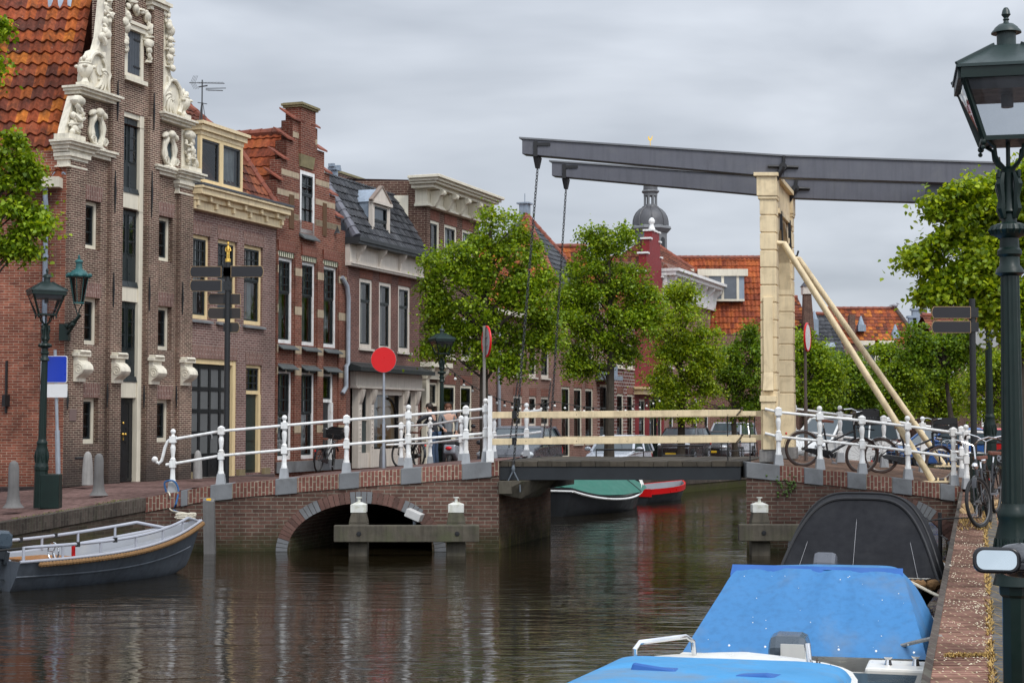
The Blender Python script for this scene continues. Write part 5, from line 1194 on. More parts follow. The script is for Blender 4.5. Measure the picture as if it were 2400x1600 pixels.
def abutment(label, x0, x1, top, cx, rad, rise, stones, pier_x, end):
    root = thing('bridge_abutment', label, 'bridge abutment', (x0, BY, 0), group='abutments of the drawbridge')
    X = lambda x: x - x0
    arch = lambda x: rise * math.sqrt(max(0, 1 - ((x - cx) / rad) ** 2)) if abs(x - cx) < rad else -1.2
    xs = sorted(set([x0, x1] + [t for t, _ in top if x0 < t < x1] + list(np.linspace(cx - rad, cx + rad, 49)) + [cx - rad - 1e-4, cx + rad + 1e-4]))
    xs = [x for x in xs if x0 <= x <= x1]
    ch = .27
    q = MB()
    for a, b in zip(xs, xs[1:]):
        za, zb_ = lerp_tab(a, top) - ch, lerp_tab(b, top) - ch
        q.poly([(X(a), 0, min(arch(a), za)), (X(b), 0, min(arch(b), zb_)), (X(b), 0, zb_), (X(a), 0, za)])
        if abs((a + b) / 2 - cx) < rad:
            k = BK * 4.2; q.poly([(X(a), 0, arch(a)), (X(b), 0, arch(b)), (X(b) + k, 4.2, arch(b)), (X(a) + k, 4.2, arch(a))][::-1], 0)
    for sx in (-1, 1): q.poly([(X(cx + sx * rad), 0, -1.2), (X(cx + sx * rad) + BK * 4.2, 4.2, -1.2), (X(cx + sx * rad) + BK * 4.2, 4.2, .02), (X(cx + sx * rad), 0, .02)])
    q.build('wall', BRIDGEBR, root)
    q = MB(); px = X(pier_x); k = BK * 4.3; zt = lerp_tab(pier_x, top) - .02
    q.poly([(px, 0, -1.2), (px + k, 4.3, -1.2), (px + k, 4.3, zt), (px, 0, zt)][::(1 if end > 0 else -1)])
    q.build('pier_side', PIERBR, root)
    # arch ring of single bricks with stone blocks
    n = 44; w_ = .215; run = None; q = MB()
    for i in range(n):
        t0 = math.pi * (i + .06) / n; t1 = math.pi * (i + .94) / n
        pts = []
        for t, e in ((t0, 0), (t1, 0), (t1, 1), (t0, 1)):
            cxx, czz = -math.cos(t), math.sin(t); nx, nz = cxx / rad, czz / rise; l = math.hypot(nx, nz)
            pts.append((X(cx + cxx * rad + nx / l * w_ * e), czz * rise + nz / l * w_ * e))
        stone = i in (0, 1, 2, 41, 42, 43, 10, 11, 12, 13, 20, 21, 22, 23, 30, 31, 32, 33)
        if min(p_[0] for p_ in pts) < .02 or max(p_[1] for p_ in pts) > lerp_tab(cx, top) - ch: continue
        if run is not None and stone != run: q.build('arch_stone' if run else 'arch_ring', BLUESTONE if run else VOUS, root); q = MB()
        run = stone; q.prism([pts[1], pts[0], pts[3], pts[2]][::-1], -.012 if not stone else -.016, .1)
    q.build('arch_stone' if run else 'arch_ring', BLUESTONE if run else VOUS, root)
    # coping: soldier bricks with blue stone blocks under the railing posts
    cut = [x0] + [e for st in stones for e in st] + [x1]
    for i in range(0, len(cut), 2):
        a, b = cut[i], cut[i + 1]
        if b - a < .02: continue
        n = max(1, int((b - a) / .5)); c = MB()
        for j in range(n):
            p, r_ = a + (b - a) * j / n, a + (b - a) * (j + 1) / n; zp, zq = lerp_tab(p, top), lerp_tab(r_, top)
            c.hexa([(X(p), -.022, zp - ch), (X(r_), -.022, zq - ch), (X(r_), .3, zq - ch), (X(p), .3, zp - ch), (X(p), -.022, zp), (X(r_), -.022, zq), (X(r_), .3, zq), (X(p), .3, zp)])
        c.build('coping', COPBR, root)
    for a, b in stones:
        q = MB(); zp, zq = lerp_tab(a, top) + .012, lerp_tab(b, top) + .012
        q.hexa([(X(a), -.04, zp - ch - .03), (X(b), -.04, zq - ch - .03), (X(b), .42, zq - ch - .03), (X(a), .42, zp - ch - .03), (X(a), -.04, zp), (X(b), -.04, zq), (X(b), .42, zq), (X(a), .42, zp)])
        q.build('coping_stone', BLUESTONE, root, bevel=.012)
    return root
def bx(px): return at(px, 1090, BY).x
ab = abutment('long brick abutment with a shadowed arch on the left side of the canal', -6.85, -.24, LTOP, at(846, 1290, BY).x, 1.375, .90,
         [(bx(425), bx(441)), (bx(494), bx(545)), (bx(646), bx(697)), (bx(795), bx(842)), (bx(940), bx(988)), (bx(1083), bx(1152))], -.42, 1)
abutment('short brick abutment under the cream tower and parked bicycles', 4.38, 8.42, RTOP, 6.75, 1.4, .88,
         [(4.38, bx(1827)), (bx(1884), bx(1928)), (bx(1985), bx(2029)), (bx(2090), bx(2136)), (bx(2202), bx(2236))], 4.38, -1)
# ramps of brick paving over the abutments
q = MB(); rows = []
F_ = [(x, BY + .02, lerp_tab(x, LTOP)) for x in np.linspace(-.2, -6.85, 14)]; Bk = [V((.35, 34.5, 1.69)), V((-1.3, 38, 1.5)), V((-2.9, 41.6, 1.27)), V((-5.2, 45, 1.02))]
for i, f_ in enumerate(F_):
    t = i / 13 * 3; k = min(int(t), 2); bq = Bk[k].lerp(Bk[k + 1], t - k)
    rows.append([tuple(V(f_).lerp(bq, s_)) for s_ in (0, .25, .5, .75, 1)])
q.grid(rows, 0, True); o = q.build('left_ramp_pavement', PAVE_L); tag(o, 'brick paved ramp onto the bridge from the left street', kind='structure')
q = MB(); rows = []
for i in range(13):
    x = 4.38 + (8.42 - 4.38) * i / 12; z = lerp_tab(x, RTOP)
    rows.append([(x, BY + .02, z), (x + .6, 32.5, z + .02), (x + 1.25, 34.7, z + .02), (x + 2.2 + .5 * i / 12, 38, z - .02)])
rows += [[(x, BY + .02, z), (x + .6, 32.5, z), (x + 1.2, 34.7, z), (x + 2.4, 38, z)] for x, z in ((9.4, 1.16), (11, 1.13))]
q.grid(rows, 0, True, True); o = q.build('right_ramp_pavement', PAVE_B); tag(o, 'worn brick ramp onto the bridge from the right quay', kind='structure')
# ---------------------------------------------------------------- the drawbridge
DB = thing('drawbridge', 'cream and grey balance beam drawbridge across the canal', 'drawbridge', (4.75, 30.85, 1.69))
def loc(x, y, z): return V((x - 4.75, y - 30.85, z - 1.69))
def lp(px, py, Y): p = at(px, py, Y); return loc(p.x, p.y, p.z)
SH = Matrix(((1, BK, 0, 0), (0, 1, 0, 0), (0, 0, 1, 0), (0, 0, 0, 1)))       # the bridge is built askew: cross members run with the canal
# deck
q = MB(SH); n = 17; x0, x1 = -4.98, -.36
for i in range(n):
    a = x0 + (x1 - x0) * i / n; q.box(a + .004, a + (x1 - x0) / n - .004, -.38, 3.6, -.115, -.005 - .006 * (i % 3))
q.build('deck_plank', DECKWOOD, DB, bevel=.006)
q = MB(SH)
for y in (-.36, .9, 2.2, 3.45): q.box(x0 + .01, x1, y, y + .09, -.36, -.12)
q.box(x0 + .02, x0 + .12, -.30, 3.4, -.33, -.12)
q.build('deck_girder', DARKSTEEL, DB)
q = MB(SH); q.box(-4.86, -4.62, -.5, 4.2, -.62, -.37, 0, .0); q.hexa([(-4.86, -.5, -.62), (-4.5, -.3, -.72), (-4.3, .3, -.7), (-4.86, .3, -.62), (-4.86, -.5, -.37), (-4.4, -.5, -.37), (-3.95, .3, -.37), (-4.86, .3, -.37)])
q.build('bearing_timber', OLDWOOD, DB, bevel=.012)
# tower: two rusticated columns and an arched cross head
CW = .31; zt = lp(1800, 408, 30.75).z; zb = lp(1800, 1053, 30.75).z; zcap = lp(1800, 463, 30.75).z
def column(y0):
    q = MB(SH)
    for a, z in ((0, zcap),):
        k = 0; pitch = .334; z1 = zcap
        q.box(.02, CW - .02, y0 + .02, y0 + .33, zb, zcap)
        while z1 - pitch > zb + 1.0:
            q.box(0, CW, y0, y0 + .35, z1 - pitch + .012, z1 - .012, 0, .0); z1 -= pitch
        q.box(-.005, CW + .005, y0 - .005, y0 + .355, zb, z1 - .02)
    q.box(-.05, CW + .03, y0 - .05, y0 + .37, zcap + .03, zt - .05); q.box(-.03, CW + .02, y0 - .03, y0 + .36, zcap - .03, zcap + .03)
    q.box(-.1, CW + .06, y0 - .1, y0 + .42, zt - .05, zt + .02)
    c = q.build('column', CREAM, DB, bevel=.008)
    q = MB(SH); q.box(-.04, CW + .04, y0 - .04, y0 + .40, -.04, zb); q.build('column_base', M('stone_base', (.2, .19, .18), .8, .3, 3, bump=.3, streak=.4, dirt=(.06, .06, .05), dfac=.6), DB, bevel=.015)
    return c
column(-.1); column(2.55)
q = MB(SH); y0 = -.1; zc_ = lp(1800, 915, 30.75).z; ztp = lp(1800, 696, 30.75).z
q.box(.06, .24, y0 - .05, y0 - .006, zc_ + .35, ztp); q.hexa([(.05, y0 - .12, zc_), (.25, y0 - .12, zc_), (.25, y0 - .006, zc_), (.05, y0 - .006, zc_), (.06, y0 - .05, zc_ + .35), (.24, y0 - .05, zc_ + .35), (.24, y0 - .006, zc_ + .35), (.06, y0 - .006, zc_ + .35)])
z = lp(1800, 935, 30.75).z
q.box(-.01, .3, y0 - .12, y0 - .006, z - .05, z + .06); q.box(.01, .28, y0 - .09, y0 - .006, z - .2, z - .05); q.box(.04, .26, y0 - .07, y0 - .006, zb, z - .2)
q.build('guide_pilaster', CREAM, DB, bevel=.006)
zl0 = lp(1830, 505, 31.5).z; q = MB(SH)
q.box(.03, CW - .03, .25, 2.55, zl0, zt - .06); q.box(-.05, CW + .06, .25, 2.55, zt - .06, zt + .02); q.box(0, CW + .03, .25, 2.55, zl0 + .0, zl0 + .09)
arch = [(.25 + 2.3 * (i / 20), zl0 - .02 - 1.25 * (1 - math.sqrt(max(0, 1 - ((i - 10) / 10) ** 2)))) for i in range(21)]
for (ya, za), (yb, zb2) in zip(arch, arch[1:]):
    q.hexa([(.04, ya, za - .03), (CW - .04, ya, za - .03), (CW - .04, yb, zb2 - .03), (.04, yb, zb2 - .03), (.04, ya, zl0), (CW - .04, ya, zl0), (CW - .04, yb, zl0), (.04, yb, zl0)])
q.build('cross_head', CREAM, DB)
# balance beams with caps, pivots and iron straps
def bbeam(y, xa, za, xp, zp, xe, ze, w=.26):
    q = MB(SH); ha, hp, he = .145, .20, .20
    pts = [(xa, za, ha), (xp, zp, hp), (xe, ze, he)]
    for (x0, z0, h0), (x1, z1, h1) in zip(pts, pts[1:]):
        q.hexa([(x0, y - w / 2, z0 - h0), (x1, y - w / 2, z1 - h1), (x1, y + w / 2, z1 - h1), (x0, y + w / 2, z0 - h0), (x0, y - w / 2, z0 + h0), (x1, y - w / 2, z1 + h1), (x1, y + w / 2, z1 + h1), (x0, y + w / 2, z0 + h0)])
    b = q.build('balance_beam', GREYPAINT, DB, bevel=.01)
    q = MB(SH)
    for (x0, z0, h0), (x1, z1, h1) in zip(pts, pts[1:]):
        e = .05 if x0 == xa else 0
        q.hexa([(x0 - e, y - w / 2 - .03, z0 + h0 + .002), (x1, y - w / 2 - .03, z1 + h1 + .002), (x1, y + w / 2 + .03, z1 + h1 + .002), (x0 - e, y + w / 2 + .03, z0 + h0 + .002), (x0 - e, y - w / 2 - .03, z0 + h0 + .035), (x1, y - w / 2 - .03, z1 + h1 + .035), (x1, y + w / 2 + .03, z1 + h1 + .035), (x0 - e, y + w / 2 + .03, z0 + h0 + .035)])
    q.build('beam_cap', M('beam_cap_lead', (.14, .145, .155), .5, .2, 2), b)
    q = MB(SH); f = y - w / 2
    x = xa + .26; q.box(x - .035, x + .035, f - .025, f, za - ha - .02, za + ha - .05); q.box(x + .035, x + .28, f - .025, f, za + .01, za + .07); q.box(x - .035, x + .035, f - .025, y + w / 2 + .02, za - ha - .05, za - ha - .02)
    q.hexa([(x - .03, y - .05, za - ha - .26), (x + .03, y - .05, za - ha - .26), (x + .03, y + .05, za - ha - .26), (x - .03, y + .05, za - ha - .26), (x - .06, y - .1, za - ha - .05), (x + .06, y - .1, za - ha - .05), (x + .06, y + .1, za - ha - .05), (x - .06, y + .1, za - ha - .05)])
    q.build('end_strap', IRON, b)
    q = MB(SH); sl = (ze - zp) / (xe - xp)
    def arm(dx, dz, r=.036): q.tube([(xp, f - .03, zp), (xp + dx * .5, f - .035, zp + dz * .5), (xp + dx, f - .03, zp + dz)], [r, r * .85, r * .8], 8)
    arm(-.29, -.29 * sl); arm(.29, .29 * sl); arm(.02, .21); q.lathe([(.075, -.02), (.075, .06)], (xp, f - .02, zp), 14, rot=Matrix.Rotation(R(90), 3, 'X'))
    q.tube([(xp, f - .05, zp), (xp - .12, f - .06, zp - .22), (xp - .24, f - .05, zp - .40), (xp - .27, f - .02, zp - .62)], [.06, .05, .04, .02], 8)
    q.build('pivot_iron', IRON, b)
    return b
A_ = lp(1228, 347, 30.95); P_ = lp(1838, 394, 30.95); 
yb1, yb2 = .12, 2.62
def bl(px, py, y): p = lp(px, py, 30.85 + y); return p.x - BK * y, p.z
xa, za = bl(1228, 346, yb1); xp, zp = bl(1838, 394, yb1); xe, ze = bl(2345, 411, yb1)
b1 = bbeam(yb1, xa, za, xp, zp, xe, ze)
xa2, za2 = bl(1297, 398, yb2); xp2, zp2 = bl(1867, 444, yb2)
b2 = bbeam(yb2, xa2, za2, xp2, zp2, xe, ze + (zp2 - zp))
q = MB(SH); xc = bl(2177, 440, yb2)[0]; q.box(xc, xe - .1, yb1 + .14, yb2 - .14, ze - .42, ze + .08); q.build('counterweight', M('counterweight_blue', (.12, .135, .16), .5, .12, 2), DB, bevel=.01)
# chains
CHAIN = M('chain_iron', (.035, .036, .038), .5, .3, 20, metal=.3)
def chain(q, a, b, pitch=.062, r=.0085, w=.022, sag=0.0):
    a = V(a); b = V(b); n = max(3, int((b - a).length / pitch)); d = (b - a) / n; u = d.normalized()
    s1 = u.cross(V((0, 1, 0))).normalized() if abs(u.y) < .9 else V((1, 0, 0)); s2 = u.cross(s1)
    for i in range(n):
        c = a + d * (i + .5) + V((0, 0, -sag * 4 * (i + .5) / n * (1 - (i + .5) / n))); s_ = s1 * .8 + s2 * .6 if i % 2 else s2 * .8 - s1 * .6
        pts = [c + u * (d.length * .64 * math.cos(t)) + s_ * (w * math.sin(t)) for t in [k * math.pi / 4 for k in range(8)]]
        q.tube(pts, r, 5, closed=True)
for (y, xx, z_, pb) in ((yb1, xa, za, lp(1203, 1097, 30.4)), (yb2, xa2, za2, lp(1287, 1062, 33.3))):
    q = MB(); top = V((xx + .26 + BK * y, y, z_ - .145 - .28)); chain(q, top, pb); q.build('lift_chain', CHAIN, DB)
q = MB(); c = lp(1203, 1097, 30.4); q.lathe([(.03, -.05), (.04, 0), (.02, .06)], c, 8)
q.tube([c + V((0, 0, -.04)), c + V((-.1, -.01, -.24)), c + V((-.1, -.01, -.3))], .014, 6); q.tube([c + V((0, 0, -.04)), c + V((.12, -.01, -.28)), c + V((.13, -.01, -.44))], .016, 6)
q.build('lift_shackle', M('shackle_steel', (.13, .15, .17), .5, .2, 9, metal=.4), DB)
for (pa, pb) in (((1213, 895), (1193, 1048)), ((1291, 895), (1270, 1045))):
    q = MB(); chain(q, lp(*pa, 30.7), lp(*pb, 30.6), .05, .006, .015); q.build('tie_chain', CHAIN, DB)
# wooden deck rails with hinged ends
def drail(y, name):
    for za, zb2 in ((.80, .92), (.30, .42)):
        q = MB(SH); q.hexa([(-5.05, y - .04, za - .01), (-.42, y - .04, za + .035), (-.42, y + .04, za + .035), (-5.05, y + .04, za - .01), (-5.05, y - .04, zb2 - .01), (-.33, y - .04, zb2 + .035), (-.33, y + .04, zb2 + .035), (-5.05, y + .04, zb2 - .01)])
        q.box(-.36, -.08, y - .03, y + .03, za + .04, zb2 + .0)
        rr = q.build(name, CREAM, DB, bevel=.006)
        q = MB(SH); q.tube([(-.44, y - .05, za + .04), (-.33, y - .05, zb2 + .05)], .012, 6); q.ball((-.33, y - .05, zb2 + .06), .025, 8, 6)
        for i in range(5): q.ball((-4.4 + i * .95, y - .041, (za + zb2) / 2), (.009, .004, .009), 6, 4)
        q.build('hinge_bolt', M('rusty_iron', (.06, .045, .035), .7, .3, 9), rr)
drail(-.26, 'deck_rail'); drail(3.4, 'deck_rail')
for y in (-.26, 3.4):
    for x in (-.62, -.2): q = MB(SH); q.tube([(x, y + .05, -.1), (x, y + .05, .84)], .012, 6); q.build('rail_rod', IRON, DB)
for za in (.86, .36): q = MB(SH); q.box(-4.66, -4.58, -.31, -.29, za - .07, za + .07); q.build('rail_strap', IRON, DB)
# slanting brace poles
for (p0, p1, Yt, Yb) in (((1822, 570), (2186, 1126), 30.95, 30.65), ((1858, 606), (2212, 1090), 33.6, 33.5)):
    a = lp(p0[0], p0[1], Yt); b = lp(p1[0], p1[1], Yb); e = a + V((.12, 0, 0)); q = MB(); q.tube([a - V((.06, 0, 0)), e, b], .062, 12); q.build('brace_pole', CREAM, DB)
    q = MB(); q.box(b.x - .18, b.x + .3, b.y - .09, b.y + .09, b.z - .03, b.z + .0); q.tube([b + V((.1, 0, -.02)), b + V((.1, 0, .06))], .02, 6); q.tube([b + V((.24, 0, -.02)), b + V((.24, 0, .06))], .02, 6); q.build('brace_foot', CREAM, DB)
# rope hooks under the cross head
for y in (.5, 1.9):
    q = MB(SH); q.tube([(CW + .03, y, zl0 + .06), (CW + .05, y, zl0 - .55), (CW + .09, y, zl0 - .68), (CW + .17, y, zl0 - .66), (CW + .2, y, zl0 - .56)], .02, 6); q.box(CW, CW + .03, y - .05, y + .05, zl0 - .3, zl0 + .04); q.build('rope_hook', IRON, DB)

# ---------------------------------------------------------------- bridge railings: cast iron posts and two rails
POSTB = M('grey_post_foot', (.30, .31, .32), .6, .12, 5, streak=.2)
def post(root, x, y, z, kind, s=1.0):
    q = MB(); 
    q.box(x - .085 * s, x + .085 * s, y - .085 * s, y + .085 * s, z, z + .2 * s, 1, .02 * s)
    q.lathe([(.06, .2), (.058, .24), (.048, .26), (.043, .46), (.054, .5), (.058, .52)], (x, y, z), 8, 0, None, .39, False) if s == 1 else q.lathe([(r * s, t * s) for r, t in ((.06, .2), (.058, .24), (.048, .26), (.043, .46), (.054, .5), (.058, .52))], (x, y, z), 8, 0, None, .39, False)
    q.box(x - .055 * s, x + .055 * s, y - .055 * s, y + .055 * s, z + .47 * s, z + .60 * s)
    q.lathe([(r * s, t * s) for r, t in ((.045, .6), (.054, .63), (.032, .66), (.034, .68), (.051, .82), (.049, .86), (.034, .90), (.05, .93), (.04, .95))], (x, y, z), 12)
    q.box(x - .06 * s, x + .06 * s, y - .06 * s, y + .06 * s, z + .94 * s, z + 1.06 * s)
    if kind == 'flat': q.box(x - .065 * s, x + .065 * s, y - .065 * s, y + .065 * s, z + 1.06 * s, z + 1.10 * s, 0, .05 * s)
    else: q.lathe([(.04 * s, 1.06 * s), (.03 * s, 1.08 * s), (.025 * s, 1.10 * s)], (x, y, z), 10); q.ball((x, y, z + 1.145 * s), .052 * s, 12, 8)
    return q.build('post', [WHITE, POSTB], root)
def railing(label, posts, ext0=None, ext1=None, s=1.0, curl=None):
    x0, y0, z0, _ = posts[0]; root = thing('bridge_railing', label, 'railing', (x0, y0, z0), group='white bridge railings')
    P = [V((x - x0, y - y0, z - z0)) for x, y, z, _ in posts]
    for p, (_, _, _, k) in zip(P, posts): post(root, p.x, p.y, p.z, k, s)
    for hgt in (1.0, .54):
        pts = [p + V((0, 0, hgt * s)) for p in P]
        if ext0 is not None: pts = [V(ext0) - V((x0, y0, z0)) + V((0, 0, hgt * s))] + pts
        if ext1 is not None: pts = pts + [V(ext1) - V((x0, y0, z0)) + V((0, 0, hgt * s))]
        q = MB(); q.tube(pts, .026 * s, 8); q.build('rail', WHITE, root)
    if curl:
        e = P[0] if curl < 0 else P[-1]; q = MB(); c = curl
        if abs(c) == 1: q.tube([e + V((c * t, 0, z)) for t, z in ((0, 1.0), (.05, 1.0), (.1, .96), (.15, .85), (.18, .72), (.21, .60), (.26, .55), (.31, .58))], .03, 8); q.ball(e + V((c * .34, 0, .62)), .06, 10, 8)
        q.tube([e + V((0, 0, .54)), e + V((c * .13, 0, .52))], .03, 8); q.build('rail_scroll', WHITE, root)
    return root
def fr(px, py, k, Y=BY + .16): p = at(px, py, Y); return (p.x, Y, p.z, k)
def ft(px, tab, k, Y=BY + .16): x = at(px, 1090, Y).x; return (x, Y, lerp_tab(x, tab), k)
railing('white railing with an S shaped end on the left ramp towards the camera', [ft(405, LTOP, 'ball'), ft(518, LTOP, 'flat'), ft(666, LTOP, 'ball'), ft(812, LTOP, 'flat'), ft(957, LTOP, 'ball'), ft(1092, LTOP, 'flat'), ft(1138, LTOP, 'ball')], curl=-1)
q = MB(); p = ft(1146, LTOP, ''); 
railing('white railing on the right ramp in front of the two parked bicycles', [ft(1825, RTOP, 'flat'), ft(1922, RTOP, 'ball'), ft(2021, RTOP, 'flat'), ft(2128, RTOP, 'ball'), ft(2235, RTOP, 'flat'), (at(2266, 1140, BY - .1).x, BY - .1, 1.17, 'ball')], ext0=(at(1795, 1090, BY + .2).x, BY + .25, 1.66), curl=None)
railing('white railing flaring along the far side of the left ramp', [fr(940, 1090, 'flat', 41.5), fr(1008, 1088, 'ball', 41.0), fr(1081, 1083, 'flat', 38.2), fr(1158, 1078, 'flat', 37), fr(1234, 1076, 'ball', 34.5)], ext0=(-3.2, 41.3, 1.28), ext1=(.62, 34.4, 1.66))
railing('white railing along the far side of the right ramp behind the bicycles', [(5.95, 34.3, 1.69, 'flat'), (6.95, 34.4, 1.56, 'ball'), (7.9, 34.5, 1.45, 'flat'), (8.75, 34.6, 1.33, 'ball'), (9.6, 34.7, 1.22, 'flat'), (10.2, 34.8, 1.18, 'ball')])
q = MB(); x = at(1146, 1090, BY).x; q.box(-.04, .04, -.04, .04, -.02, 1.22); q.box(-.07, .07, -.06, .06, -.02, .2)
o = q.build('stop_post', WHITE); o.location = (x + .02, BY + .02, 1.68); tag(o, 'square white post at the hinge end of the cream deck rails', 'post')

# ---------------------------------------------------------------- mooring guards, guide post, spotlights
def guard(label, pxs, pb0, pb1, yb, Y, beam_only_to=None):
    b0 = at(pb0, yb, Y); root = thing('mooring_guard', label, 'mooring guard', (b0.x, Y, 0), group='timber mooring guards at the bridge')
    for px in pxs:
        x = at(px, 1200, Y).x - b0.x; q = MB(); zt = at(px, 1200, Y).z
        q.box(x - .17, x + .17, .1, .42, -1.0, zt - .2, 0, .0); q.hexa([(x - .17, .1, zt - .2), (x + .17, .1, zt - .2), (x + .17, .42, zt - .2), (x - .17, .42, zt - .2), (x - .125, .13, zt), (x + .125, .13, zt), (x + .125, .39, zt), (x - .125, .39, zt)])
        p = q.build('pile', OLDWOOD, root, bevel=.015)
        q = MB(); q.box(x - .14, x + .14, .12, .40, zt - .01, zt + .13); q.box(x - .14, x + .14, .12, .40, zt + .13, zt + .17, 0, .09); q.lathe([(.03, zt + .16), (.025, zt + .24), (.055, zt + .245), (.055, zt + .262)], (x, .26, 0), 10); q.build('pile_cap', M('mossy_white', (.62, .62, .57), .5, .1, 6, dirt=(.28, .27, .14), dfac=.6, ds=6), p)
    x1 = at(pb1, yb, Y).x - b0.x; z1 = at(pb0, yb, Y).z; q = MB(); q.box(0, x1, -.06, .1, z1 - .3, z1); o = q.build('beam', OLDWOOD, root, bevel=.015)
    for px in pxs: q = MB(); x = at(px, 1200, Y).x - b0.x; q.lathe([(.045, 0), (.04, .01), (.02, .012)], (x + .03, -.062, z1 - .15), 10, rot=Matrix.Rotation(R(90), 3, 'X')); q.build('bolt', IRON, o)
guard('weathered timber guard in front of the left bridge arch', (838, 1068), 783, 1123, 1230, 29.3)
guard('weathered timber guard half hidden by the black canopy boat', (1785, 1960), 1731, 2010, 1228, 29.3)
q = MB(); q.box(-.1, .1, -.07, .07, -1.2, .93, 0); q.hexa([(-.1, -.07, .93), (.1, -.07, .93), (.1, .07, .93), (-.1, .07, .93), (-.1, -.07, .98), (.1, -.07, .95), (.1, .07, 1.0), (-.1, .07, 1.03)]); q.box(-.04, .04, -.04, .03, .97, 1.012, 1)
o = q.build('guide_post', [CONCRETE, M('yellow_reflector', (.8, .45, .02), .4)]); p = at(492, 1290, 29.9); o.location = (p.x, 29.9, 0); o.rotation_euler = (0, R(-1.6), 0); tag(o, 'grey guide post with yellow top standing in the water beside the dinghy', 'post')
def spot(label, px, py, Y, tilt, rz):
    r_ = thing('signal_light', label, 'signal light', at(px, py, Y), rz, group='signal lights on the bridge arches')
    q = MB(); q.hexa([tuple(Matrix.Rotation(tilt, 3, 'Y') @ V(v_)) for v_ in ((-.15, -.1, -.06), (.15, -.1, -.06), (.15, .12, -.06), (-.15, .12, -.06), (-.15, -.1, .09), (.15, -.1, .09), (.15, .12, .09), (-.15, .12, .09))]); q.build('housing', M('light_grey_box', (.5, .49, .47), .5, .1, 4), r_, bevel=.01)
    q = MB(); q.tube([(0, .05, -.05), (-.02, .1, -.2), (-.02, .3, -.25)], .035, 8); q.build('bracket', STEEL, r_)
spot('pale box shaped signal light under the left bridge arch', 970, 1208, 29.9, R(22), R(-15)); spot('pale box shaped signal light above the black boat canopy', 1960, 1178, 29.9, R(6), R(8))
# ---------------------------------------------------------------- lamps, signs, bollards
LGLASS = glass_mat('lamp_glass', (.82, .84, .86), 1.0, .02)
def lantern(root, z, s, paint=GREENP, parts=True):
    """four sided lantern: frame, glass, roof with chimney and finial; z = bottom, s = scale"""
    b, t, H = .165 * s, .315 * s, .45 * s
    q = MB()
    for sx in (-1, 1):
        for sy in (-1, 1): q.beam((sx * b, sy * b, z), (sx * t, sy * t, z + H), .03 * s, .03 * s)
    q.box(-b - .015 * s, b + .015 * s, -b - .015 * s, b + .015 * s, z - .015 * s, z + .015 * s)
    for sx in (-1, 1): q.box(sx * t - .018 * s, sx * t + .018 * s, -t, t, z + H - .07 * s, z + H); q.box(-t, t, sx * t - .018 * s, sx * t + .018 * s, z + H - .0705 * s, z + H - .0005)
    q.build('lantern_frame', paint, root)
    g = MB(); g.add([(-b, -b, z + .01), (b, -b, z + .01), (b, b, z + .01), (-b, b, z + .01), (-t, -t, z + H - .05), (t, -t, z + H - .05), (t, t, z + H - .05), (-t, t, z + H - .05)], [(0, 1, 5, 4), (1, 2, 6, 5), (2, 3, 7, 6), (3, 0, 4, 7)]); g.build('lantern_glass', LGLASS, root)
    g = MB(); g.box(-t * .86, t * .86, -t * .86, t * .86, z + H - .14 * s, z + H - .02); g.tube([(0, 0, z + H - .22 * s), (0, 0, z + H - .12 * s)], .04 * s, 8); g.build('lamp_fitting', M('lamp_inner', (.09, .09, .1), .4, .1, 4), root)
    q = MB(); zt = z + H; o = t + .03 * s
    q.box(-o, o, -o, o, zt, zt + .02 * s); q.hexa([(-o, -o, zt + .02 * s), (o, -o, zt + .02 * s), (o, o, zt + .02 * s), (-o, o, zt + .02 * s), (-.09 * s, -.09 * s, zt + .19 * s), (.09 * s, -.09 * s, zt + .19 * s), (.09 * s, .09 * s, zt + .19 * s), (-.09 * s, .09 * s, zt + .19 * s)])
    for sx in (-1, 1):
        for sy in (-1, 1): q.beam((sx * o, sy * o, zt + .025 * s), (sx * .09 * s, sy * .09 * s, zt + .195 * s), .018 * s, .018 * s)
    zc = zt + .19 * s
    q.lathe([(r_ * s, zc + a * s) for r_, a in ((.063, 0), (.063, .095), (.10, .095), (.098, .105), (.08, .125), (.077, .132), (.05, .155), (.02, .163), (.016, .18), (.022, .188), (.015, .20), (.031, .222), (.028, .23), (.024, .25), (.014, .268), (.004, .272))], n=20)
    q.build('lantern_roof', M('lamp_roof_green', (.024, .040, .038), .4, .15, 3, spec=.35) if paint is GREENP else paint, root)
    return zc + .272 * s
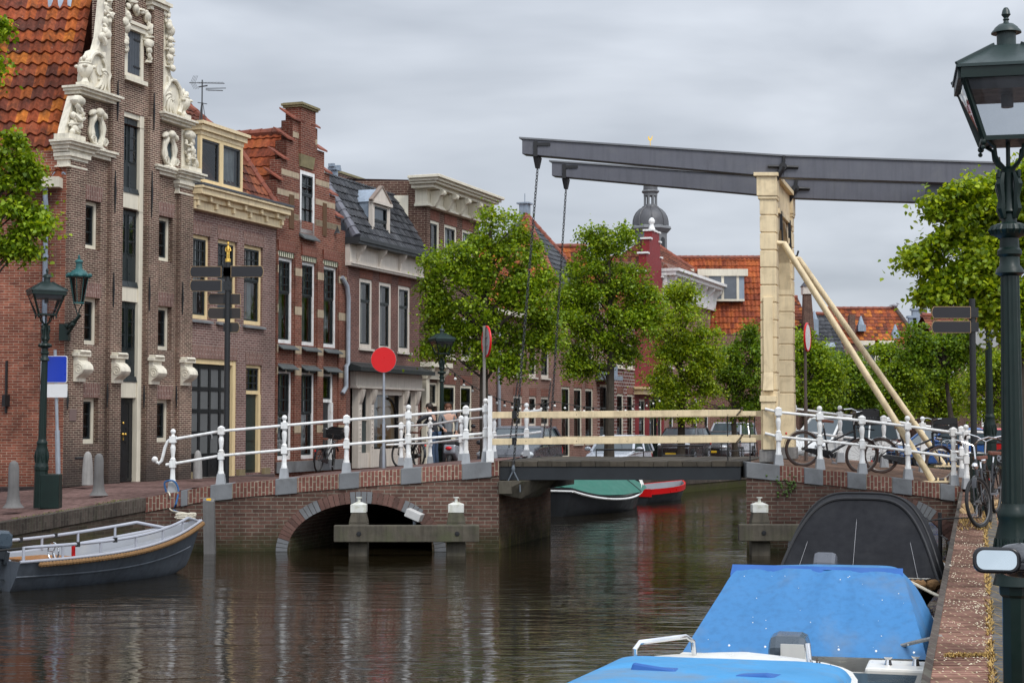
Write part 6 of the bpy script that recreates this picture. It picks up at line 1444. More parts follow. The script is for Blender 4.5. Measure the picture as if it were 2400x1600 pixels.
def street_lamp(label, x, y, z, s=1.0, rz=0.0, n=16, pr=.135, group='green lamp posts along the canal'):
    r_ = thing('street_lamp', label, 'street lamp', (x, y, z), rz, group)
    q = MB(); 
    q.lathe([(pr, 0), (pr * .96, .72), (max(pr, .1) * 1.04, .74), (max(pr, .1) * 1.04, .8)], n=8, ph=.39, smooth=False)
    q.build('plinth', GREENP, r_, bevel=.008)
    q = MB()
    q.lathe([(.14, .80), (.13, .84), (.115, .9), (.128, 1.0), (.118, 1.12), (.095, 1.22), (.105, 1.25), (.105, 1.28), (.085, 1.31), (.078, 1.34)], n=n)
    for i in range(8):                       # acanthus leaves round the foot
        a = i * math.pi / 4
        for d in (-.22, 0, .22):
            q.tube([(.118 * math.cos(a + d * .2), .118 * math.sin(a + d * .2), .88), (.13 * math.cos(a + d * .6), .13 * math.sin(a + d * .6), 1.0), (.12 * math.cos(a + d * 1.3), .12 * math.sin(a + d * 1.3), 1.11)], [.008, .016, .006], 5)
    q.build('ornamental_foot', GREENP, r_)
    q = MB(); fl = 14                        # fluted shaft
    rows = []
    for zz_, rr in ((1.34, .075), (1.7, .072), (2.4, .065), (2.87, .061)):
        rows.append([(rr * (1 - .07 * (k % 2)) * math.cos(2 * math.pi * k / (fl * 2)), rr * (1 - .07 * (k % 2)) * math.sin(2 * math.pi * k / (fl * 2)), zz_) for k in range(fl * 2 + 1)])
    q.grid(rows, 0, True); q.build('shaft', GREENP, r_, sharp=20)
    q = MB()
    q.lathe([(.066, 2.52), (.095, 2.54), (.088, 2.57), (.066, 2.60), (.064, 2.66), (.08, 2.68), (.08, 2.71), (.064, 2.73), (.062, 2.80), (.115, 2.83), (.128, 2.86), (.11, 2.90), (.05, 2.92), (.048, 2.98), (.065, 3.0), (.055, 3.02), (.045, 3.1), (.04, 3.2), (.042, 3.3), (.05, 3.32), (.03, 3.34)], n=n)
    for i in range(18): a = i * 2 * math.pi / 18; q.tube([(.115 * math.cos(a), .115 * math.sin(a), 2.83), (.132 * math.cos(a), .132 * math.sin(a), 2.86), (.11 * math.cos(a), .11 * math.sin(a), 2.895)], .008, 4)
    for i in range(4):                       # cast figures curling out of the neck
        a = i * math.pi / 2 + .78; c, s_ = math.cos(a), math.sin(a)
        q.tube([(.05 * c, .05 * s_, 2.95), (.075 * c, .075 * s_, 3.02), (.065 * c, .065 * s_, 3.1), (.085 * c, .085 * s_, 3.2), (.06 * c, .06 * s_, 3.29), (.09 * c, .09 * s_, 3.30), (.095 * c, .095 * s_, 3.25)], [.02, .03, .022, .03, .02, .015, .01], 6)
        q.ball((.075 * c, .075 * s_, 3.14), .022, 6, 5)
    q.v = [(x_, y_, 2.86 + (z_ - 2.52) * .90) for x_, y_, z_ in q.v]; q.build('capital', GREENP, r_)
    q = MB(); zb_ = 3.60; L0 = 3.77
    for i in range(4):
        a = i * math.pi / 2 + math.pi / 4; c, s_ = math.cos(a), math.sin(a)
        q.tube([(.03 * c, .03 * s_, zb_ - .02), (.09 * c, .09 * s_, zb_ + .02), (.12 * c, .12 * s_, zb_ + .06), (.13 * c, .13 * s_, zb_ + .12), (.21 * c, .21 * s_, L0)], .013, 6); q.ball((.235 * c, .235 * s_, L0 - .025), .022, 6, 5); q.ball((.24 * c, .24 * s_, L0 - .06), .016, 6, 5)
    q.tube([(0, 0, zb_ - .02), (0, 0, L0)], .016, 6); q.build('lantern_cradle', GREENP, r_)
    top = lantern(r_, L0, 1.0)
    r_.scale = (s, s, s); return r_
LH = 4.67                                    # unscaled height
# heights measured off the photograph: total pixel height of each lamp gives its size
def lamp_at(label, px, ybase, ytop, Y, rz=.3, n=16, pr=.135):
    b = at(px, ybase, Y); t = at(px, ytop, Y); s_ = (t.z - b.z) / LH
    return street_lamp(label, b.x, Y, b.z, s_, rz, n, pr)
lamp_at('green lamp post on the left quay beside the blue sign', 94, 1190, 630, 29.3, .45).rotation_euler = (0, .016, .45)
lamp_at('green lamp post at the right edge of the picture, nearest the camera', 2382, 1655, 22, 9.5, -.225, 28, .088)
lamp_at('green lamp post behind the flaring white railing on the left ramp', 1035, 1108, 762, 43, .4)
lamp_at('green lamp post in front of the narrow red house', 1536, 1085, 868, 68, .4)
lamp_at('distant green lamp post among the trees right of the tower', 1952, 1072, 922, 88, .4, 8)
lamp_at('green lamp post behind the white sign disc at the right end of the bridge', 2322, 1118, 600, 30.2, .3)
q = MB(); q.box(-.17, .17, -.12, .12, 0, .62); o = q.build('meter_box', GREENP, None, bevel=.015); p = at(122, 1140, 29.35); o.location = (p.x, 29.3, zL(p.x, 29.3)); tag(o, 'dark green meter box at the foot of the left lamp post', 'box')
q = MB(); q.box(-.14, .14, -.1, .1, 0, .9); o = q.build('meter_box', GREENP, None, bevel=.015); p = at(2298, 1120, 25.0); o.location = (p.x, 25.0, zR(25)); tag(o, 'dark green box beside the right quay bicycles', 'box')
# wall lantern on the corner house
c = at(184, 715, 34.9); wl = thing('wall_lantern', 'teal wall lantern on a scrolled bracket at the corner of the warehouse', 'lantern', c)
TL = 1.1
q = MB(); q.lathe([(.10, 0), (.11, .02), (.2, .55), (.21, .56)], (0, 0, .05), 12); q.build('lantern_glass', glass_mat('frosted_lamp', (.75, .7, .68), .6), wl)
q = MB(); q.lathe([(.23, .60), (.24, .63), (.2, .68), (.15, .74), (.08, .78), (.07, .80), (.07, .92), (.1, .93), (.06, .98), (.02, 1.0), (.03, 1.04), (.005, 1.1)], n=16)
for i in range(8): a = i * math.pi / 4; q.ball((.24 * math.cos(a), .24 * math.sin(a), .64), (.05, .05, .05), 6, 5)
for i in range(8): a = i * math.pi / 4; q.tube([(.105 * math.cos(a), .105 * math.sin(a), .05), (.205 * math.cos(a), .205 * math.sin(a), .61)], .008, 4)
q.lathe([(.12, .03), (.12, .06)], n=12); q.build('lantern_hood', TEALP, wl)
q = MB(); q.tube([(.0, 0, -.25), (.02, 0, -.1), (.09, 0, .04)], .015, 6); q.tube([(0, 0, -.25), (-.05, 0, -.1), (-.09, 0, .04)], .015, 6); q.tube([(.04, 0, -.2), (-.05, .0, -.32), (-.2, .1, -.4), (-.32, .35, -.42), (-.38, .6, -.45)], .04, 8); q.tube([(-.05, 0, -.35), (-.2, .1, -.55), (-.35, .4, -.62)], .03, 8)
for i in range(7): q.ball((-.12 - .035 * i, .05 * i, -.42 - .02 * (i % 3)), .05, 6, 5)
q.box(-.5, -.3, .3, .5, -.75, -.38); q.build('bracket', GREENP, wl)

def rrect(w_, h_, r_, n=4):
    pts = []
    for cx, cz, a0 in ((w_ / 2 - r_, h_ / 2 - r_, 0), (-w_ / 2 + r_, h_ / 2 - r_, 90), (-w_ / 2 + r_, -h_ / 2 + r_, 180), (w_ / 2 - r_, -h_ / 2 + r_, 270)):
        pts += [(cx + r_ * math.cos(R(a0 + 90 * i / n)), cz + r_ * math.sin(R(a0 + 90 * i / n))) for i in range(n + 1)]
    return pts
SIGNRED = M('sign_red', (.62, .008, .01), .35, .06, 2); SIGNBLUE = M('sign_blue', (.012, .045, .42), .35, .05, 2); SIGNWHITE = M('sign_white', (.72, .72, .72), .4, .06, 3); SIGNGREY = M('sign_back_grey', (.36, .37, .37), .5, .15, 4, streak=.2)
# blue sign on a leaning post
p = at(136, 1140, 29.9); zb = zL(p.x, 29.9); sg = thing('road_sign', 'square blue sign with a blank white plate on a leaning grey post', 'road sign', (p.x, 29.9, zb))
t = at(127, 832, 29.9); d = t.x - p.x; H = t.z - zb
q = MB(); q.tube([(0, .06, 0), (d * .42, .06, H * .5)], .045, 10); q.tube([(d * .42, .06, H * .48), (d * 1.02, .06, H + .1)], .03, 10); q.build('post', STEEL, sg)
q = MB(); q.prism([(x + d, z + H - .26) for x, z in rrect(.49, .5, .04)], .0, .012); pl = q.build('plate', SIGNWHITE, sg)
q = MB(); q.prism([(x + d, z + H - .26) for x, z in rrect(.465, .475, .035)], -.004, -.001); q.build('panel', SIGNBLUE, pl)
q = MB(); q.prism([(x + d, z + H - .655) for x, z in rrect(.50, .25, .02)], .0, .012); q.build('under_plate', SIGNWHITE, sg)
def round_sign(label, px, py, rp, Y, face, back, rot, postmat, ybase_z, wid=1.0, rim=None, rim_w=.1):
    c = at(px, py, Y); r_ = rp * Y / FPX
    sg = thing('road_sign', label, 'road sign', (c.x, Y, ybase_z), rot, 'round road signs')
    z = c.z - ybase_z
    q = MB(); q.lathe([(r_, -.012), (r_, .004)], (0, -.05, z), 32, rot=Matrix.Rotation(R(90), 3, 'X')); d = q.build('disc', back, sg)
    q = MB(); q.lathe([(r_ * .985, 0), (r_ * .985, .003)], (0, -.055, z), 32, rot=Matrix.Rotation(R(90), 3, 'X')); q.build('face', face, d)
    if rim:
        q = MB(); q.torus((0, -.045, z), r_ * .97, .022, 32, 6); q.build('rim', rim, d)
    q = MB(); q.tube([(0, 0, 0), (0, 0, z * .5)], .038, 10); q.tube([(0, 0, z * .5), (0, 0, z + r_ * 1.02)], .03, 10); q.box(-.1, .1, -.04, -.02, z - .1, z - .07); q.box(-.1, .1, -.04, -.02, z + .07, z + .1); q.build('post', postmat, sg)
    return sg
round_sign('plain red round sign facing the camera in front of the shopfront', 900, 843, 30, 37.5, SIGNRED, SIGNGREY, R(-6), STEEL, 1.0)
round_sign('round red rimmed sign seen nearly edge on at the left end of the deck', 1135, 800, 36, 31.2, SIGNGREY, SIGNGREY, R(107), M('dull_post', (.22, .2, .18), .6), 1.6, rim=SIGNRED)
round_sign('round red rimmed sign on a brown post right of the tower', 1887, 790, 33, 33.6, SIGNWHITE, SIGNWHITE, R(68), M('brown_post', (.10, .075, .065), .6), 1.6, rim=SIGNRED)
round_sign('large pale grey back of a round sign behind the right lamp post', 2312, 782, 36, 31.6, SIGNGREY, SIGNGREY, R(0), BLACKP, 1.0)
# finger posts
def fingerpost(label, px, ybase, ytop, Y, arms, zb, statue=False, w_=.055):
    b = at(px, ybase, Y); t = at(px, ytop, Y)
    fp = thing('finger_post', label, 'finger post', (b.x, Y, zb), 0, 'black finger posts')
    q = MB(); q.tube([(0, 0, 0), (0, 0, t.z - zb)], w_, 12); q.build('post', BLACKP, fp)
    for i, (pa, pb, ya, yb, dy, rot) in enumerate(arms):
        p0 = at(pa, (ya + yb) / 2, Y + dy); p1 = at(pb, (ya + yb) / 2, Y + dy); hh = (yb - ya) * (Y) / FPX; cz = p0.z - zb; x0, x1 = p0.x - b.x, p1.x - b.x
        tip = -1 if abs(x0) > abs(x1) else 1
        def shape(e, x0=x0, x1=x1):
            a, c_ = x0 + e, x1 - e; h2 = hh / 2 - e; r_ = .035
            if tip < 0: return [(c_, -h2), (c_, h2), (a + r_, h2), (a + r_ * .3, h2 * .6), (a, 0), (a + r_ * .3, -h2 * .6), (a + r_, -h2)]
            return [(a, h2), (a, -h2), (c_ - r_, -h2), (c_ - r_ * .3, -h2 * .6), (c_, 0), (c_ - r_ * .3, h2 * .6), (c_ - r_, h2)]
        q = MB(); pts = shape(0); pts = pts if sum(pts[k][0] * pts[(k + 1) % 7][1] - pts[(k + 1) % 7][0] * pts[k][1] for k in range(7)) > 0 else pts[::-1]
        q.prism([(x, cz + z) for x, z in pts], dy - .012, dy + .012, 0); a = q.build('arm', M('arm_edge', (.30, .2, .1), .5), fp)
        q = MB(); pts = shape(.009); pts = pts if sum(pts[k][0] * pts[(k + 1) % 7][1] - pts[(k + 1) % 7][0] * pts[k][1] for k in range(7)) > 0 else pts[::-1]
        q.prism([(x, cz + z) for x, z in pts], dy - .016, dy - .0125); q.build('arm_face', M('arm_black', (.014, .013, .015), .4, .15, 2) if rot == 0 else M('arm_brown', (.028, .022, .019), .5, .15, 2), a)
        q = MB(); q.box(min(x0, x1, 0, key=abs) * 0 - .08, .08, dy - .01, .0, cz - hh * .4, cz + hh * .4); q.build('arm_bracket', BLACKP, fp)
    if statue:
        z = t.z - zb; q = MB(); q.lathe([(.055, z), (.055, z + .06), (.045, z + .065)], n=10)
        for sx in (-1, 1): q.tube([(sx * .018, 0, z + .06), (sx * .016, -.005, z + .13), (sx * .014, 0, z + .2)], [.014, .014, .018], 6); q.tube([(sx * .034, 0, z + .28), (sx * .05, .0, z + .22), (sx * .03, -.03, z + .2)], [.013, .011, .009], 6)
        q.lathe([(.024, z + .19), (.03, z + .22), (.034, z + .27), (.028, z + .3), (.012, z + .31), (.01, z + .325)], n=8); q.ball((0, 0, z + .345), (.02, .022, .026), 8, 6); q.lathe([(.032, z + .358), (.02, z + .365), (.017, z + .385)], n=8)
        q.build('figurine', GOLD, fp)
    return fp
fingerpost('black finger post crowned by a small gold figure on the left ramp', 530, 1130, 614, 30.9,
           [(445, 519, 624, 650, -.06, 0), (541, 618, 623, 650, -.06, 0), (445, 519, 656, 683, -.06, 0), (487, 564, 688, 714, .03, 1), (486, 565, 721, 747, .03, 1), (535, 562, 755, 779, .03, 1)], lerp_tab(-5.45, LTOP), True)
fingerpost('black finger post with two arms beside the white sign disc on the right', 2284, 1130, 700, 25.5, [(2183, 2275, 718, 746, -.06, 0), (2183, 2275, 752, 780, -.06, 0)], zR(25.5), False, .05)
# bollards
def bollard(label, px, py, htp, Y, mat, kind):
    p = at(px, py, Y); s_ = htp * Y / FPX
    q = MB()
    if kind == 'flared': q.lathe([(.23, 0), (.21, .02), (.15, .1), (.125, .25), (.115, .45), (.112, .86), (.105, .88), (.10, .90), (.095, .93), (.07, .975), (.03, 1.0)], n=8 if False else 16)
    else: q.lathe([(.17, 0), (.165, .3), (.15, .6), (.13, .8), (.11, .9), (.075, .965), (.03, 1.0)], n=14)
    q.v = [(x * s_, y * s_, z * s_) for x, y, z in q.v]
    o = q.build('bollard', mat); o.location = (p.x, Y, p.z); tag(o, label, 'bollard', 'bollards on the left bank'); return o
bollard('grey flared concrete bollard at the far left edge', 31, 1189, 109, 28.7, CONCRETE, 'flared')
bollard('grey flared concrete bollard in front of the warehouse door', 231, 1160, 97, 31.5, CONCRETE, 'flared')
bollard('pale rounded granite bollard against the warehouse wall', 205, 1136, 78, 34.6, PALESTONE, 'round')
bollard('pale rounded granite bollard before the garage doors', 463, 1121, 66, 38.6, PALESTONE, 'round')
bollard('squat dark stone bollard at the foot of the red sign', 897, 1096, 52, 37.9, CONCRETE, 'round')
q = MB(); q.tube([(-.7, 0, .0), (-.7, 0, .78), (.7, 0, .78), (.7, 0, 0)], .03, 8); q.tube([(-.7, 0, .45), (.7, 0, .45)], .02, 8)
for i, px in enumerate((1453, 1600, 1733)):
    o = q.build('tree_guard', IRON) if i == 0 else copy_tree(o); p = at(px, 1085, 48 + 8 * i); o.location = (p.x, 48 + 8 * i, .8)
    tag(o, ('low iron hoop guard before the silver hatchback', 'low iron hoop guard before the black off-road car', 'low iron hoop guard before the silver van')[i], 'tree guard', 'iron tree guards')
# roof antenna
p = at(473, 285, 44.5); an = MB()
def bar(a, b, r_=.012): an.tube([V(a), V(b)], r_, 5)
t0 = at(472, 196, 44.5).z - p.z
bar((0, 0, -1.2), (0, 0, t0 + .1), .02)
for a in (0, 2.1, 4.2): bar((.16 * math.cos(a), .16 * math.sin(a), -.3), (.02 * math.cos(a), .02 * math.sin(a), t0 * .5), .01)
bar((-.36, 0, t0 + .02), (.62, 0, t0 + .0)); bar((-.1, 0, t0 - .1), (.15, 0, t0 - .06), .02); bar((.1, 0, t0 - .14), (.66, 0, t0 - .13)); bar((.1, 0, t0 - .18), (.58, 0, t0 - .2)); bar((-.12, 0, t0 * .5), (.14, 0, t0 * .46))
for i in range(18): x = -.1 + i * .04; bar((x, -.12, t0 + .015), (x, .12, t0 + .025), .005)
for i in range(12): x = .16 + i * .035; bar((x, -.09, t0 - .2), (x, .09, t0 - .19), .005)
for i in range(4): bar((-.2 - .04 * i, 0, t0 + .02), (-.12 - .04 * i, .0, t0 + .22), .005); bar((-.2 - .04 * i, 0, t0 + .02), (-.1 - .04 * i, .0, t0 - .16), .005)
o = an.build('roof_antenna', M('antenna_metal', (.06, .065, .07), .5)); o.location = p; tag(o, 'thin television antenna on the brown roof beside the warehouse gable', 'antenna')
# flag on a house front
p = at(1700, 905, 96); q = MB(); rows = [[(.02 + .35 * t + .03 * math.sin(5 * t + j), -.05 * j, -.1 - .9 * t * 1.2 - .35 * j * .5) for t in np.linspace(0, 1, 7)] for j in range(4)]
q.grid(rows[:2], 0); q.grid(rows[1:3], 1); q.grid(rows[2:], 2); q.tube([(-.8, .9, -.3), (.2, -.1, .1)], .03, 6, 1)
o = q.build('flag', [SIGNRED, SIGNWHITE, SIGNBLUE]); o.location = p; tag(o, 'small red white and blue flag hanging from a house behind the trees', 'flag')
# string of festoon lights
a = at(1046, 858, 43); b = at(1300, 940, 50); c = at(1560, 925, 66); e_ = at(1660, 960, 74)
root = thing('string_lights', 'sagging string of clear bulbs from the lamp post into the trees', 'string lights', a)
q = MB(); bl_ = MB(); bpts = []
for p0, p1, sag in ((a, b, .45), (b, c, .35), (c, e_, .3)):
    pts = [p0.lerp(p1, t) + V((0, 0, -sag * 4 * t * (1 - t))) - a for t in np.linspace(0, 1, 15)]; q.tube(pts, .014, 4)
    for pt in pts[1:]: q.tube([pt, pt - V((0, 0, .08))], .03, 5); bpts.append(pt - V((0, 0, .14)))
q.build('cable', BLACKP, root); bl_.ball((0, 0, 0), .042, 8, 6); b0 = bl_.build('bulb', M('bulb_glass', (.75, .75, .72), .15, .05, 3, spec=.6), root)
for i, pt in enumerate(bpts):
    o = b0 if i == 0 else copy_tree(b0, parent=root)
    o.location = pt
# ---------------------------------------------------------------- bicycles
BLACKM = M('black_enamel', (.012, .012, .014), .28, .2, 6, spec=.5); LEATHER = M('brown_leather', (.14, .05, .03), .5, .2, 9); TYREB = M('brown_tyre', (.055, .032, .026), .7, .2, 8)
CRATE = M('black_crate', (.016, .016, .017), .5, .2, 6); RIMM = M('rim_metal', (.12, .115, .11), .4, .1, 9, metal=.5)
def bicycle(label, loc, rz, pitch=0.0, crate=True, steer=.0, lean=.06, tyre=RUBBER, rear_bag=False, group='parked bicycles'):
    b = thing('bicycle', label, 'bicycle', loc, rz, group); b.rotation_euler = (lean, pitch, rz)
    r_ = .345; xr, xf = -.55, .58
    def wheel(x, rot=0.0):
        w_ = bpy.data.objects.new('wheel', None); COL.objects.link(w_); w_.parent = b; w_.location = (x, 0, r_); w_.rotation_euler = (0, 0, rot)
        q = MB(); q.torus((0, 0, 0), r_ - .022, .024, 40, 8); q.build('tyre', tyre, w_)
        q = MB(); q.torus((0, 0, 0), r_ - .052, .012, 40, 6); q.lathe([(.03, -.035), (.03, .035)], (0, 0, 0), 8, rot=Matrix.Rotation(R(90), 3, 'X')); q.build('rim', RIMM, w_)
        q = MB()
        for i in range(18): a = i * math.pi / 9; q.tube([(.028 * math.cos(a + .5), .025 * (-1) ** i, .028 * math.sin(a + .5)), ((r_ - .05) * math.cos(a), 0, (r_ - .05) * math.sin(a))], .0016, 4)
        q.build('spokes', RIMM, w_)
    wheel(xr); wheel(xf, steer)
    q = MB(); hx, hz = .36, .82
    q.tube([(xr, 0, r_), (-.06, 0, .29)], .016, 6); q.tube([(-.06, 0, .29), (-.2, 0, .78)], .018, 8); q.tube([(-.06, 0, .30), (hx + .05, 0, hz - .16)], .026, 8); q.tube([(-.12, 0, .5), (hx + .02, 0, hz - .02)], .02, 8)
    q.tube([(xr, .04, r_), (-.19, .02, .72)], .011, 6); q.tube([(xr, -.04, r_), (-.19, -.02, .72)], .011, 6); q.tube([(hx + .06, 0, hz - .2), (hx, 0, hz + .1)], .024, 8)
    q.build('frame', BLACKM, b)
    q = MB(); c, s_ = math.cos(steer), math.sin(steer)
    for y in (-.05, .05): q.tube([(hx + .06, y * .6, hz - .2), (xf - .05, y, r_ + .18), (xf, y, r_)], .012, 6)
    q.build('fork', BLACKM, b)
    for x, a0, a1 in ((xr, R(15), R(190)), (xf, R(35), R(150))):
        q = MB(); rows = [[(x + (r_ + .022) * math.cos(a0 + (a1 - a0) * i / 16), y, r_ + (r_ + .022 - abs(y) * .4) * math.sin(a0 + (a1 - a0) * i / 16)) for y in (-.03, 0, .03)] for i in range(17)]
        q.grid(rows, 0); q.build('mudguard', BLACKM, b)
    q = MB(); q.prism([(-.50, .30), (-.06, .22), (.02, .25), (.04, .31), (-.04, .38), (-.46, .38), (-.53, .34)], -.075, -.045); q.build('chain_case', BLACKM, b, bevel=.012)
    q = MB(); q.tube([(-.06, -.09, .29), (.05, -.1, .16)], .01, 6); q.box(.0, .1, -.2, -.1, .145, .17); q.build('pedal', M('pedal_grey', (.15, .15, .16), .5), b); q = MB(); q.tube([(-.06, .09, .29), (-.17, .1, .42)], .01, 6); q.box(-.22, -.12, .1, .2, .405, .43); q.build('pedal', M('pedal_grey', (.15, .15, .16), .5), b)
    q = MB(); q.tube([(-.2, 0, .76), (-.23, 0, .90)], .014, 6, 1); q.prism([(-.36, -.09), (-.28, -.1), (-.16, -.04), (-.03, -.02), (-.03, .02), (-.16, .04), (-.28, .1), (-.36, .09)], .90, .95, 0, 'z'); q.build('saddle', [LEATHER, CHROME], b, bevel=.015)
    q = MB(); st = Matrix.Rotation(steer, 3, 'Z'); o = V((hx, 0, 0))
    pts = [o + st @ V(p) for p in ((-.22, -.30, 1.13), (-.12, -.29, 1.17), (.02, -.24, 1.2), (.08, -.12, 1.17), (.0, 0, 1.1), (.08, .12, 1.17), (.02, .24, 1.2), (-.12, .29, 1.17), (-.22, .30, 1.13))]
    q.tube(pts, .011, 6); q.tube([(hx, 0, hz + .05), tuple(pts[4])], .013, 6); hb = q.build('handlebar', CHROME, b)
    q = MB(); q.tube([pts[0], pts[1]], .018, 8); q.build('grip', M('brown_grip', (.04, .025, .02), .6), hb); q = MB(); q.tube([pts[-1], pts[-2]], .018, 8); q.build('grip', MATS['brown_grip'], hb)
    q = MB(); q.ball((xf - .08, 0, .83), (.06, .05, .05), 8, 6); q.build('headlight', CHROME, b)
    if crate:
        q = MB(); x0, x1, y0, y1, z0, z1 = hx + .02, hx + .46, -.22, .22, .94, 1.22; t = .012
        q.box(x0, x1, y0, y1, z0, z0 + t)
        for (a, b_, c_, d) in ((x0, x1, y0, y0 + t), (x0, x1, y1 - t, y1), (x0, x0 + t, y0, y1), (x1 - t, x1, y0, y1)):
            q.box(a, b_, c_, d, z1 - .12, z1); q.box(a, b_, c_, d, z0 + t, z0 + .04)
            n = 9
            for i in range(n + 1):
                if b_ - a > d - c_: x = a + (b_ - a) * i / n; q.box(x - .008, x + .008, c_ + .001, d - .001, z0 + .04, z1 - .12)
                else: y = c_ + (d - c_) * i / n; q.box(a + .001, b_ - .001, y - .008, y + .008, z0 + .04, z1 - .12)
        q.box(x0 + .01, x1 - .01, y0 + .008, y1 - .008, z0 + .07, z0 + .13)
        q.v = [tuple(Matrix.Rotation(-.16, 3, 'Y') @ (V(v_) - V((hx + .2, 0, .9))) + V((hx + .2, 0, .9))) for v_ in q.v]
        q.build('crate', CRATE, b)
        q = MB(); q.tube([(hx + .1, -.1, .86), (hx + .06, -.1, 1.12), (hx - .02, -.1, 1.16)], .008, 6); q.tube([(hx + .1, .1, .86), (hx + .06, .1, 1.12), (hx - .02, .1, 1.16)], .008, 6); q.tube([(hx + .05, 0, .86), (hx + .4, 0, .86)], .012, 6); q.build('front_rack', BLACKM, b)
    else:
        q = MB()
        for y in (-.06, 0, .06): q.tube([(-.2, y, .74), (-.8, y, .72)], .007, 5)
        q.tube([(-.75, .06, .72), (xr, .05, r_)], .007, 5); q.tube([(-.75, -.06, .72), (xr, -.05, r_)], .007, 5); q.build('rear_rack', BLACKM, b)
    q = MB(); q.ball((-.9, 0, .60), (.02, .03, .025), 6, 5); q.build('tail_light', SIGNRED, b)
    return b
def zr(x): return lerp_tab(x, RTOP)
bicycle('black bicycle with a crate leaning by the tower behind the white railing', (at(1944, 1095, 31.15).x, 31.15, 1.495), R(-2), .115, True, .25, .08, TYREB)
bicycle('second black bicycle with a crate, nearer the right end of the bridge', (at(2127, 1110, 31.5).x, 31.5, 1.345), R(-9), .135, True, .5, -.05, TYREB)
bicycle('dark bicycle with its front wheel turned at the rope on the right quay', (at(2306, 1240, 21.9).x + .16, 22.35, zR(22.2)), R(-112), 0, False, -.38, .1)
bicycle('dark bicycle standing behind the turned one on the right quay', (at(2330, 1205, 24).x, 24.3, zR(24)), R(-118), 0, False, .2, -.05)
p = street(718); bicycle('old bicycle with wicker basket leaning on the stepped gable house', (p.x + .55, p.y - .1, 1.0), R(75), 0, True, .3, .1)
bicycle('bicycle at the end of the flaring railing on the left ramp', (at(958, 1080, 42.5).x, 42.5, 1.2), R(120), 0, False, .2, .05)
for i, (px, Y, rz) in enumerate(((2050, 47, 70), (2090, 49, 60), (2225, 52, 95), (2250, 50, 100), (2205, 55, 80))):
    x = at(px, 1060, Y).x; bicycle(('parked bicycle seen through the first crate bicycle on the far right bank', 'parked bicycle between the two crate bicycles on the far right bank', 'parked bicycle left of the railing end post on the far right bank', 'parked bicycle under the black finger post on the far right bank', 'parked bicycle farthest back in the right bank cycle row')[i], (x, Y, zR(Y)), R(rz), 0, False, .1)
# scooter at the left ramp
s_ = thing('motor_scooter', 'grey motor scooter with a red tail light at the left ramp', 'scooter', (at(1072, 1080, 42.5).x, 42.5, 1.15), R(75))
q = MB(); q.prism([(-.75, .45), (-.5, .3), (-.1, .28), (-.05, .2), (.35, .2), (.45, .3), (.5, .85), (.42, .9), (.36, .35), (.05, .3), (0, .6), (-.7, .68)], -.16, .16); q.build('body', M('scooter_grey', (.2, .21, .23), .3, .1, 3, coat=.5), s_, bevel=.04)
q = MB(); q.prism([(-.7, .69), (.02, .62), (.02, .7), (-.65, .78)], -.13, .13); q.build('saddle', RUBBER, s_, bevel=.02)
for x in (-.6, .62): q = MB(); q.torus((x, 0, .22), .16, .065, 20, 8); q.build('wheel', RUBBER, s_)
q = MB(); q.tube([(.4, -.3, 1.0), (.45, 0, .95), (.4, .3, 1.0)], .02, 6); q.tube([(.45, 0, .95), (.62, 0, .25)], .03, 6)
for y in (-.25, .25): q.ball((.36, y * 1.3, 1.14), (.02, .07, .05), 8, 6)
q.build('handlebar', BLACKM, s_)
q = MB(); q.ball((-.78, 0, .58), (.04, .09, .05), 8, 6); q.build('tail_light', M('tail_red', (.55, .01, .015), .2, .1, 4), s_)

# ---------------------------------------------------------------- boats
def hull(mb, mi, L_, B_, zs, zk, n=20, k=9, stern=.86, rake=.35, full=2.4, th=.045, m_in=1, m_rim=2, floor=.12, power=.55):
    """open hull, stern at x=0, bow at x=L"""
    def hb(t): return B_ / 2 * ((stern + (1 - stern) * min(1, t / .45)) * (1 - max(0, (t - .42) / .58) ** full))
    out_, inn = [], []
    for i in range(n + 1):
        t = i / n; h_ = max(hb(t), .012); r1, r2 = [], []
        for j in range(-k, k + 1):
            v = abs(j) / k; sg = 1 if j > 0 else -1 if j < 0 else 0
            y = sg * h_ * v ** power; z = zk(t) + (zs(t) - zk(t)) * v ** 1.5
            x = L_ * t + rake * (v ** 1.2) * t ** 5
            r1.append((x, y, z)); hi = max(h_ - th, .006)
            r2.append((x - (th if t > .9 else 0) + (th if i == 0 else 0), sg * hi * v ** power, max(z, floor * min(1, 1.0)) if v < .98 else z))
        out_.append(r1); inn.append(r2)
    mb.grid(out_, mi, True, True); mb.grid(inn, m_in, True)
    for e in (0, 2 * k):                                                  # gunwale top
        mb.grid([[a[e], b[e]] for a, b in zip(out_, inn)], m_rim, True, e != 0)
    mb.add(out_[0], [tuple(range(2 * k + 1))], mi); mb.add(inn[0], [tuple(range(2 * k, -1, -1))], m_in)
    mb.grid([out_[0], inn[0]], m_rim, False)
    return out_, hb
def rope_fender(mb, pts, r_, m=0, pitch=.055):
    P = [V(p) for p in pts]; d = [0]
    for a, b in zip(P, P[1:]): d.append(d[-1] + (b - a).length)
    n = int(d[-1] / pitch) * 2; R_ = []; rad = []
    for i in range(n + 1):
        s_ = d[-1] * i / n; k = max(j for j in range(len(d)) if d[j] <= s_ + 1e-9); k = min(k, len(P) - 2); t = (s_ - d[k]) / (d[k + 1] - d[k]); R_.append(P[k].lerp(P[k + 1], t)); rad.append(r_ * (1.0 if i % 2 else .74))
    rad[0] = rad[-1] = r_ * .4
    mb.tube(R_, rad, 8, m)
def boat(name, label, x, y, heading, cat='boat', group=None): return thing(name, label, cat, (x, y, 0), heading, group)
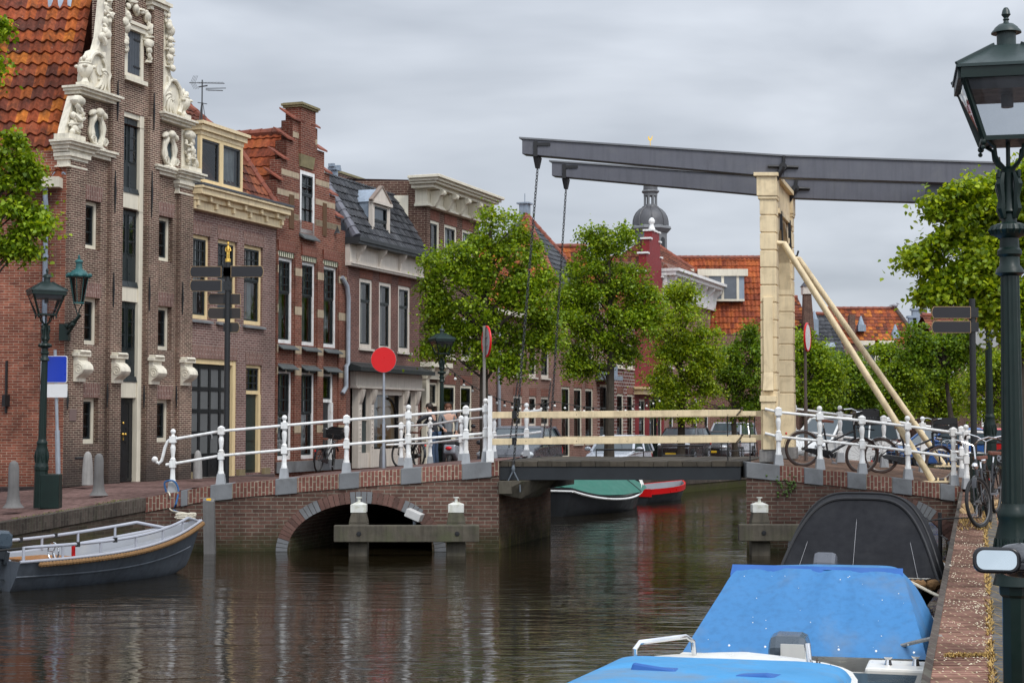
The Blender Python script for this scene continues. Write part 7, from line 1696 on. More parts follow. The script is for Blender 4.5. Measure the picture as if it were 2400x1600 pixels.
STEELHULL = M('steel_hull_grey', (.10, .115, .135), .45, .2, 2, metal=.1, streak=.35, dirt=(.05, .05, .05), dfac=.5); LIGHTG = M('light_grey_paint', (.235, .245, .265), .5, .08, 2, dirt=(.38, .35, .3), dfac=.3); RAILG = M('rail_grey_paint', (.34, .35, .39), .4, .06, 6)
COIR = M('coir_fender', (.20, .11, .045), .95, .25, 20, bump=.5, bs=80); VARN = M('varnished_wood', (.30, .13, .035), .35, .25, 5, spec=.5); NAVY = M('outboard_navy', (.05, .07, .09), .3, .15, 4, coat=.4)
def outboard(root, x, y, z, s=1.0, tilt=0.0, mat=NAVY, label=None):
    q = MB(); q.T = Matrix.Translation((x, y, z)) @ Matrix.Rotation(tilt, 4, 'Y') @ Matrix.Scale(s, 4)
    prof = [(-.26, 0), (-.30, .12), (-.28, .28), (-.2, .36), (.02, .37), (.12, .3), (.14, .1), (.1, 0)]
    n = len(prof)
    for (w0, m_) in ((.15, 0),): q.prism(prof, -w0, w0)
    o = q.build('outboard_cowl', mat, root, bevel=.06 * s)
    q = MB(); q.T = Matrix.Translation((x, y, z)) @ Matrix.Rotation(tilt, 4, 'Y') @ Matrix.Scale(s, 4)
    q.box(-.2, .06, -.09, .09, -.2, 0); q.box(-.16, .0, -.05, .05, -.75, -.2); q.box(-.24, .1, -.07, .07, -.62, -.59); q.box(.02, .12, -.1, .1, -.3, -.05); q.tube([(-.25, 0, -.8), (.1, 0, -.8)], [.02, .05], 8); q.tube([(.1, .04, .05), (.3, .05, .0)], .02, 6)
    q.build('outboard_leg', M('outboard_dark', (.025, .03, .035), .4), o); return o
# grey steel dinghy at the left quay
C0 = V((-7.53, 23.6)); B0 = V((-5.1, 26.6)); hd = math.atan2(B0.y - C0.y, B0.x - C0.x); LL = (B0 - C0).length
d = boat('dinghy', 'grey steel dinghy with tubular rails and coir rope fender moored at the left quay', C0.x, C0.y, hd)
zs = lambda t: .43 + .02 * t + .36 * t ** 3; zk = lambda t: -.22 + .12 * (1 - t) * .3 + .3 * t ** 6
q = MB(); o_, hb = hull(q, 0, LL - .3, 1.55, zs, zk, 22, 9, .9, .32, 2.5, .03); q.build('hull', [STEELHULL, LIGHTG, RAILG], d)
sheer = lambda t, off=0, dz=0, sd=1: V(((LL - .3) * t + .32 * t ** 5, sd * (max(hb(t), .012) + off), zs(t) + dz))
ts = [i / 26 for i in range(27)]
q = MB()
for sd in (1, -1): rope_fender(q, [sheer(t, .045 if t < .97 else .03, -.055, sd) for t in ts if t > .06] + [V(((LL - .3) + .36, 0, zs(1) - .06))], .042)
q.build('rope_fender', COIR, d)
q = MB()
for sd in (1, -1):
    ofs = (.02, .9) if sd < 0 else (.05, .80)
    tt = [ofs[0] + (ofs[1] - ofs[0]) * i / 20 for i in range(21)]
    top = [sheer(t, -.03, .20 - .03 * t, sd) for t in tt]
    q.tube([sheer(ofs[0], -.03, 0, sd)] + top + [sheer(min(ofs[1] + .09, .985), -.02, .01, sd)], .024, 8)
    for t in (.2, .38, .56, .72, .86)[:4 if sd > 0 else 5]: q.tube([sheer(t, -.03, 0, sd), sheer(t, -.03, .19 - .03 * t, sd)], .02, 8)
q.tube([(0.05, .7, .42), (.05, .68, .6), (.05, .45, .64), (.05, .4, .42)], .022, 8); q.build('rail', RAILG, d)
q = MB(); q.tube([sheer(t, .0, .0, sd) for sd in (1,) for t in ts], .022, 8); q.tube([sheer(t, .0, .0, -1) for t in ts], .022, 8); q.build('gunwale', RAILG, d)
q = MB(); ln = [sheer(t, -.12 - .12 * (1 - t), -.27 - .08 * t, -1) for t in ts if t < .93]
q.tube([V((p.x, -max(hb(t), .01) * ((zs(t) - .22 - .1 * t - zk(t)) / (zs(t) - zk(t))) ** (.55 / 1.5) - .004, zs(t) - .22 - .1 * t)) for t, p in zip(ts, [sheer(t) for t in ts]) if t < .95], .014, 6); q.build('strake', STEELHULL, d)
q = MB(); fl = [(LL - .3) * t for t in (.48, .6, .72, .84, .93)]
q.grid([[(x, -hb(x / (LL - .3)) * .9 + .03, zs(x / (LL - .3)) - .17), (x, 0, zs(x / (LL - .3)) - .13), (x, hb(x / (LL - .3)) * .9 - .03, zs(x / (LL - .3)) - .17)] for x in fl], 0, True, True)
q.poly([(fl[0], -.6, .12), (fl[0], .6, .12), (fl[0], .66, .26), (fl[0], 0, .30), (fl[0], -.66, .26)][::-1]); q.build('fore_deck', LIGHTG, d)
q = MB(); q.box(.55, 1.1, -.35, .35, .12, .38); q.box(.5, 1.15, -.4, .4, .38, .41); q.box(1.2, 1.55, -.66, .66, .34, .37); q.build('thwart', VARN, d, bevel=.01)
q = MB(); q.torus((.75, -.42, .52), .13, .012, 20, 6, ax='x'); q.tube([(.75, -.42, .52), (.75, -.42, .39)], .015, 6)
for a in (0, 2.1, 4.2): q.tube([(.75, -.42, .52), (.75, -.42 + .13 * math.cos(a), .52 + .13 * math.sin(a))], .008, 5)
q.build('steering_wheel', CHROME, d)
q = MB(); q.tube([(-.45, -.55, .60), (.7, -.58, .63), (1.1, -.6, .63)], .018, 6); q.build('boathook', RUBBER, d)
for t in (.27, .45):
    for sd in (1, -1): q = MB(); q.tube([sheer(t, -.03, .15, sd), sheer(t, -.03, .22, sd)], .035, 8); q.build('rail_clamp', RUBBER, d)
q = MB(); q.box(.95, .99, -.62, -.58, .40, .6); q.build('fire_stick', SIGNRED, d)
outboard(d, -.03, -.30, .60, .72, .15)
# mooring lines from the railing post to the bow
bow = V((B0.x - .1, B0.y, .86)); pl = ft(405, LTOP, '')
def cord(name, label, pts, r_, mat, group='mooring lines'):
    o0 = V(pts[0]); q = MB(); P = [V(p) - o0 for p in pts]; P = [P[0] * 2 - P[1]] + P + [P[-1] * 2 - P[-2]]; sm = []
    for k in range(1, len(P) - 2):
        for t in (0, .2, .4, .6, .8): a, b, c, d = P[k - 1:k + 3]; sm.append(.5 * (2 * b + (c - a) * t + (2 * a - 5 * b + 4 * c - d) * t * t + (3 * b - a - 3 * c + d) * t ** 3))
    q.tube(sm + [P[-2]], r_, 6); o = q.build(name, mat); o.location = o0; tag(o, label, 'rope', group); return o
px_, py_, pz_ = pl[0], pl[1], pl[2]
cord('mooring_line', 'blue mooring line knotted round the S end railing post', [(px_ - .1, py_ - .1, pz_ + .02), (px_ - .12, py_ - .12, pz_ + .2), (px_ + .05, py_ - .13, pz_ + .22), (px_ + .14, py_ - .14, pz_ + .05), (px_ + .12, BY - .1, pz_ - .2), (px_ + .1, BY - .15, pz_ - .32), (bow.x, bow.y + .1, bow.z + .02)], .018, M('blue_rope', (.03, .10, .24), .9, .3, 30))
cord('mooring_line', 'cream mooring line hanging from the post to the dinghy bow', [(px_ - .06, py_ - .1, pz_ + .02), (px_ + .0, BY - .08, pz_ - .04), (px_ + .02, BY - .12, pz_ - .3), (bow.x - .15, bow.y + .2, bow.z + .05), (bow.x - .1, bow.y, bow.z)], .014, M('cream_rope', (.55, .5, .4), .9, .2, 30))
q = MB(); rnd = random.Random(8)
for i in range(7): a0 = rnd.uniform(0, 6); q.tube([(.16 * math.cos(a0 + t) * rnd.uniform(.8, 1.1), .08 * math.sin(a0 + t), .012 + .013 * i) for t in np.linspace(0, 5.6, 12)], .012, 5)
o = q.build('rope_coil', MATS['cream_rope']); o.location = (bow.x - .12, bow.y - .05, bow.z - .02); tag(o, 'small coil of cream rope on the dinghy bow', 'rope', 'mooring lines')

# covered boats
def canopy(stations, n=24, cap=True, capseg=14, wr=.012, seed=0, back=False):
    """stations: (xb, xt, zb, zt, wb, wt, p): a bowed outline, leaning from xb at the foot to xt at the top"""
    q = MB(); rows = []
    for xb, xt, zb, zt, wb, wt, p in stations:
        row = []
        for i in range(n + 1):
            t = math.pi * i / n; c, s_ = math.cos(t), math.sin(t)
            fz = abs(s_) ** p; z = zb + (zt - zb) * fz; y = math.copysign(abs(c) ** p, c) * (wb + (wt - wb) * fz)
            nz = mnoise.noise((xb * 1.7 + seed, y * 2.2, z * 1.6))
            row.append((xb + (xt - xb) * fz + wr * nz, y + wr * nz, z + wr * .6 * nz))
        rows.append(row)
    q.grid(rows, 0, True, True)
    rn = random.Random(seed); folds = [(rn.uniform(-.8, .8), rn.uniform(-.9, .9), rn.uniform(.025, .07), rn.uniform(-.03, .03)) for _ in range(9)] if seed else []
    def fill(row, flip):
        g = []
        for i in range(n // 2 + 1):
            a, b = V(row[i]), V(row[n - i]); line = []
            for k in range(capseg + 1):
                p_ = a.lerp(b, k / capseg); e = math.sin(math.pi * k / capseg) * (1 if 0 < i < n // 2 else 0)
                w_ = mnoise.noise((p_.y * 2.2 + seed * 3, p_.z * .9 - p_.y * .7, seed)) + .35 * mnoise.noise((p_.y * 6 + p_.z * 5, p_.z * 1.2, seed + 5))
                fold = sum(am * math.exp(-((p_.y - y0_ - sl * (p_.z - .9)) / wd) ** 2) for y0_, sl, wd, am in folds)
                line.append((p_.x + (w_ * wr * 2.4 + fold) * e - .01 * e, p_.y, p_.z))
            g.append(line)
        q.grid(g, 0, True, flip)
    fill(rows[0], False)
    if back: fill(rows[-1], True)
    return q, rows
QH = math.atan2(1, .288)
CANV = M('black_canvas', (.011, .0115, .014), .8, .2, 3, bump=.15, bs=120, spec=.2, dirt=(.03, .03, .03), dfac=.3); BLUEC = M('blue_tarpaulin', (.036, .17, .38), .62, .07, .6, bump=.3, bs=1.5, bd=.13, bdet=1.2, streak=.22, dirt=(.13, .15, .16), dfac=.45, ds=1.3); BLUEC2 = M('pale_blue_tarpaulin', (.045, .25, .50), .65, .14, 1.6, bump=.6, bs=1.8, bd=.1, bdet=1.2, dirt=(.2, .17, .12), dfac=.5, ds=1.7)
WHITEG = M('white_gelcoat', (.72, .70, .64), .35, .06, 3, streak=.1, dirt=(.45, .38, .28), dfac=.3); DKHULL = M('dark_hull', (.025, .027, .03), .4, .2, 2, streak=.3)
# 1: sloop under a black canopy
b1_ = boat('motor_sloop', 'sloop under a large black canvas canopy next to the right quay', 3.98, 19.0, QH, group='boats moored along the right quay')
zs = lambda t: .50 + .12 * (2 * t - 1) ** 2; zk = lambda t: -.3 + .3 * t ** 5
q = MB(); o_, hb = hull(q, 0, 5.6, 2.05, zs, zk, 18, 8, .8, .3, 2.6, .09); q.build('hull', [DKHULL, WHITEG, WHITEG], b1_)
q = MB()
for sd in (1, -1): rope_fender(q, [V((5.6 * t, sd * (hb(t) + .05), zs(t) - .07)) for t in ts if t < .97], .065, 0, .06)
rope_fender(q, [V((-.05, y, zs(0) - .06)) for y in np.linspace(-hb(0), hb(0), 9)], .06, 0, .06); q.build('rope_fender', COIR, b1_)
q = MB(); q.grid([[(x, -hb(x / 5.6) * .96, .5), (x, 0, .53), (x, hb(x / 5.6) * .96, .5)] for x in (.06, .3, .5)], 0, True, True); q.build('stern_deck', WHITEG, b1_)
q, rows = canopy([(.42, 1.35, .53, 1.46, .95, .62, .5), (1.0, 1.7, .53, 1.51, .98, .66, .5), (2.2, 2.3, .55, 1.49, .99, .7, .5), (3.2, 2.9, .56, 1.38, .92, .64, .55), (4.4, 3.6, .6, .9, .6, .4, .7)], 28, wr=.006); cv = q.build('canopy', CANV, b1_, sharp=70)
q = MB(); q.tube([V(p) + V((-.01, 0, .008)) for p in rows[0]], .018, 6); q.tube([V(p) + V((0, 0, .012)) for p in rows[1]], .016, 6); q.build('piping', M('black_piping', (.012, .012, .013), .6), cv)
q = MB()
for fy in (-.72, .05, .72): q.tube([(.40 + .93 * t + (-.012), fy * (1 - .30 * t), .55 + .87 * t * (1 - .06 * abs(fy))) for t in np.linspace(0.02, .97, 8)], .0022, 4)
q.build('stitching', M('pale_thread', (.35, .35, .36), .8), cv)
outboard(b1_, -.12, .30, .62, .9, -.5, M('outboard_grey', (.07, .075, .09), .35, .15, 4, coat=.3))
# 2: boat under the blue tarpaulin
b2_ = boat('motor_boat', 'boat under a tall blue tarpaulin with an outboard at its stern', 2.12, 12.2, QH, group='boats moored along the right quay')
zs = lambda t: .58 + .15 * t ** 2; q = MB(); o_, hb = hull(q, 0, 5.0, 1.95, zs, zk, 16, 8, .9, .3, 2.6, .06); q.build('hull', [M('blue_grey_hull', (.13, .2, .26), .4, .15, 2, streak=.3), WHITEG, M('gunwale_grey', (.33, .33, .34), .4, .15, 5)], b2_)
q, rows = canopy([(.45, 1.62, .62, 1.19, .94, .70, .11), (.85, 1.72, .62, 1.215, .955, .71, .12), (2.2, 2.3, .66, 1.16, .96, .7, .25), (3.4, 3.2, .70, 1.0, .85, .5, .35), (4.7, 4.3, .74, .80, .3, .2, .5)], 56, wr=.04, seed=4, capseg=60); tp = q.build('tarpaulin', BLUEC, b2_, sharp=75)
q = MB(); e = [V((1.64, .71, 1.20)), V((1.64, -.71, 1.20))]
g0 = [(p.x - .012, p.y, p.z + .012) for p in e]; g1 = [(p.x - .10 - .012 * math.sin(i * 2.2), p.y * 1.01, p.z - .075 - .014 * math.sin(i * 1.7)) for i, p in enumerate(e)]
gr = [[tuple(V(g0[0]).lerp(V(g0[-1]), i / 30)) for i in range(31)], [tuple(V(g1[0]).lerp(V(g1[-1]), i / 30) + V((-.012, 0, .006)) * math.sin(i * .9)) for i in range(31)]]
q.grid(gr, 0, True); q.build('hem_flap', M('blue_tarp_hem', (.022, .105, .34), .6, .1, 2), tp)
q = MB(); q.lathe([(.009, 0), (.009, .004), (.005, .005)], (0, 0, 0), 10, rot=Matrix.Rotation(R(-70), 3, 'Y')); ey = q.build('eyelet', CHROME, tp)
for i in range(7):
    o = ey if i == 0 else copy_tree(ey, parent=tp)
    o.location = (.40, -.84 + .28 * i, .69)
rnd.seed(5); q = MB()
for i in range(26): t = rnd.uniform(.06, .92); q.lathe([(rnd.uniform(.002, .005), 0), (.0015, .002)], (.43 + 1.17 * t - .03, rnd.uniform(-.85, .85) * (1 - .22 * t), .66 + .53 * t + .012), 6, rot=Matrix.Rotation(R(-65), 3, 'Y'))
o = q.build('bird_lime', M('bird_white', (.7, .7, .66), .8), tp); tag(o, kind='stuff')
q = MB(); q.box(.0, .46, -.95, -.5, .50, .62, 0); q.box(-.02, .4, -.955, -.49, .46, .50, 1); q.build('stern_deck', [WHITEG, M('grey_trim', (.4, .42, .44), .4, .1, 4)], b2_, bevel=.02); q = MB(); q.box(.0, .46, .5, .95, .50, .62, 0); q.build('stern_deck', WHITEG, b2_, bevel=.02)
q = MB(); q.lathe([(.03, .62), (.02, .66), (.035, .68)], (.2, -.66, 0), 10); q.build('cleat', CHROME, b2_); q = MB(); q.lathe([(.03, .62), (.02, .67), (.035, .69)], (.22, -.86, 0), 10); q.build('cleat', CHROME, b2_)
ob = outboard(b2_, .1, .05, .50, .95, 0, NAVY); q = MB(); q.box(-.215, -.20, -.09, .09, .66, .80); q.v = [(a + .0 - .0, b, c) for a, b, c in q.v]; q.build('cowl_label', WHITEG, ob)
# 3: white boat with pale blue cover, nearest the camera
b3_ = boat('cabin_boat', 'white bowed boat with pale blue cover and chrome bow rail, nearest the camera', .31, 6.95, QH, group='boats moored along the right quay')
zs = lambda t: .62 + .16 * t ** 2; q = MB(); o_, hb = hull(q, 0, 4.75, 1.72, zs, zk, 40, 8, .95, .12, 13.0, .05); q.build('hull', [M('blue_hull_paint', (.05, .13, .26), .35, .1, 2), WHITEG, WHITEG], b3_)
q = MB(); fx = [4.75 * t for t in (.62, .75, .85, .9, .925, .95, .965, .975, .985, .992, .997, 1.0)]
q.grid([[(x + .1 * (x / 4.75) ** 5, y * max(hb(x / 4.75), .03), zs(x / 4.75) + .02 + .03 * (1 - y * y) * min(1, hb(x / 4.75) / .6)) for y in (-1, -.85, -.6, -.3, 0, .3, .6, .85, 1)] for x in fx], 0, True, True); q.build('fore_deck', WHITEG, b3_)
q, rows = canopy([(-.1, -.05, .55, .95, .84, .72, .3), (1.5, 1.5, .66, .98, .84, .74, .3), (2.6, 2.6, .68, .93, .85, .76, .3), (3.5, 3.5, .70, .89, .84, .75, .3), (4.12, 4.05, .71, .865, .83, .74, .3), (4.36, 4.28, .72, .83, .78, .66, .4)], 32, wr=.012, seed=9, back=True); cv = q.build('tarpaulin', BLUEC2, b3_, sharp=70)
for (x, y, sx) in ((3.25, .32, 1), (3.15, -.33, -1)):
    q = MB(); q.hexa([(x - .14, y - .15, .88), (x + .14, y - .15, .86), (x + .14, y + .15, .86), (x - .14, y + .15, .88), (x - .12, y - .13 * (1 if sx > 0 else .4), 0.94 if sx < 0 else .92), (x + .12, y - .13, .895), (x + .12, y + .13, .895), (x - .12, y + .13, .955 if sx > 0 else .92)])
    q.build('strap_pocket', MATS['blue_tarp_hem'], cv, bevel=.015)
q = MB(); q.tube([(4.2, .66, .76), (4.2, .66, .88), (4.26, .64, .92), (4.5, .36, .94), (4.56, .32, .90), (4.57, .31, .78)], .018, 8); q.build('bow_rail', CHROME, b3_)
q = MB(); q.tube([(4.42, -.5, .77), (4.45, -.48, .93)], .022, 10); q.build('bollard', CHROME, b3_)
q = MB(); rnd.seed(2); pp = V((4.42, -.52, .80))
for i in range(16): c = pp + V((rnd.uniform(-.06, .05) - .012 * i, -.012 * i + rnd.uniform(-.03, .03), -.004 * i + rnd.uniform(0, .03))); q.torus(tuple(c), .018, .006, 8, 5, ax=rnd.choice('xyz'))
q.build('anchor_chain', M('rusty_chain', (.09, .07, .05), .7, .3, 20, metal=.3), b3_)
# 4, 5: boats beyond the bridge
b4_ = boat('motor_sloop', 'dark sloop with a green cover and white rubbing strake beyond the bridge', .92, 41.6, R(60), group='boats beyond the bridge')
zs = lambda t: .46 + .34 * (2 * t - .9) ** 2; q = MB(); o_, hb = hull(q, 0, 5.2, 2.0, zs, zk, 20, 8, .7, .25, 2.4, .07); q.build('hull', [DKHULL, DKHULL, WHITEG], b4_)
q = MB()
for sd in (1, -1): q.tube([V((5.2 * t + .25 * t ** 5, sd * (max(hb(t), .01) + .02), zs(t) - .09)) for t in ts], .03, 6)
q.tube([(-.02, y, zs(0) - .09) for y in (-hb(0) - .02, 0, hb(0) + .02)], .03, 6); q.build('rubbing_strake', WHITE, b4_)
q, rows = canopy([(.5, .6, .56, .74, .62, .4, .6), (1.6, 1.6, .5, 1.0, .95, .15, .8), (2.4, 2.4, .48, 1.22, .99, .12, .85), (3.6, 3.6, .5, 1.16, .93, .12, .85), (4.6, 4.5, .58, .92, .62, .1, .8), (5.1, 5.05, .66, .76, .28, .05, .7)], 24, wr=.02, seed=2, back=True); cv = q.build('boat_cover', M('green_canvas', (.022, .125, .09), .65, .1, 2, dirt=(.05, .15, .12), dfac=.5), b4_, sharp=70)
q = MB(); q.tube([V(p) + V((0, 0, .012)) for p in rows[3]], .012, 5); q.build('seam', BLACKP, cv)
b5_ = boat('dinghy', 'small open red and black dinghy with a grey inside beyond the bridge', 3.55, 48.1, R(60), group='boats beyond the bridge')
zs = lambda t: .42 + .14 * t ** 2; q = MB(); o_, hb = hull(q, 0, 3.5, 1.5, zs, zk, 16, 8, .85, .2, 2.2, .05); q.build('hull', [DKHULL, LIGHTG, SIGNRED], b5_)
q = MB()
for sd in (1, -1): q.grid([[V((3.5 * t + .2 * t ** 5, sd * (max(hb(t), .01) + .015), zs(t) + .01)), V((3.5 * t + .17 * t ** 5, sd * (max(hb(t) * .97, .01) + .012), zs(t) - .16))] for t in ts], 0, True, sd > 0)
q.box(-.02, .0, -hb(0), hb(0), .2, .43); q.build('red_band', SIGNRED, b5_); outboard(b5_, -.1, 0, .45, .7, 0, M('outboard_dark', (.025, .03, .035), .4))
# small boat fender at the quay and mooring lines on the right
p0 = V((plerp(RQ, 12.0) + .05, 12.0, zR(12))); cord('mooring_line', 'grey mooring line from the blue covered boat to the quay', [(2.95, 12.75, .66), (3.05, 12.5, .74), tuple(p0)], .016, M('grey_rope', (.28, .27, .25), .9, .3, 30))
cord('mooring_line', 'pale mooring line between the black canopy boat and the quay', [(4.55, 18.6, .6), (4.75, 18.0, .5), (4.65, 17.3, .72), (plerp(RQ, 17) + .03, 17.0, zR(17))], .018, MATS['cream_rope'])
cord('mooring_line', 'thin dark line looped from the canopy boat over the quay edge', [(4.98, 20.0, .9), (5.35, 21.5, 1.0), (5.9, 22.8, 1.05), (6.8, 23.6, zR(23.6) + .02)], .012, RUBBER)
# thick rope over the quay edge
q = MB(); c = V((plerp(RQ, 25.3), 25.3, zR(25.3))); pts = [(-.10, -1.0, -.55), (-.13, -.9, -.35), (-.1, -.7, -.1), (-.03, -.5, .06), (.15, -.2, .08), (.45, .0, .07), (.75, .1, .06)]
def strand(pts, r_, ph, tw):
    P = [V(p) for p in pts]; out = []
    for i in range(49):
        t = i / 48 * (len(P) - 1); k = min(int(t), len(P) - 2); p = P[k].lerp(P[k + 1], t - k); a = ph + tw * i; out.append(p + V((math.cos(a) * r_, math.sin(a) * r_ * .3, math.sin(a) * r_)))
    return out
for off in (0, .16):
    for k in range(3): q.tube(strand([(x + off * .7, y + off, z + (.02 if off else 0)) for x, y, z in pts], .045, k * 2.09, .42), .038, 7)
o = q.build('thick_rope', ROPE); o.location = c; tag(o, 'thick twisted tan rope lying over the edge of the right quay', 'rope')
q = MB(); q.tube([(0, 0, -.3), (0, 0, .62)], .03, 8); q.tube([(0, 0, .3), (0, -.4, .26)], .012, 6); o = q.build('mooring_pin', IRON); o.location = (6.15, 23.4, .5); tag(o, 'black iron mooring pin beside the thick rope at the quay wall', 'mooring pin')

# ---------------------------------------------------------------- cars
CARGLASS = M('car_glass', (.05, .07, .08), .06, .1, 2, spec=.9); LAMPG = M('headlamp', (.55, .58, .6), .1, .1, 9, spec=.8); PLATE = M('yellow_plate', (.65, .42, .03), .4)
def car(label, x, y, z, rz, col, kind='hatch', group='parked cars', scale=1.0):
    c = thing('parked_car' if kind != 'van' else 'parked_van', label, 'car' if kind != 'van' else 'van', (x, y, z), rz, group); c.scale = (scale,) * 3
    S_ = {'hatch': dict(L=3.6, W=1.65, H=1.48, belt=.92, hood=.88, nose=.62, wb=2.4, a=(.75, .15), r=(-1.75, -1.5)), 'suv': dict(L=4.7, W=1.95, H=1.70, belt=1.1, hood=1.08, nose=.8, wb=2.85, a=(1.0, .25), r=(-2.3, -1.9)),
          'sedan': dict(L=4.4, W=1.78, H=1.50, belt=.95, hood=.92, nose=.66, wb=2.6, a=(1.0, .25), r=(-2.1, -1.4)), 'van': dict(L=4.9, W=1.9, H=1.95, belt=1.12, hood=1.1, nose=.8, wb=3.0, a=(1.75, 1.0), r=(-2.4, -2.3))}[kind]
    Lh = S_['L'] / 2; W = S_['W'] / 2; b = S_['belt']; pm = M('car_paint_' + '_'.join('%02d' % int(v * 100) for v in col), col, .25, .05, 2, coat=.8, spec=.5)
    q = MB(); prof = [(-Lh, .3), (-Lh + .05, .22), (Lh - .1, .2), (Lh, .3), (Lh + .02, S_['nose'] - .08), (Lh - .08, S_['nose']), (Lh - .35, S_['hood'] - .06), (S_['a'][0], b), (-Lh + .15, b + .02), (-Lh, b - .15)]
    q.prism(prof, -W, W); q.v = [(a_, y_ * (1 - .10 * max(0, (abs(a_) - Lh + .7) / .7) - .06 * max(0, (c_ - .6) / .5)), c_) for a_, y_, c_ in q.v]; q.build('body', pm, c, bevel=.06)
    H = S_['H']; a0, a1 = S_['a']; r0, r1 = S_['r']; w0, w1 = W * .93, W * .76
    q = MB(); q.hexa([(r0, -w0, b - .02), (a0 + .05, -w0, b - .02), (a0 + .05, w0, b - .02), (r0, w0, b - .02), (r1, -w1, H - .06), (a1, -w1, H - .06), (a1, w1, H - .06), (r1, w1, H - .06)]); q.build('window_glass', CARGLASS, c)
    q = MB(); q.hexa([(r1 - .03, -w1 - .02, H - .07), (a1 + .04, -w1 - .02, H - .07), (a1 + .04, w1 + .02, H - .07), (r1 - .03, w1 + .02, H - .07), (r1 + .1, -w1 + .08, H), (a1 - .1, -w1 + .08, H), (a1 - .1, w1 - .08, H), (r1 + .1, w1 - .08, H)])
    mid = (a0 + r0) / 2 - .1; midt = (a1 + r1) / 2 - .1
    for sd in (-1, 1):
        q.beam((a0 + .06, sd * w0, b - .02), (a1, sd * w1, H - .05), .09, .06); q.beam((r0, sd * w0, b - .02), (r1, sd * w1, H - .05), .14, .08); q.beam((mid, sd * (w0 + .004), b - .02), (midt, sd * (w1 + .004), H - .05), .08, .03)
    q.build('roof', pm, c, bevel=.012)
    for xw in (S_['wb'] / 2, -S_['wb'] / 2):
        for sd in (-1, 1):
            q = MB(); Rw = Matrix.Rotation(R(90), 3, 'X'); q.lathe([(.2, -.09), (.31, -.1), (.33, -.06), (.33, .06), (.31, .1), (.2, .09)], (xw, sd * (W - .1), .33), 20, 0, Rw); q.lathe([(.2, -.1), (.2, .1)], (xw, sd * (W - .1), .33), 12, 1, Rw)
            for k in range(5): a = k * 1.256; q.box(xw + .12 * math.cos(a) - .03, xw + .12 * math.cos(a) + .03, sd * (W + .001) - .012, sd * (W + .001) + .012, .33 + .12 * math.sin(a) - .03, .33 + .12 * math.sin(a) + .03, 0)
            q.build('wheel', [RUBBER, STEEL], c)
    zl = (S_['nose'] + S_['hood']) / 2 - .03
    for sd in (-1, 1):
        q = MB(); q.ball((Lh - .16, sd * (W - .26), zl - .05), (.16, .2, .1), 10, 8); q.build('headlight', LAMPG, c)
        q = MB(); q.ball((a0 - .12, sd * (W + .12), b + .08), (.07, .13, .08), 8, 6); q.build('wing_mirror', pm, c)
        q = MB(); q.box(-Lh - .005, -Lh + .05, sd * (W - .2) - .1, sd * (W - .2) + .1, b - .28, b - .1); q.build('tail_light', SIGNRED, c)
    q = MB(); q.box(Lh - .03, Lh + .035, -W * .55, W * .55, .36, .5)
    for k in range(4): q.box(Lh - .06, Lh + .03 - .012 * k, -W * .5, W * .5, .53 + .05 * k, .545 + .05 * k)
    q.build('grille', RUBBER, c)
    q = MB(); q.box(Lh + .036, Lh + .046, -.26, .26, .38, .49); q.build('number_plate', PLATE, c)
    return c
CH = math.atan2(-.94, -.345)
car('dark grey car parked behind the white railing at the left end of the deck', at(1222, 1050, 47).x, 47.5, .78, CH + .12, (.045, .047, .06), 'sedan')
car('pale silver hatchback seen through the cream deck rails', at(1452, 1050, 57).x, 57.5, .45, CH, (.50, .53, .58), 'hatch')
car('black off-road car with a roof rail seen through the deck rails', at(1603, 1050, 79).x, 79.5, .42, CH, (.018, .015, .018), 'suv')
car('dark grey hatchback squeezed between the black car and the silver van', at(1690, 1050, 84).x, 84.5, .42, CH, (.06, .062, .068), 'hatch')
car('silver van parked beside the cream bridge tower', at(1718, 1050, 88).x, 88.5, .40, CH, (.36, .37, .40), 'van')
car('white van parked behind the first crate bicycle', at(1975, 1050, 62).x, 62, .62, CH - .5, (.68, .68, .66), 'van')
car('blue car parked beyond the second crate bicycle', at(2205, 1050, 58).x, 58.5, .70, CH - .9, (.03, .10, .30), 'hatch')
car('small red car parked beside the railing end on the right bank', at(2256, 1050, 64).x, 64, .66, CH - .9, (.45, .02, .02), 'hatch')
fc = car('dark car on the right quay of which only the wing mirror shows', 3.03, 6.25, zR(6.3), QH, (.03, .032, .036), 'sedan', None)
m_ = thing('wing_mirror', 'x', 'x', at(2336, 1312, 7.2), QH); m_.rotation_euler = (0, R(7), QH) 
for k_ in ('label', 'category'): del m_[k_]
m_.parent = fc; m_.matrix_parent_inverse = (Matrix.Translation((3.03, 6.25, zR(6.3))) @ Matrix.Rotation(QH, 4, 'Z')).inverted()
q = MB(); q.prism(rrect(.205, .115, .045, 6), -.008, .05, 0, 'x'); q.ball((.07, 0, 0), (.05, .095, .052), 12, 8); q.box(.0, .07, -.2, -.08, -.045, -.01); q.build('mirror_shell', M('mirror_black', (.012, .012, .014), .3, .1, 4, spec=.5), m_, bevel=.008)
q = MB(); q.prism(rrect(.17, .085, .034, 6), -.0125, -.0085, 0, 'x'); q.build('mirror_glass', M('mirror_glass', (.62, .68, .70), .03, .04, 2, metal=1.0), m_)

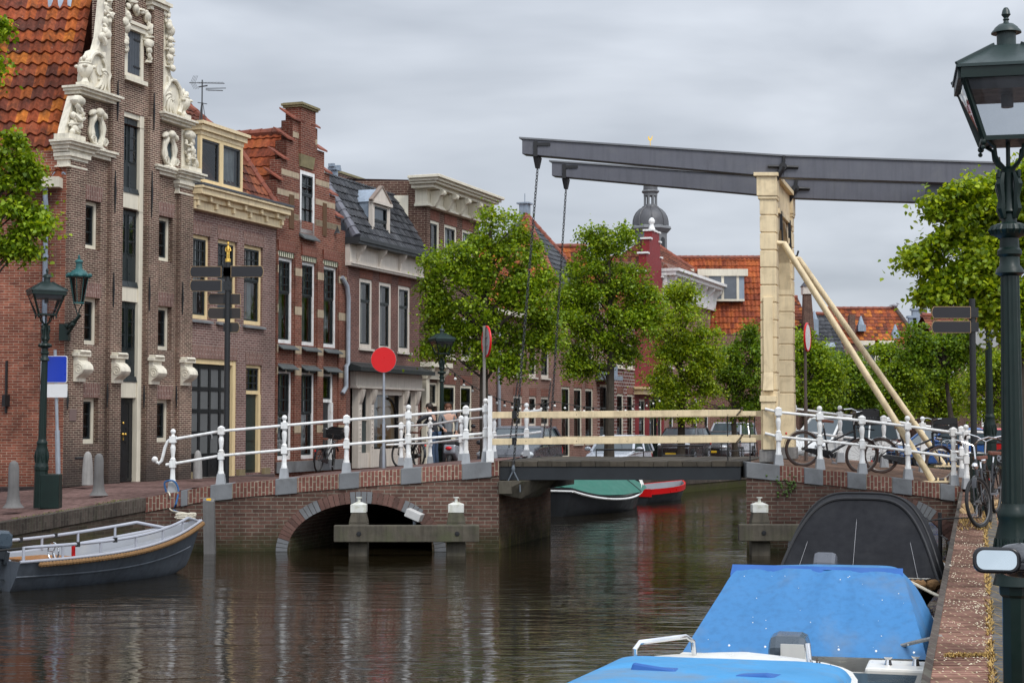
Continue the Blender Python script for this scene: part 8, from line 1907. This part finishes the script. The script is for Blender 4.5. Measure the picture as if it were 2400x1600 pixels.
# ---------------------------------------------------------------- two people at the left ramp
SKIN = M('skin', (.48, .28, .2), .5, .06, 9)
def skinned(root, name, mat, verts, edges, radii, rootv=0):
    me = bpy.data.meshes.new(name); me.from_pydata([tuple(v_) for v_ in verts], edges, []); me.materials.append(mat)
    o = bpy.data.objects.new(name, me); COL.objects.link(o); o.parent = root
    sk = o.modifiers.new('skin', 'SKIN'); sk.use_smooth_shade = True
    for i, r_ in enumerate(radii):
        s_ = me.skin_vertices[0].data[i]; s_.radius = r_ if isinstance(r_, tuple) else (r_, r_); s_.use_root = (i == rootv)
    sb = o.modifiers.new('sub', 'SUBSURF'); sb.levels = 1; sb.render_levels = 2; return o
def person(label, loc, rz, top, bottom, haircol, handL, handR, elL, elR, long_hair=False, bag=False, lean=0.0):
    p = thing('person', label, 'person', loc, rz, 'people at the left ramp')
    J = dict(pel=(0, 0, .95), wai=(lean * .3, 0, 1.12), che=(lean * .7, 0, 1.34), nec=(lean, 0, 1.48), hea=(lean * 1.15 + .02, 0, 1.58), crn=(lean * 1.2 + .02, 0, 1.66), sl=(lean * .85, .18, 1.42), sr=(lean * .85, -.18, 1.42), el=elL, er=elR, hl=handL, hr=handR,
             hpl=(0, .09, .9), hpr=(0, -.09, .9), kl=(.03, .1, .5), kr=(.0, -.1, .5), al=(-.02, .1, .09), ar=(-.06, -.1, .09), tl=(.14, .11, .04), tr=(.1, -.11, .04))
    def sk(name, mat, ks, es, rs, root=0): return skinned(p, name, mat, [J[k] for k in ks], [(ks.index(a), ks.index(b)) for a, b in es], rs, root)
    ks = ['pel', 'wai', 'che', 'nec', 'hea', 'crn', 'sl', 'sr', 'el', 'er', 'hl', 'hr', 'hpl', 'hpr', 'kl', 'kr', 'al', 'ar', 'tl', 'tr']
    es = [('pel', 'wai'), ('wai', 'che'), ('che', 'nec'), ('nec', 'hea'), ('hea', 'crn'), ('che', 'sl'), ('che', 'sr'), ('sl', 'el'), ('sr', 'er'), ('el', 'hl'), ('er', 'hr'), ('pel', 'hpl'), ('pel', 'hpr'), ('hpl', 'kl'), ('hpr', 'kr'), ('kl', 'al'), ('kr', 'ar'), ('al', 'tl'), ('ar', 'tr')]
    sk('body', SKIN, ks, es, [(.13, .1), (.12, .09), (.14, .1), .05, (.085, .075), (.075, .07), .05, .05, .04, .04, .028, .028, .08, .08, .055, .055, .035, .035, .03, .03])
    q = MB(); hx = J['hea'][0]; q.ball((hx + .105, 0, 1.585), (.02, .014, .02), 6, 5)
    for sd in (-1, 1): q.ball((hx + .01, sd * .085, 1.59), (.022, .012, .032), 6, 5)
    q.build('face_features', SKIN, p)
    q = MB(); q.ball((hx - .02, 0, 1.635), (.105, .1, .095), 10, 8)
    if long_hair: q.tube([(hx - .06, 0, 1.64), (hx - .1, 0, 1.5), (hx - .1, 0, 1.36)], [.09, .085, .04], 8)
    q.build('hair', M('hair_%d' % int(haircol[0] * 1000), haircol, .6, .3, 20), p)
    kt = ['wai', 'che', 'nec', 'sl', 'sr', 'el', 'er', 'hl', 'hr', 'pel']; et = [('pel', 'wai'), ('wai', 'che'), ('che', 'nec'), ('che', 'sl'), ('che', 'sr'), ('sl', 'el'), ('sr', 'er'), ('el', 'hl'), ('er', 'hr')]
    J2 = dict(J); J2['hl'] = tuple(V(J['el']).lerp(V(J['hl']), .86)); J2['hr'] = tuple(V(J['er']).lerp(V(J['hr']), .86)); J2['nec'] = tuple(V(J['che']).lerp(V(J['nec']), .7)); Js = J; J = J2
    skinned(p, 'jacket', top, [J2[k] for k in kt], [(kt.index(a), kt.index(b)) for a, b in et], [(.15, .115), (.165, .125), .06, .07, .07, .056, .056, .042, .042, (.165, .125)], 0)
    kb = ['pel', 'hpl', 'hpr', 'kl', 'kr', 'al', 'ar']; eb = [('pel', 'hpl'), ('pel', 'hpr'), ('hpl', 'kl'), ('hpr', 'kr'), ('kl', 'al'), ('kr', 'ar')]
    skinned(p, 'trousers', bottom, [Js[k] for k in kb], [(kb.index(a), kb.index(b)) for a, b in eb], [(.145, .115), .1, .1, .068, .068, .05, .05], 0)
    q = MB()
    for s_ in 'lr': a = Js['a' + s_]; q.ball((a[0] + .07, a[1], .045), (.14, .05, .045), 8, 6)
    q.build('shoe', RUBBER, p)
    for hnd, elb, sd in ((Js['hl'], Js['el'], 1), (Js['hr'], Js['er'], -1)):
        h0 = V(hnd); dd = (h0 - V(elb)).normalized(); sdv = dd.cross(V((0, 0, 1))); sdv = sdv.normalized() if sdv.length > .1 else V((0, 1, 0)); nn = sdv.cross(dd); q = MB()
        for k, ln in enumerate((.07, .082, .078, .06)): o = sdv * (-.03 + .02 * k); q.tube([h0 + o, h0 + o + dd * (.04 + ln * .55) - nn * .004, h0 + o + dd * (.04 + ln) - nn * .03], [.011, .0095, .007], 6)
        q.tube([h0 - sdv * .03, h0 - sdv * .055 + dd * .03 - nn * .01, h0 - sdv * .05 + dd * .06 - nn * .025], [.012, .01, .008], 6); q.build('fingers', SKIN, p)
    if bag:
        b_ = thing('tote_bag', 'cream tote bag carried by the person in grey', 'bag', V(loc) + V((.1, -.05, .62))); q = MB(); q.box(-.02, .1, -.15, .15, -.1, .26, 0, .01); q.tube([(.04, -.08, .25), (.04, -.04, .6), (.04, .04, .6), (.04, .08, .25)], .012, 5); o = q.build('bag_body', M('tote_cream', (.6, .52, .38), .9), b_, bevel=.02)
    return p
JACK = M('dark_jacket', (.02, .021, .025), .8, .2, 5); JEANS = M('blue_jeans', (.045, .075, .13), .85, .2, 6); CARD = M('grey_cardigan', (.16, .17, .18), .9, .2, 8); DARKT = M('dark_trousers', (.03, .03, .035), .85)
person('person in a dark jacket and jeans reaching sideways on the left ramp', (at(1018, 1080, 42.2).x, 42.2, 1.17), R(165), JACK, JEANS, (.02, .012, .008), (.42, .2, 1.18), (.40, -.2, 1.12), (.28, .28, 1.3), (.26, -.28, 1.28), lean=.12)
person('person in a grey cardigan carrying a cream tote bag on the left ramp', (at(1050, 1080, 42.8).x, 42.8, 1.17), R(-75), CARD, DARKT, (.10, .035, .015), (.08, .2, .95), (.22, -.16, 1.05), (-.02, .24, 1.16), (.0, -.25, 1.16), True, True)
# ---------------------------------------------------------------- trees: trunk, limbs, crown of single leaves in clumps
LEAF = leaf_mat('lime_leaf', (.065, .125, .006), (.175, .27, .012), (.35, .45, .03)); LEAFD = leaf_mat('deep_lime_leaf', (.05, .105, .008), (.125, .215, .013), (.25, .36, .03)); LEAFY = leaf_mat('bright_lime_leaf', (.085, .15, .006), (.21, .30, .012), (.40, .48, .03))
def crown_mesh(lobes, leaf, nper, seed, csize=.36, droop=.5, big=True):
    """lobes: (cx, cy, cz, rx, ry, rz, weight); leaves cluster on twigs spread through every lobe"""
    g = np.random.default_rng(seed); P = []; C = []; nper = int(nper * 4.8); leaf *= .8; csize *= .9
    for cx, cy, cz, rx, ry, rz, wt in lobes:
        ncl = max(3, int(wt))
        d = g.normal(size=(ncl, 3)); d /= np.linalg.norm(d, axis=1)[:, None]; rr = g.uniform(.1, 1.12, ncl) ** .45
        c = np.array([cx, cy, cz]) + d * rr[:, None] * np.array([rx, ry, rz]); C.append(c)
    C = np.concatenate(C); n = len(C) * nper
    idx = np.repeat(np.arange(len(C)), nper); e = g.normal(size=(n, 3)); e *= csize * .5 * np.array([1, 1, .62]); sc_ = g.uniform(.6, 1.35, len(C))[idx]
    P = C[idx] + e * sc_[:, None]; P[:, 2] -= .25 * (e[:, 0] ** 2 + e[:, 1] ** 2) / csize
    az = g.uniform(0, 2 * np.pi, n); el = g.normal(-droop, .45, n); D = np.stack([np.cos(az) * np.cos(el), np.sin(az) * np.cos(el), np.sin(el)], 1)
    U = np.stack([-np.sin(az), np.cos(az), np.zeros(n)], 1); roll = g.normal(0, .6, n); Nn = np.cross(D, U); U2 = U * np.cos(roll)[:, None] + Nn * np.sin(roll)[:, None]; Nn2 = np.cross(D, U2)
    l = leaf * g.uniform(.6, 1.25, n)[:, None]; w_ = l * .46
    if big:
        V_ = np.stack([P, P + D * l * .3 + U2 * w_ * .95 + Nn2 * l * .06, P + D * l * .68 + U2 * w_ * .72 + Nn2 * l * .04, P + D * l * 1.05 - Nn2 * l * .1, P + D * l * .68 - U2 * w_ * .72 + Nn2 * l * .04, P + D * l * .3 - U2 * w_ * .95 + Nn2 * l * .06], 1); k = 6
    else: V_ = np.stack([P, P + D * l * .5 + U2 * w_, P + D * l, P + D * l * .5 - U2 * w_], 1); k = 4
    me = bpy.data.meshes.new('crown'); me.vertices.add(n * k); me.vertices.foreach_set('co', V_.reshape(-1).astype(np.float32)); me.loops.add(n * k); me.loops.foreach_set('vertex_index', np.arange(n * k, dtype=np.int32)); me.polygons.add(n); me.polygons.foreach_set('loop_start', np.arange(0, n * k, k, dtype=np.int32)); me.polygons.foreach_set('loop_total', np.full(n, k, dtype=np.int32)); me.update(calc_edges=True); me.validate()
    return me, C
def tree(label, base, lobes, leaf=.1, nper=40, seed=1, mat=LEAF, trunk=.13, fork=None, csize=.36, big=True, bend=.08, group='leafy trees along the canal', dens=1.0):
    """lobes given in metres relative to the base"""
    t = thing('lime_tree', label, 'tree', base, 0, group); rnd = random.Random(seed)
    me, C = crown_mesh([(*l[:6], l[6] * dens) for l in lobes], leaf, nper, seed, csize, big=big); me.materials.append(mat); o = bpy.data.objects.new('crown', me); COL.objects.link(o); o.parent = t
    top = max(l[2] + l[5] * .6 for l in lobes); fz = fork or min(l[2] - l[5] * .5 for l in lobes); mx_ = sum(l[0] * l[6] for l in lobes) / sum(l[6] for l in lobes)
    q = MB(); pts = []; ra = []
    for i in range(9):
        f = i / 8; pts.append((mx_ * f ** 2 + bend * math.sin(f * 4 + seed), bend * math.cos(f * 3 + seed) - bend, top * f - .1)); ra.append(trunk * (1.25 if i == 0 else 1 - .85 * f))
    q.tube(pts, ra, 9)
    step = max(1, len(C) // 34)
    for c in C[::step]:
        zf = min(max(fz, c[2] - .9), top * .85); f = zf / top; s0 = V((mx_ * f ** 2 + bend * math.sin(f * 4 + seed), bend * math.cos(f * 3 + seed) - bend, zf)); e = V(c); m_ = s0.lerp(e, .5) + V((0, 0, .12))
        q.tube([s0, m_, e], [trunk * .26 * (1 - f * .5), trunk * .13, .01], 5)
    q.build('trunk', BARK, t); return t
def tpx(label, px_trunk, ybase, Y, zb, lob, depth=1.0, **kw):
    kw.setdefault('dens', .82)
    """lob: (px, py, rx px, ry px) lobes on the plane at distance Y"""
    b = at(px_trunk, ybase, Y); L_ = []; s_ = FPX / Y
    for (px, py, rx, ry) in lob:
        p = at(px, py, Y); rxm, rym = rx / s_, ry / s_; kk = (rxm * rym * min(rxm, rym) * depth) ** .72 * 26 + 5
        L_.append((p.x - b.x, random.Random(px).uniform(-.3, .3) * rxm, p.z - zb, rxm, min(rxm, rym) * depth, rym, kk))
    return tree(label, (b.x, Y, zb), L_, **kw)
tpx('broad bright tree in front of the white cornice house, behind the chains', 1140, 1075, 44, .85, [(1165, 545, 62, 52), (1120, 600, 80, 60), (1050, 640, 62, 50), (1215, 620, 62, 70), (1140, 700, 120, 80), (1030, 740, 48, 50), (1255, 690, 50, 70), (1080, 800, 70, 55), (1215, 800, 85, 70), (1290, 780, 32, 60), (1010, 690, 30, 36), (1150, 850, 60, 30), (1010, 815, 22, 30)], leaf=.105, nper=46, seed=3, mat=LEAF, trunk=.17, fork=2.6, csize=.42)
tpx('tree with a dark straight trunk right of the lift chains', 1432, 1078, 54, .6, [(1425, 560, 38, 44), (1460, 540, 14, 22), (1385, 560, 16, 24), (1410, 640, 85, 65), (1350, 690, 46, 50), (1475, 650, 40, 55), (1430, 740, 105, 65), (1345, 780, 56, 54), (1505, 760, 50, 56), (1330, 720, 30, 40), (1520, 690, 28, 44), (1430, 840, 90, 45), (1350, 850, 34, 28)], leaf=.11, nper=42, seed=5, mat=LEAF, trunk=.19, fork=2.8, csize=.46)
tpx('slim yellowish tree in front of the red house', 1592, 1078, 66, .5, [(1610, 680, 34, 36), (1575, 690, 22, 22), (1600, 760, 62, 50), (1560, 800, 46, 40), (1650, 800, 40, 45), (1610, 860, 74, 55), (1550, 890, 36, 40), (1660, 880, 34, 46), (1600, 950, 60, 34)], leaf=.12, nper=40, seed=7, mat=LEAFY, trunk=.18, fork=2.6, csize=.5)
tpx('small tree just left of the cream bridge tower', 1722, 1078, 74, .5, [(1760, 790, 30, 30), (1720, 830, 36, 36), (1765, 860, 36, 50), (1720, 900, 40, 40), (1690, 860, 22, 34), (1770, 940, 30, 36), (1730, 960, 36, 24), (1550, 945, 16, 22)], leaf=.13, nper=36, seed=9, mat=LEAFD, trunk=.16, fork=2.4, csize=.5)
tpx('tree right behind the cream bridge tower', 1888, 1075, 64, .6, [(1880, 800, 40, 44), (1850, 860, 40, 50), (1920, 850, 46, 50), (1890, 920, 60, 40), (1960, 900, 36, 44)], leaf=.13, nper=38, seed=11, mat=LEAF, trunk=.14, fork=2.2, csize=.55)
tpx('deep green tree under the slate roof', 1985, 1072, 74, .6, [(1975, 850, 46, 34), (2010, 880, 46, 44), (1960, 930, 46, 36), (2030, 930, 44, 36), (1935, 870, 28, 36)], leaf=.14, nper=38, seed=13, mat=LEAFD, trunk=.15, fork=2.2, csize=.55)
tpx('tree between the two slanting poles and the finger post', 2085, 1070, 80, .6, [(2090, 870, 44, 44), (2075, 825, 24, 24), (2060, 930, 46, 34), (2120, 930, 44, 36), (2140, 880, 36, 40)], leaf=.15, nper=38, seed=15, mat=LEAF, trunk=.15, fork=2.2, csize=.6)
tpx('pale green tree below the finger post arms', 2190, 1070, 86, .6, [(2190, 880, 44, 36), (2230, 910, 40, 40), (2165, 930, 36, 34), (2210, 950, 50, 24)], leaf=.16, nper=36, seed=17, mat=LEAFY, trunk=.15, fork=2.2, csize=.6)
tpx('tree behind the second lamp post on the right', 2315, 1075, 68, .6, [(2300, 880, 46, 50), (2350, 860, 50, 60), (2400, 880, 40, 60), (2330, 950, 60, 30)], leaf=.13, nper=36, seed=19, mat=LEAFY, trunk=.15, fork=2.2, csize=.55)
tpx('darker tree hanging over the right bank between roof and white disc', 2235, 1090, 52, .8, [(2190, 800, 60, 34), (2150, 830, 40, 30), (2240, 830, 50, 40), (2150, 790, 26, 22), (2215, 870, 40, 22), (2270, 790, 30, 36)], leaf=.12, nper=40, seed=21, mat=LEAFD, trunk=.13, fork=3.0, csize=.45)
tpx('large leafy tree at the right edge reaching over the end of the beams', 2410, 1130, 26.8, 1.1, [(2405, 385, 50, 50), (2370, 440, 50, 60), (2320, 720, 56, 34), (2395, 790, 40, 70), (2300, 640, 70, 50), (2350, 600, 60, 80), (2330, 470, 60, 60), (2260, 470, 44, 44), (2230, 540, 52, 46), (2165, 600, 42, 34), (2280, 590, 70, 60), (2215, 640, 50, 40), (2320, 670, 60, 45), (2240, 690, 50, 26), (2190, 680, 26, 20), (2390, 560, 60, 90), (2400, 430, 50, 60), (2460, 620, 70, 90), (2470, 480, 60, 80), (2400, 700, 60, 50), (2205, 480, 30, 20)], leaf=.105, nper=44, seed=23, mat=LEAFY, trunk=.14, fork=3.1, csize=.30, dens=1.0)
tpx('tree at the left edge of which only the outer leaves show', -75, 1190, 29.0, .75, [(20, 370, 48, 60), (62, 400, 20, 50), (30, 470, 60, 62), (70, 520, 30, 40), (15, 560, 50, 40), (48, 590, 26, 18), (-60, 450, 70, 140), (-20, 50, 30, 34), (-70, 150, 60, 120)], leaf=.105, nper=44, seed=25, mat=LEAF, trunk=.13, fork=3.4, csize=.30, dens=.95)
for i, (px, Y, h_) in enumerate(((2110, 118, 0), (2260, 122, .4), (2020, 126, .2), (2360, 105, .3), (1905, 110, -.2))):
    tpx(('far tree before the broad orange roof', 'far tree before the quay corner house', 'far tree left of the broad roof dormers', 'far tree at the right edge of the picture', 'far tree beside the chimney gable house')[i], px, 1060, Y, .6, [(px, 905, 40, 40), (px - 30, 940, 30, 30), (px + 32, 935, 32, 30), (px, 965, 46, 24)], leaf=.2, nper=30, seed=31 + i, mat=(LEAFD, LEAFY)[i % 2], trunk=.16, fork=2.4, csize=.75, big=False)
q = MB(); rnd = random.Random(6)
for i in range(60): q.ball((rnd.gauss(0, .12), rnd.uniform(-.05, 0), rnd.gauss(0, .1)), rnd.uniform(.01, .028), 6, 4)
o = q.build('wall_fern', M('fern_green', (.06, .10, .02), .8, .4, 9)); o.location = at(1838, 1140, BY - .02); tag(o, 'small green weed growing from the right bridge wall', 'weed')
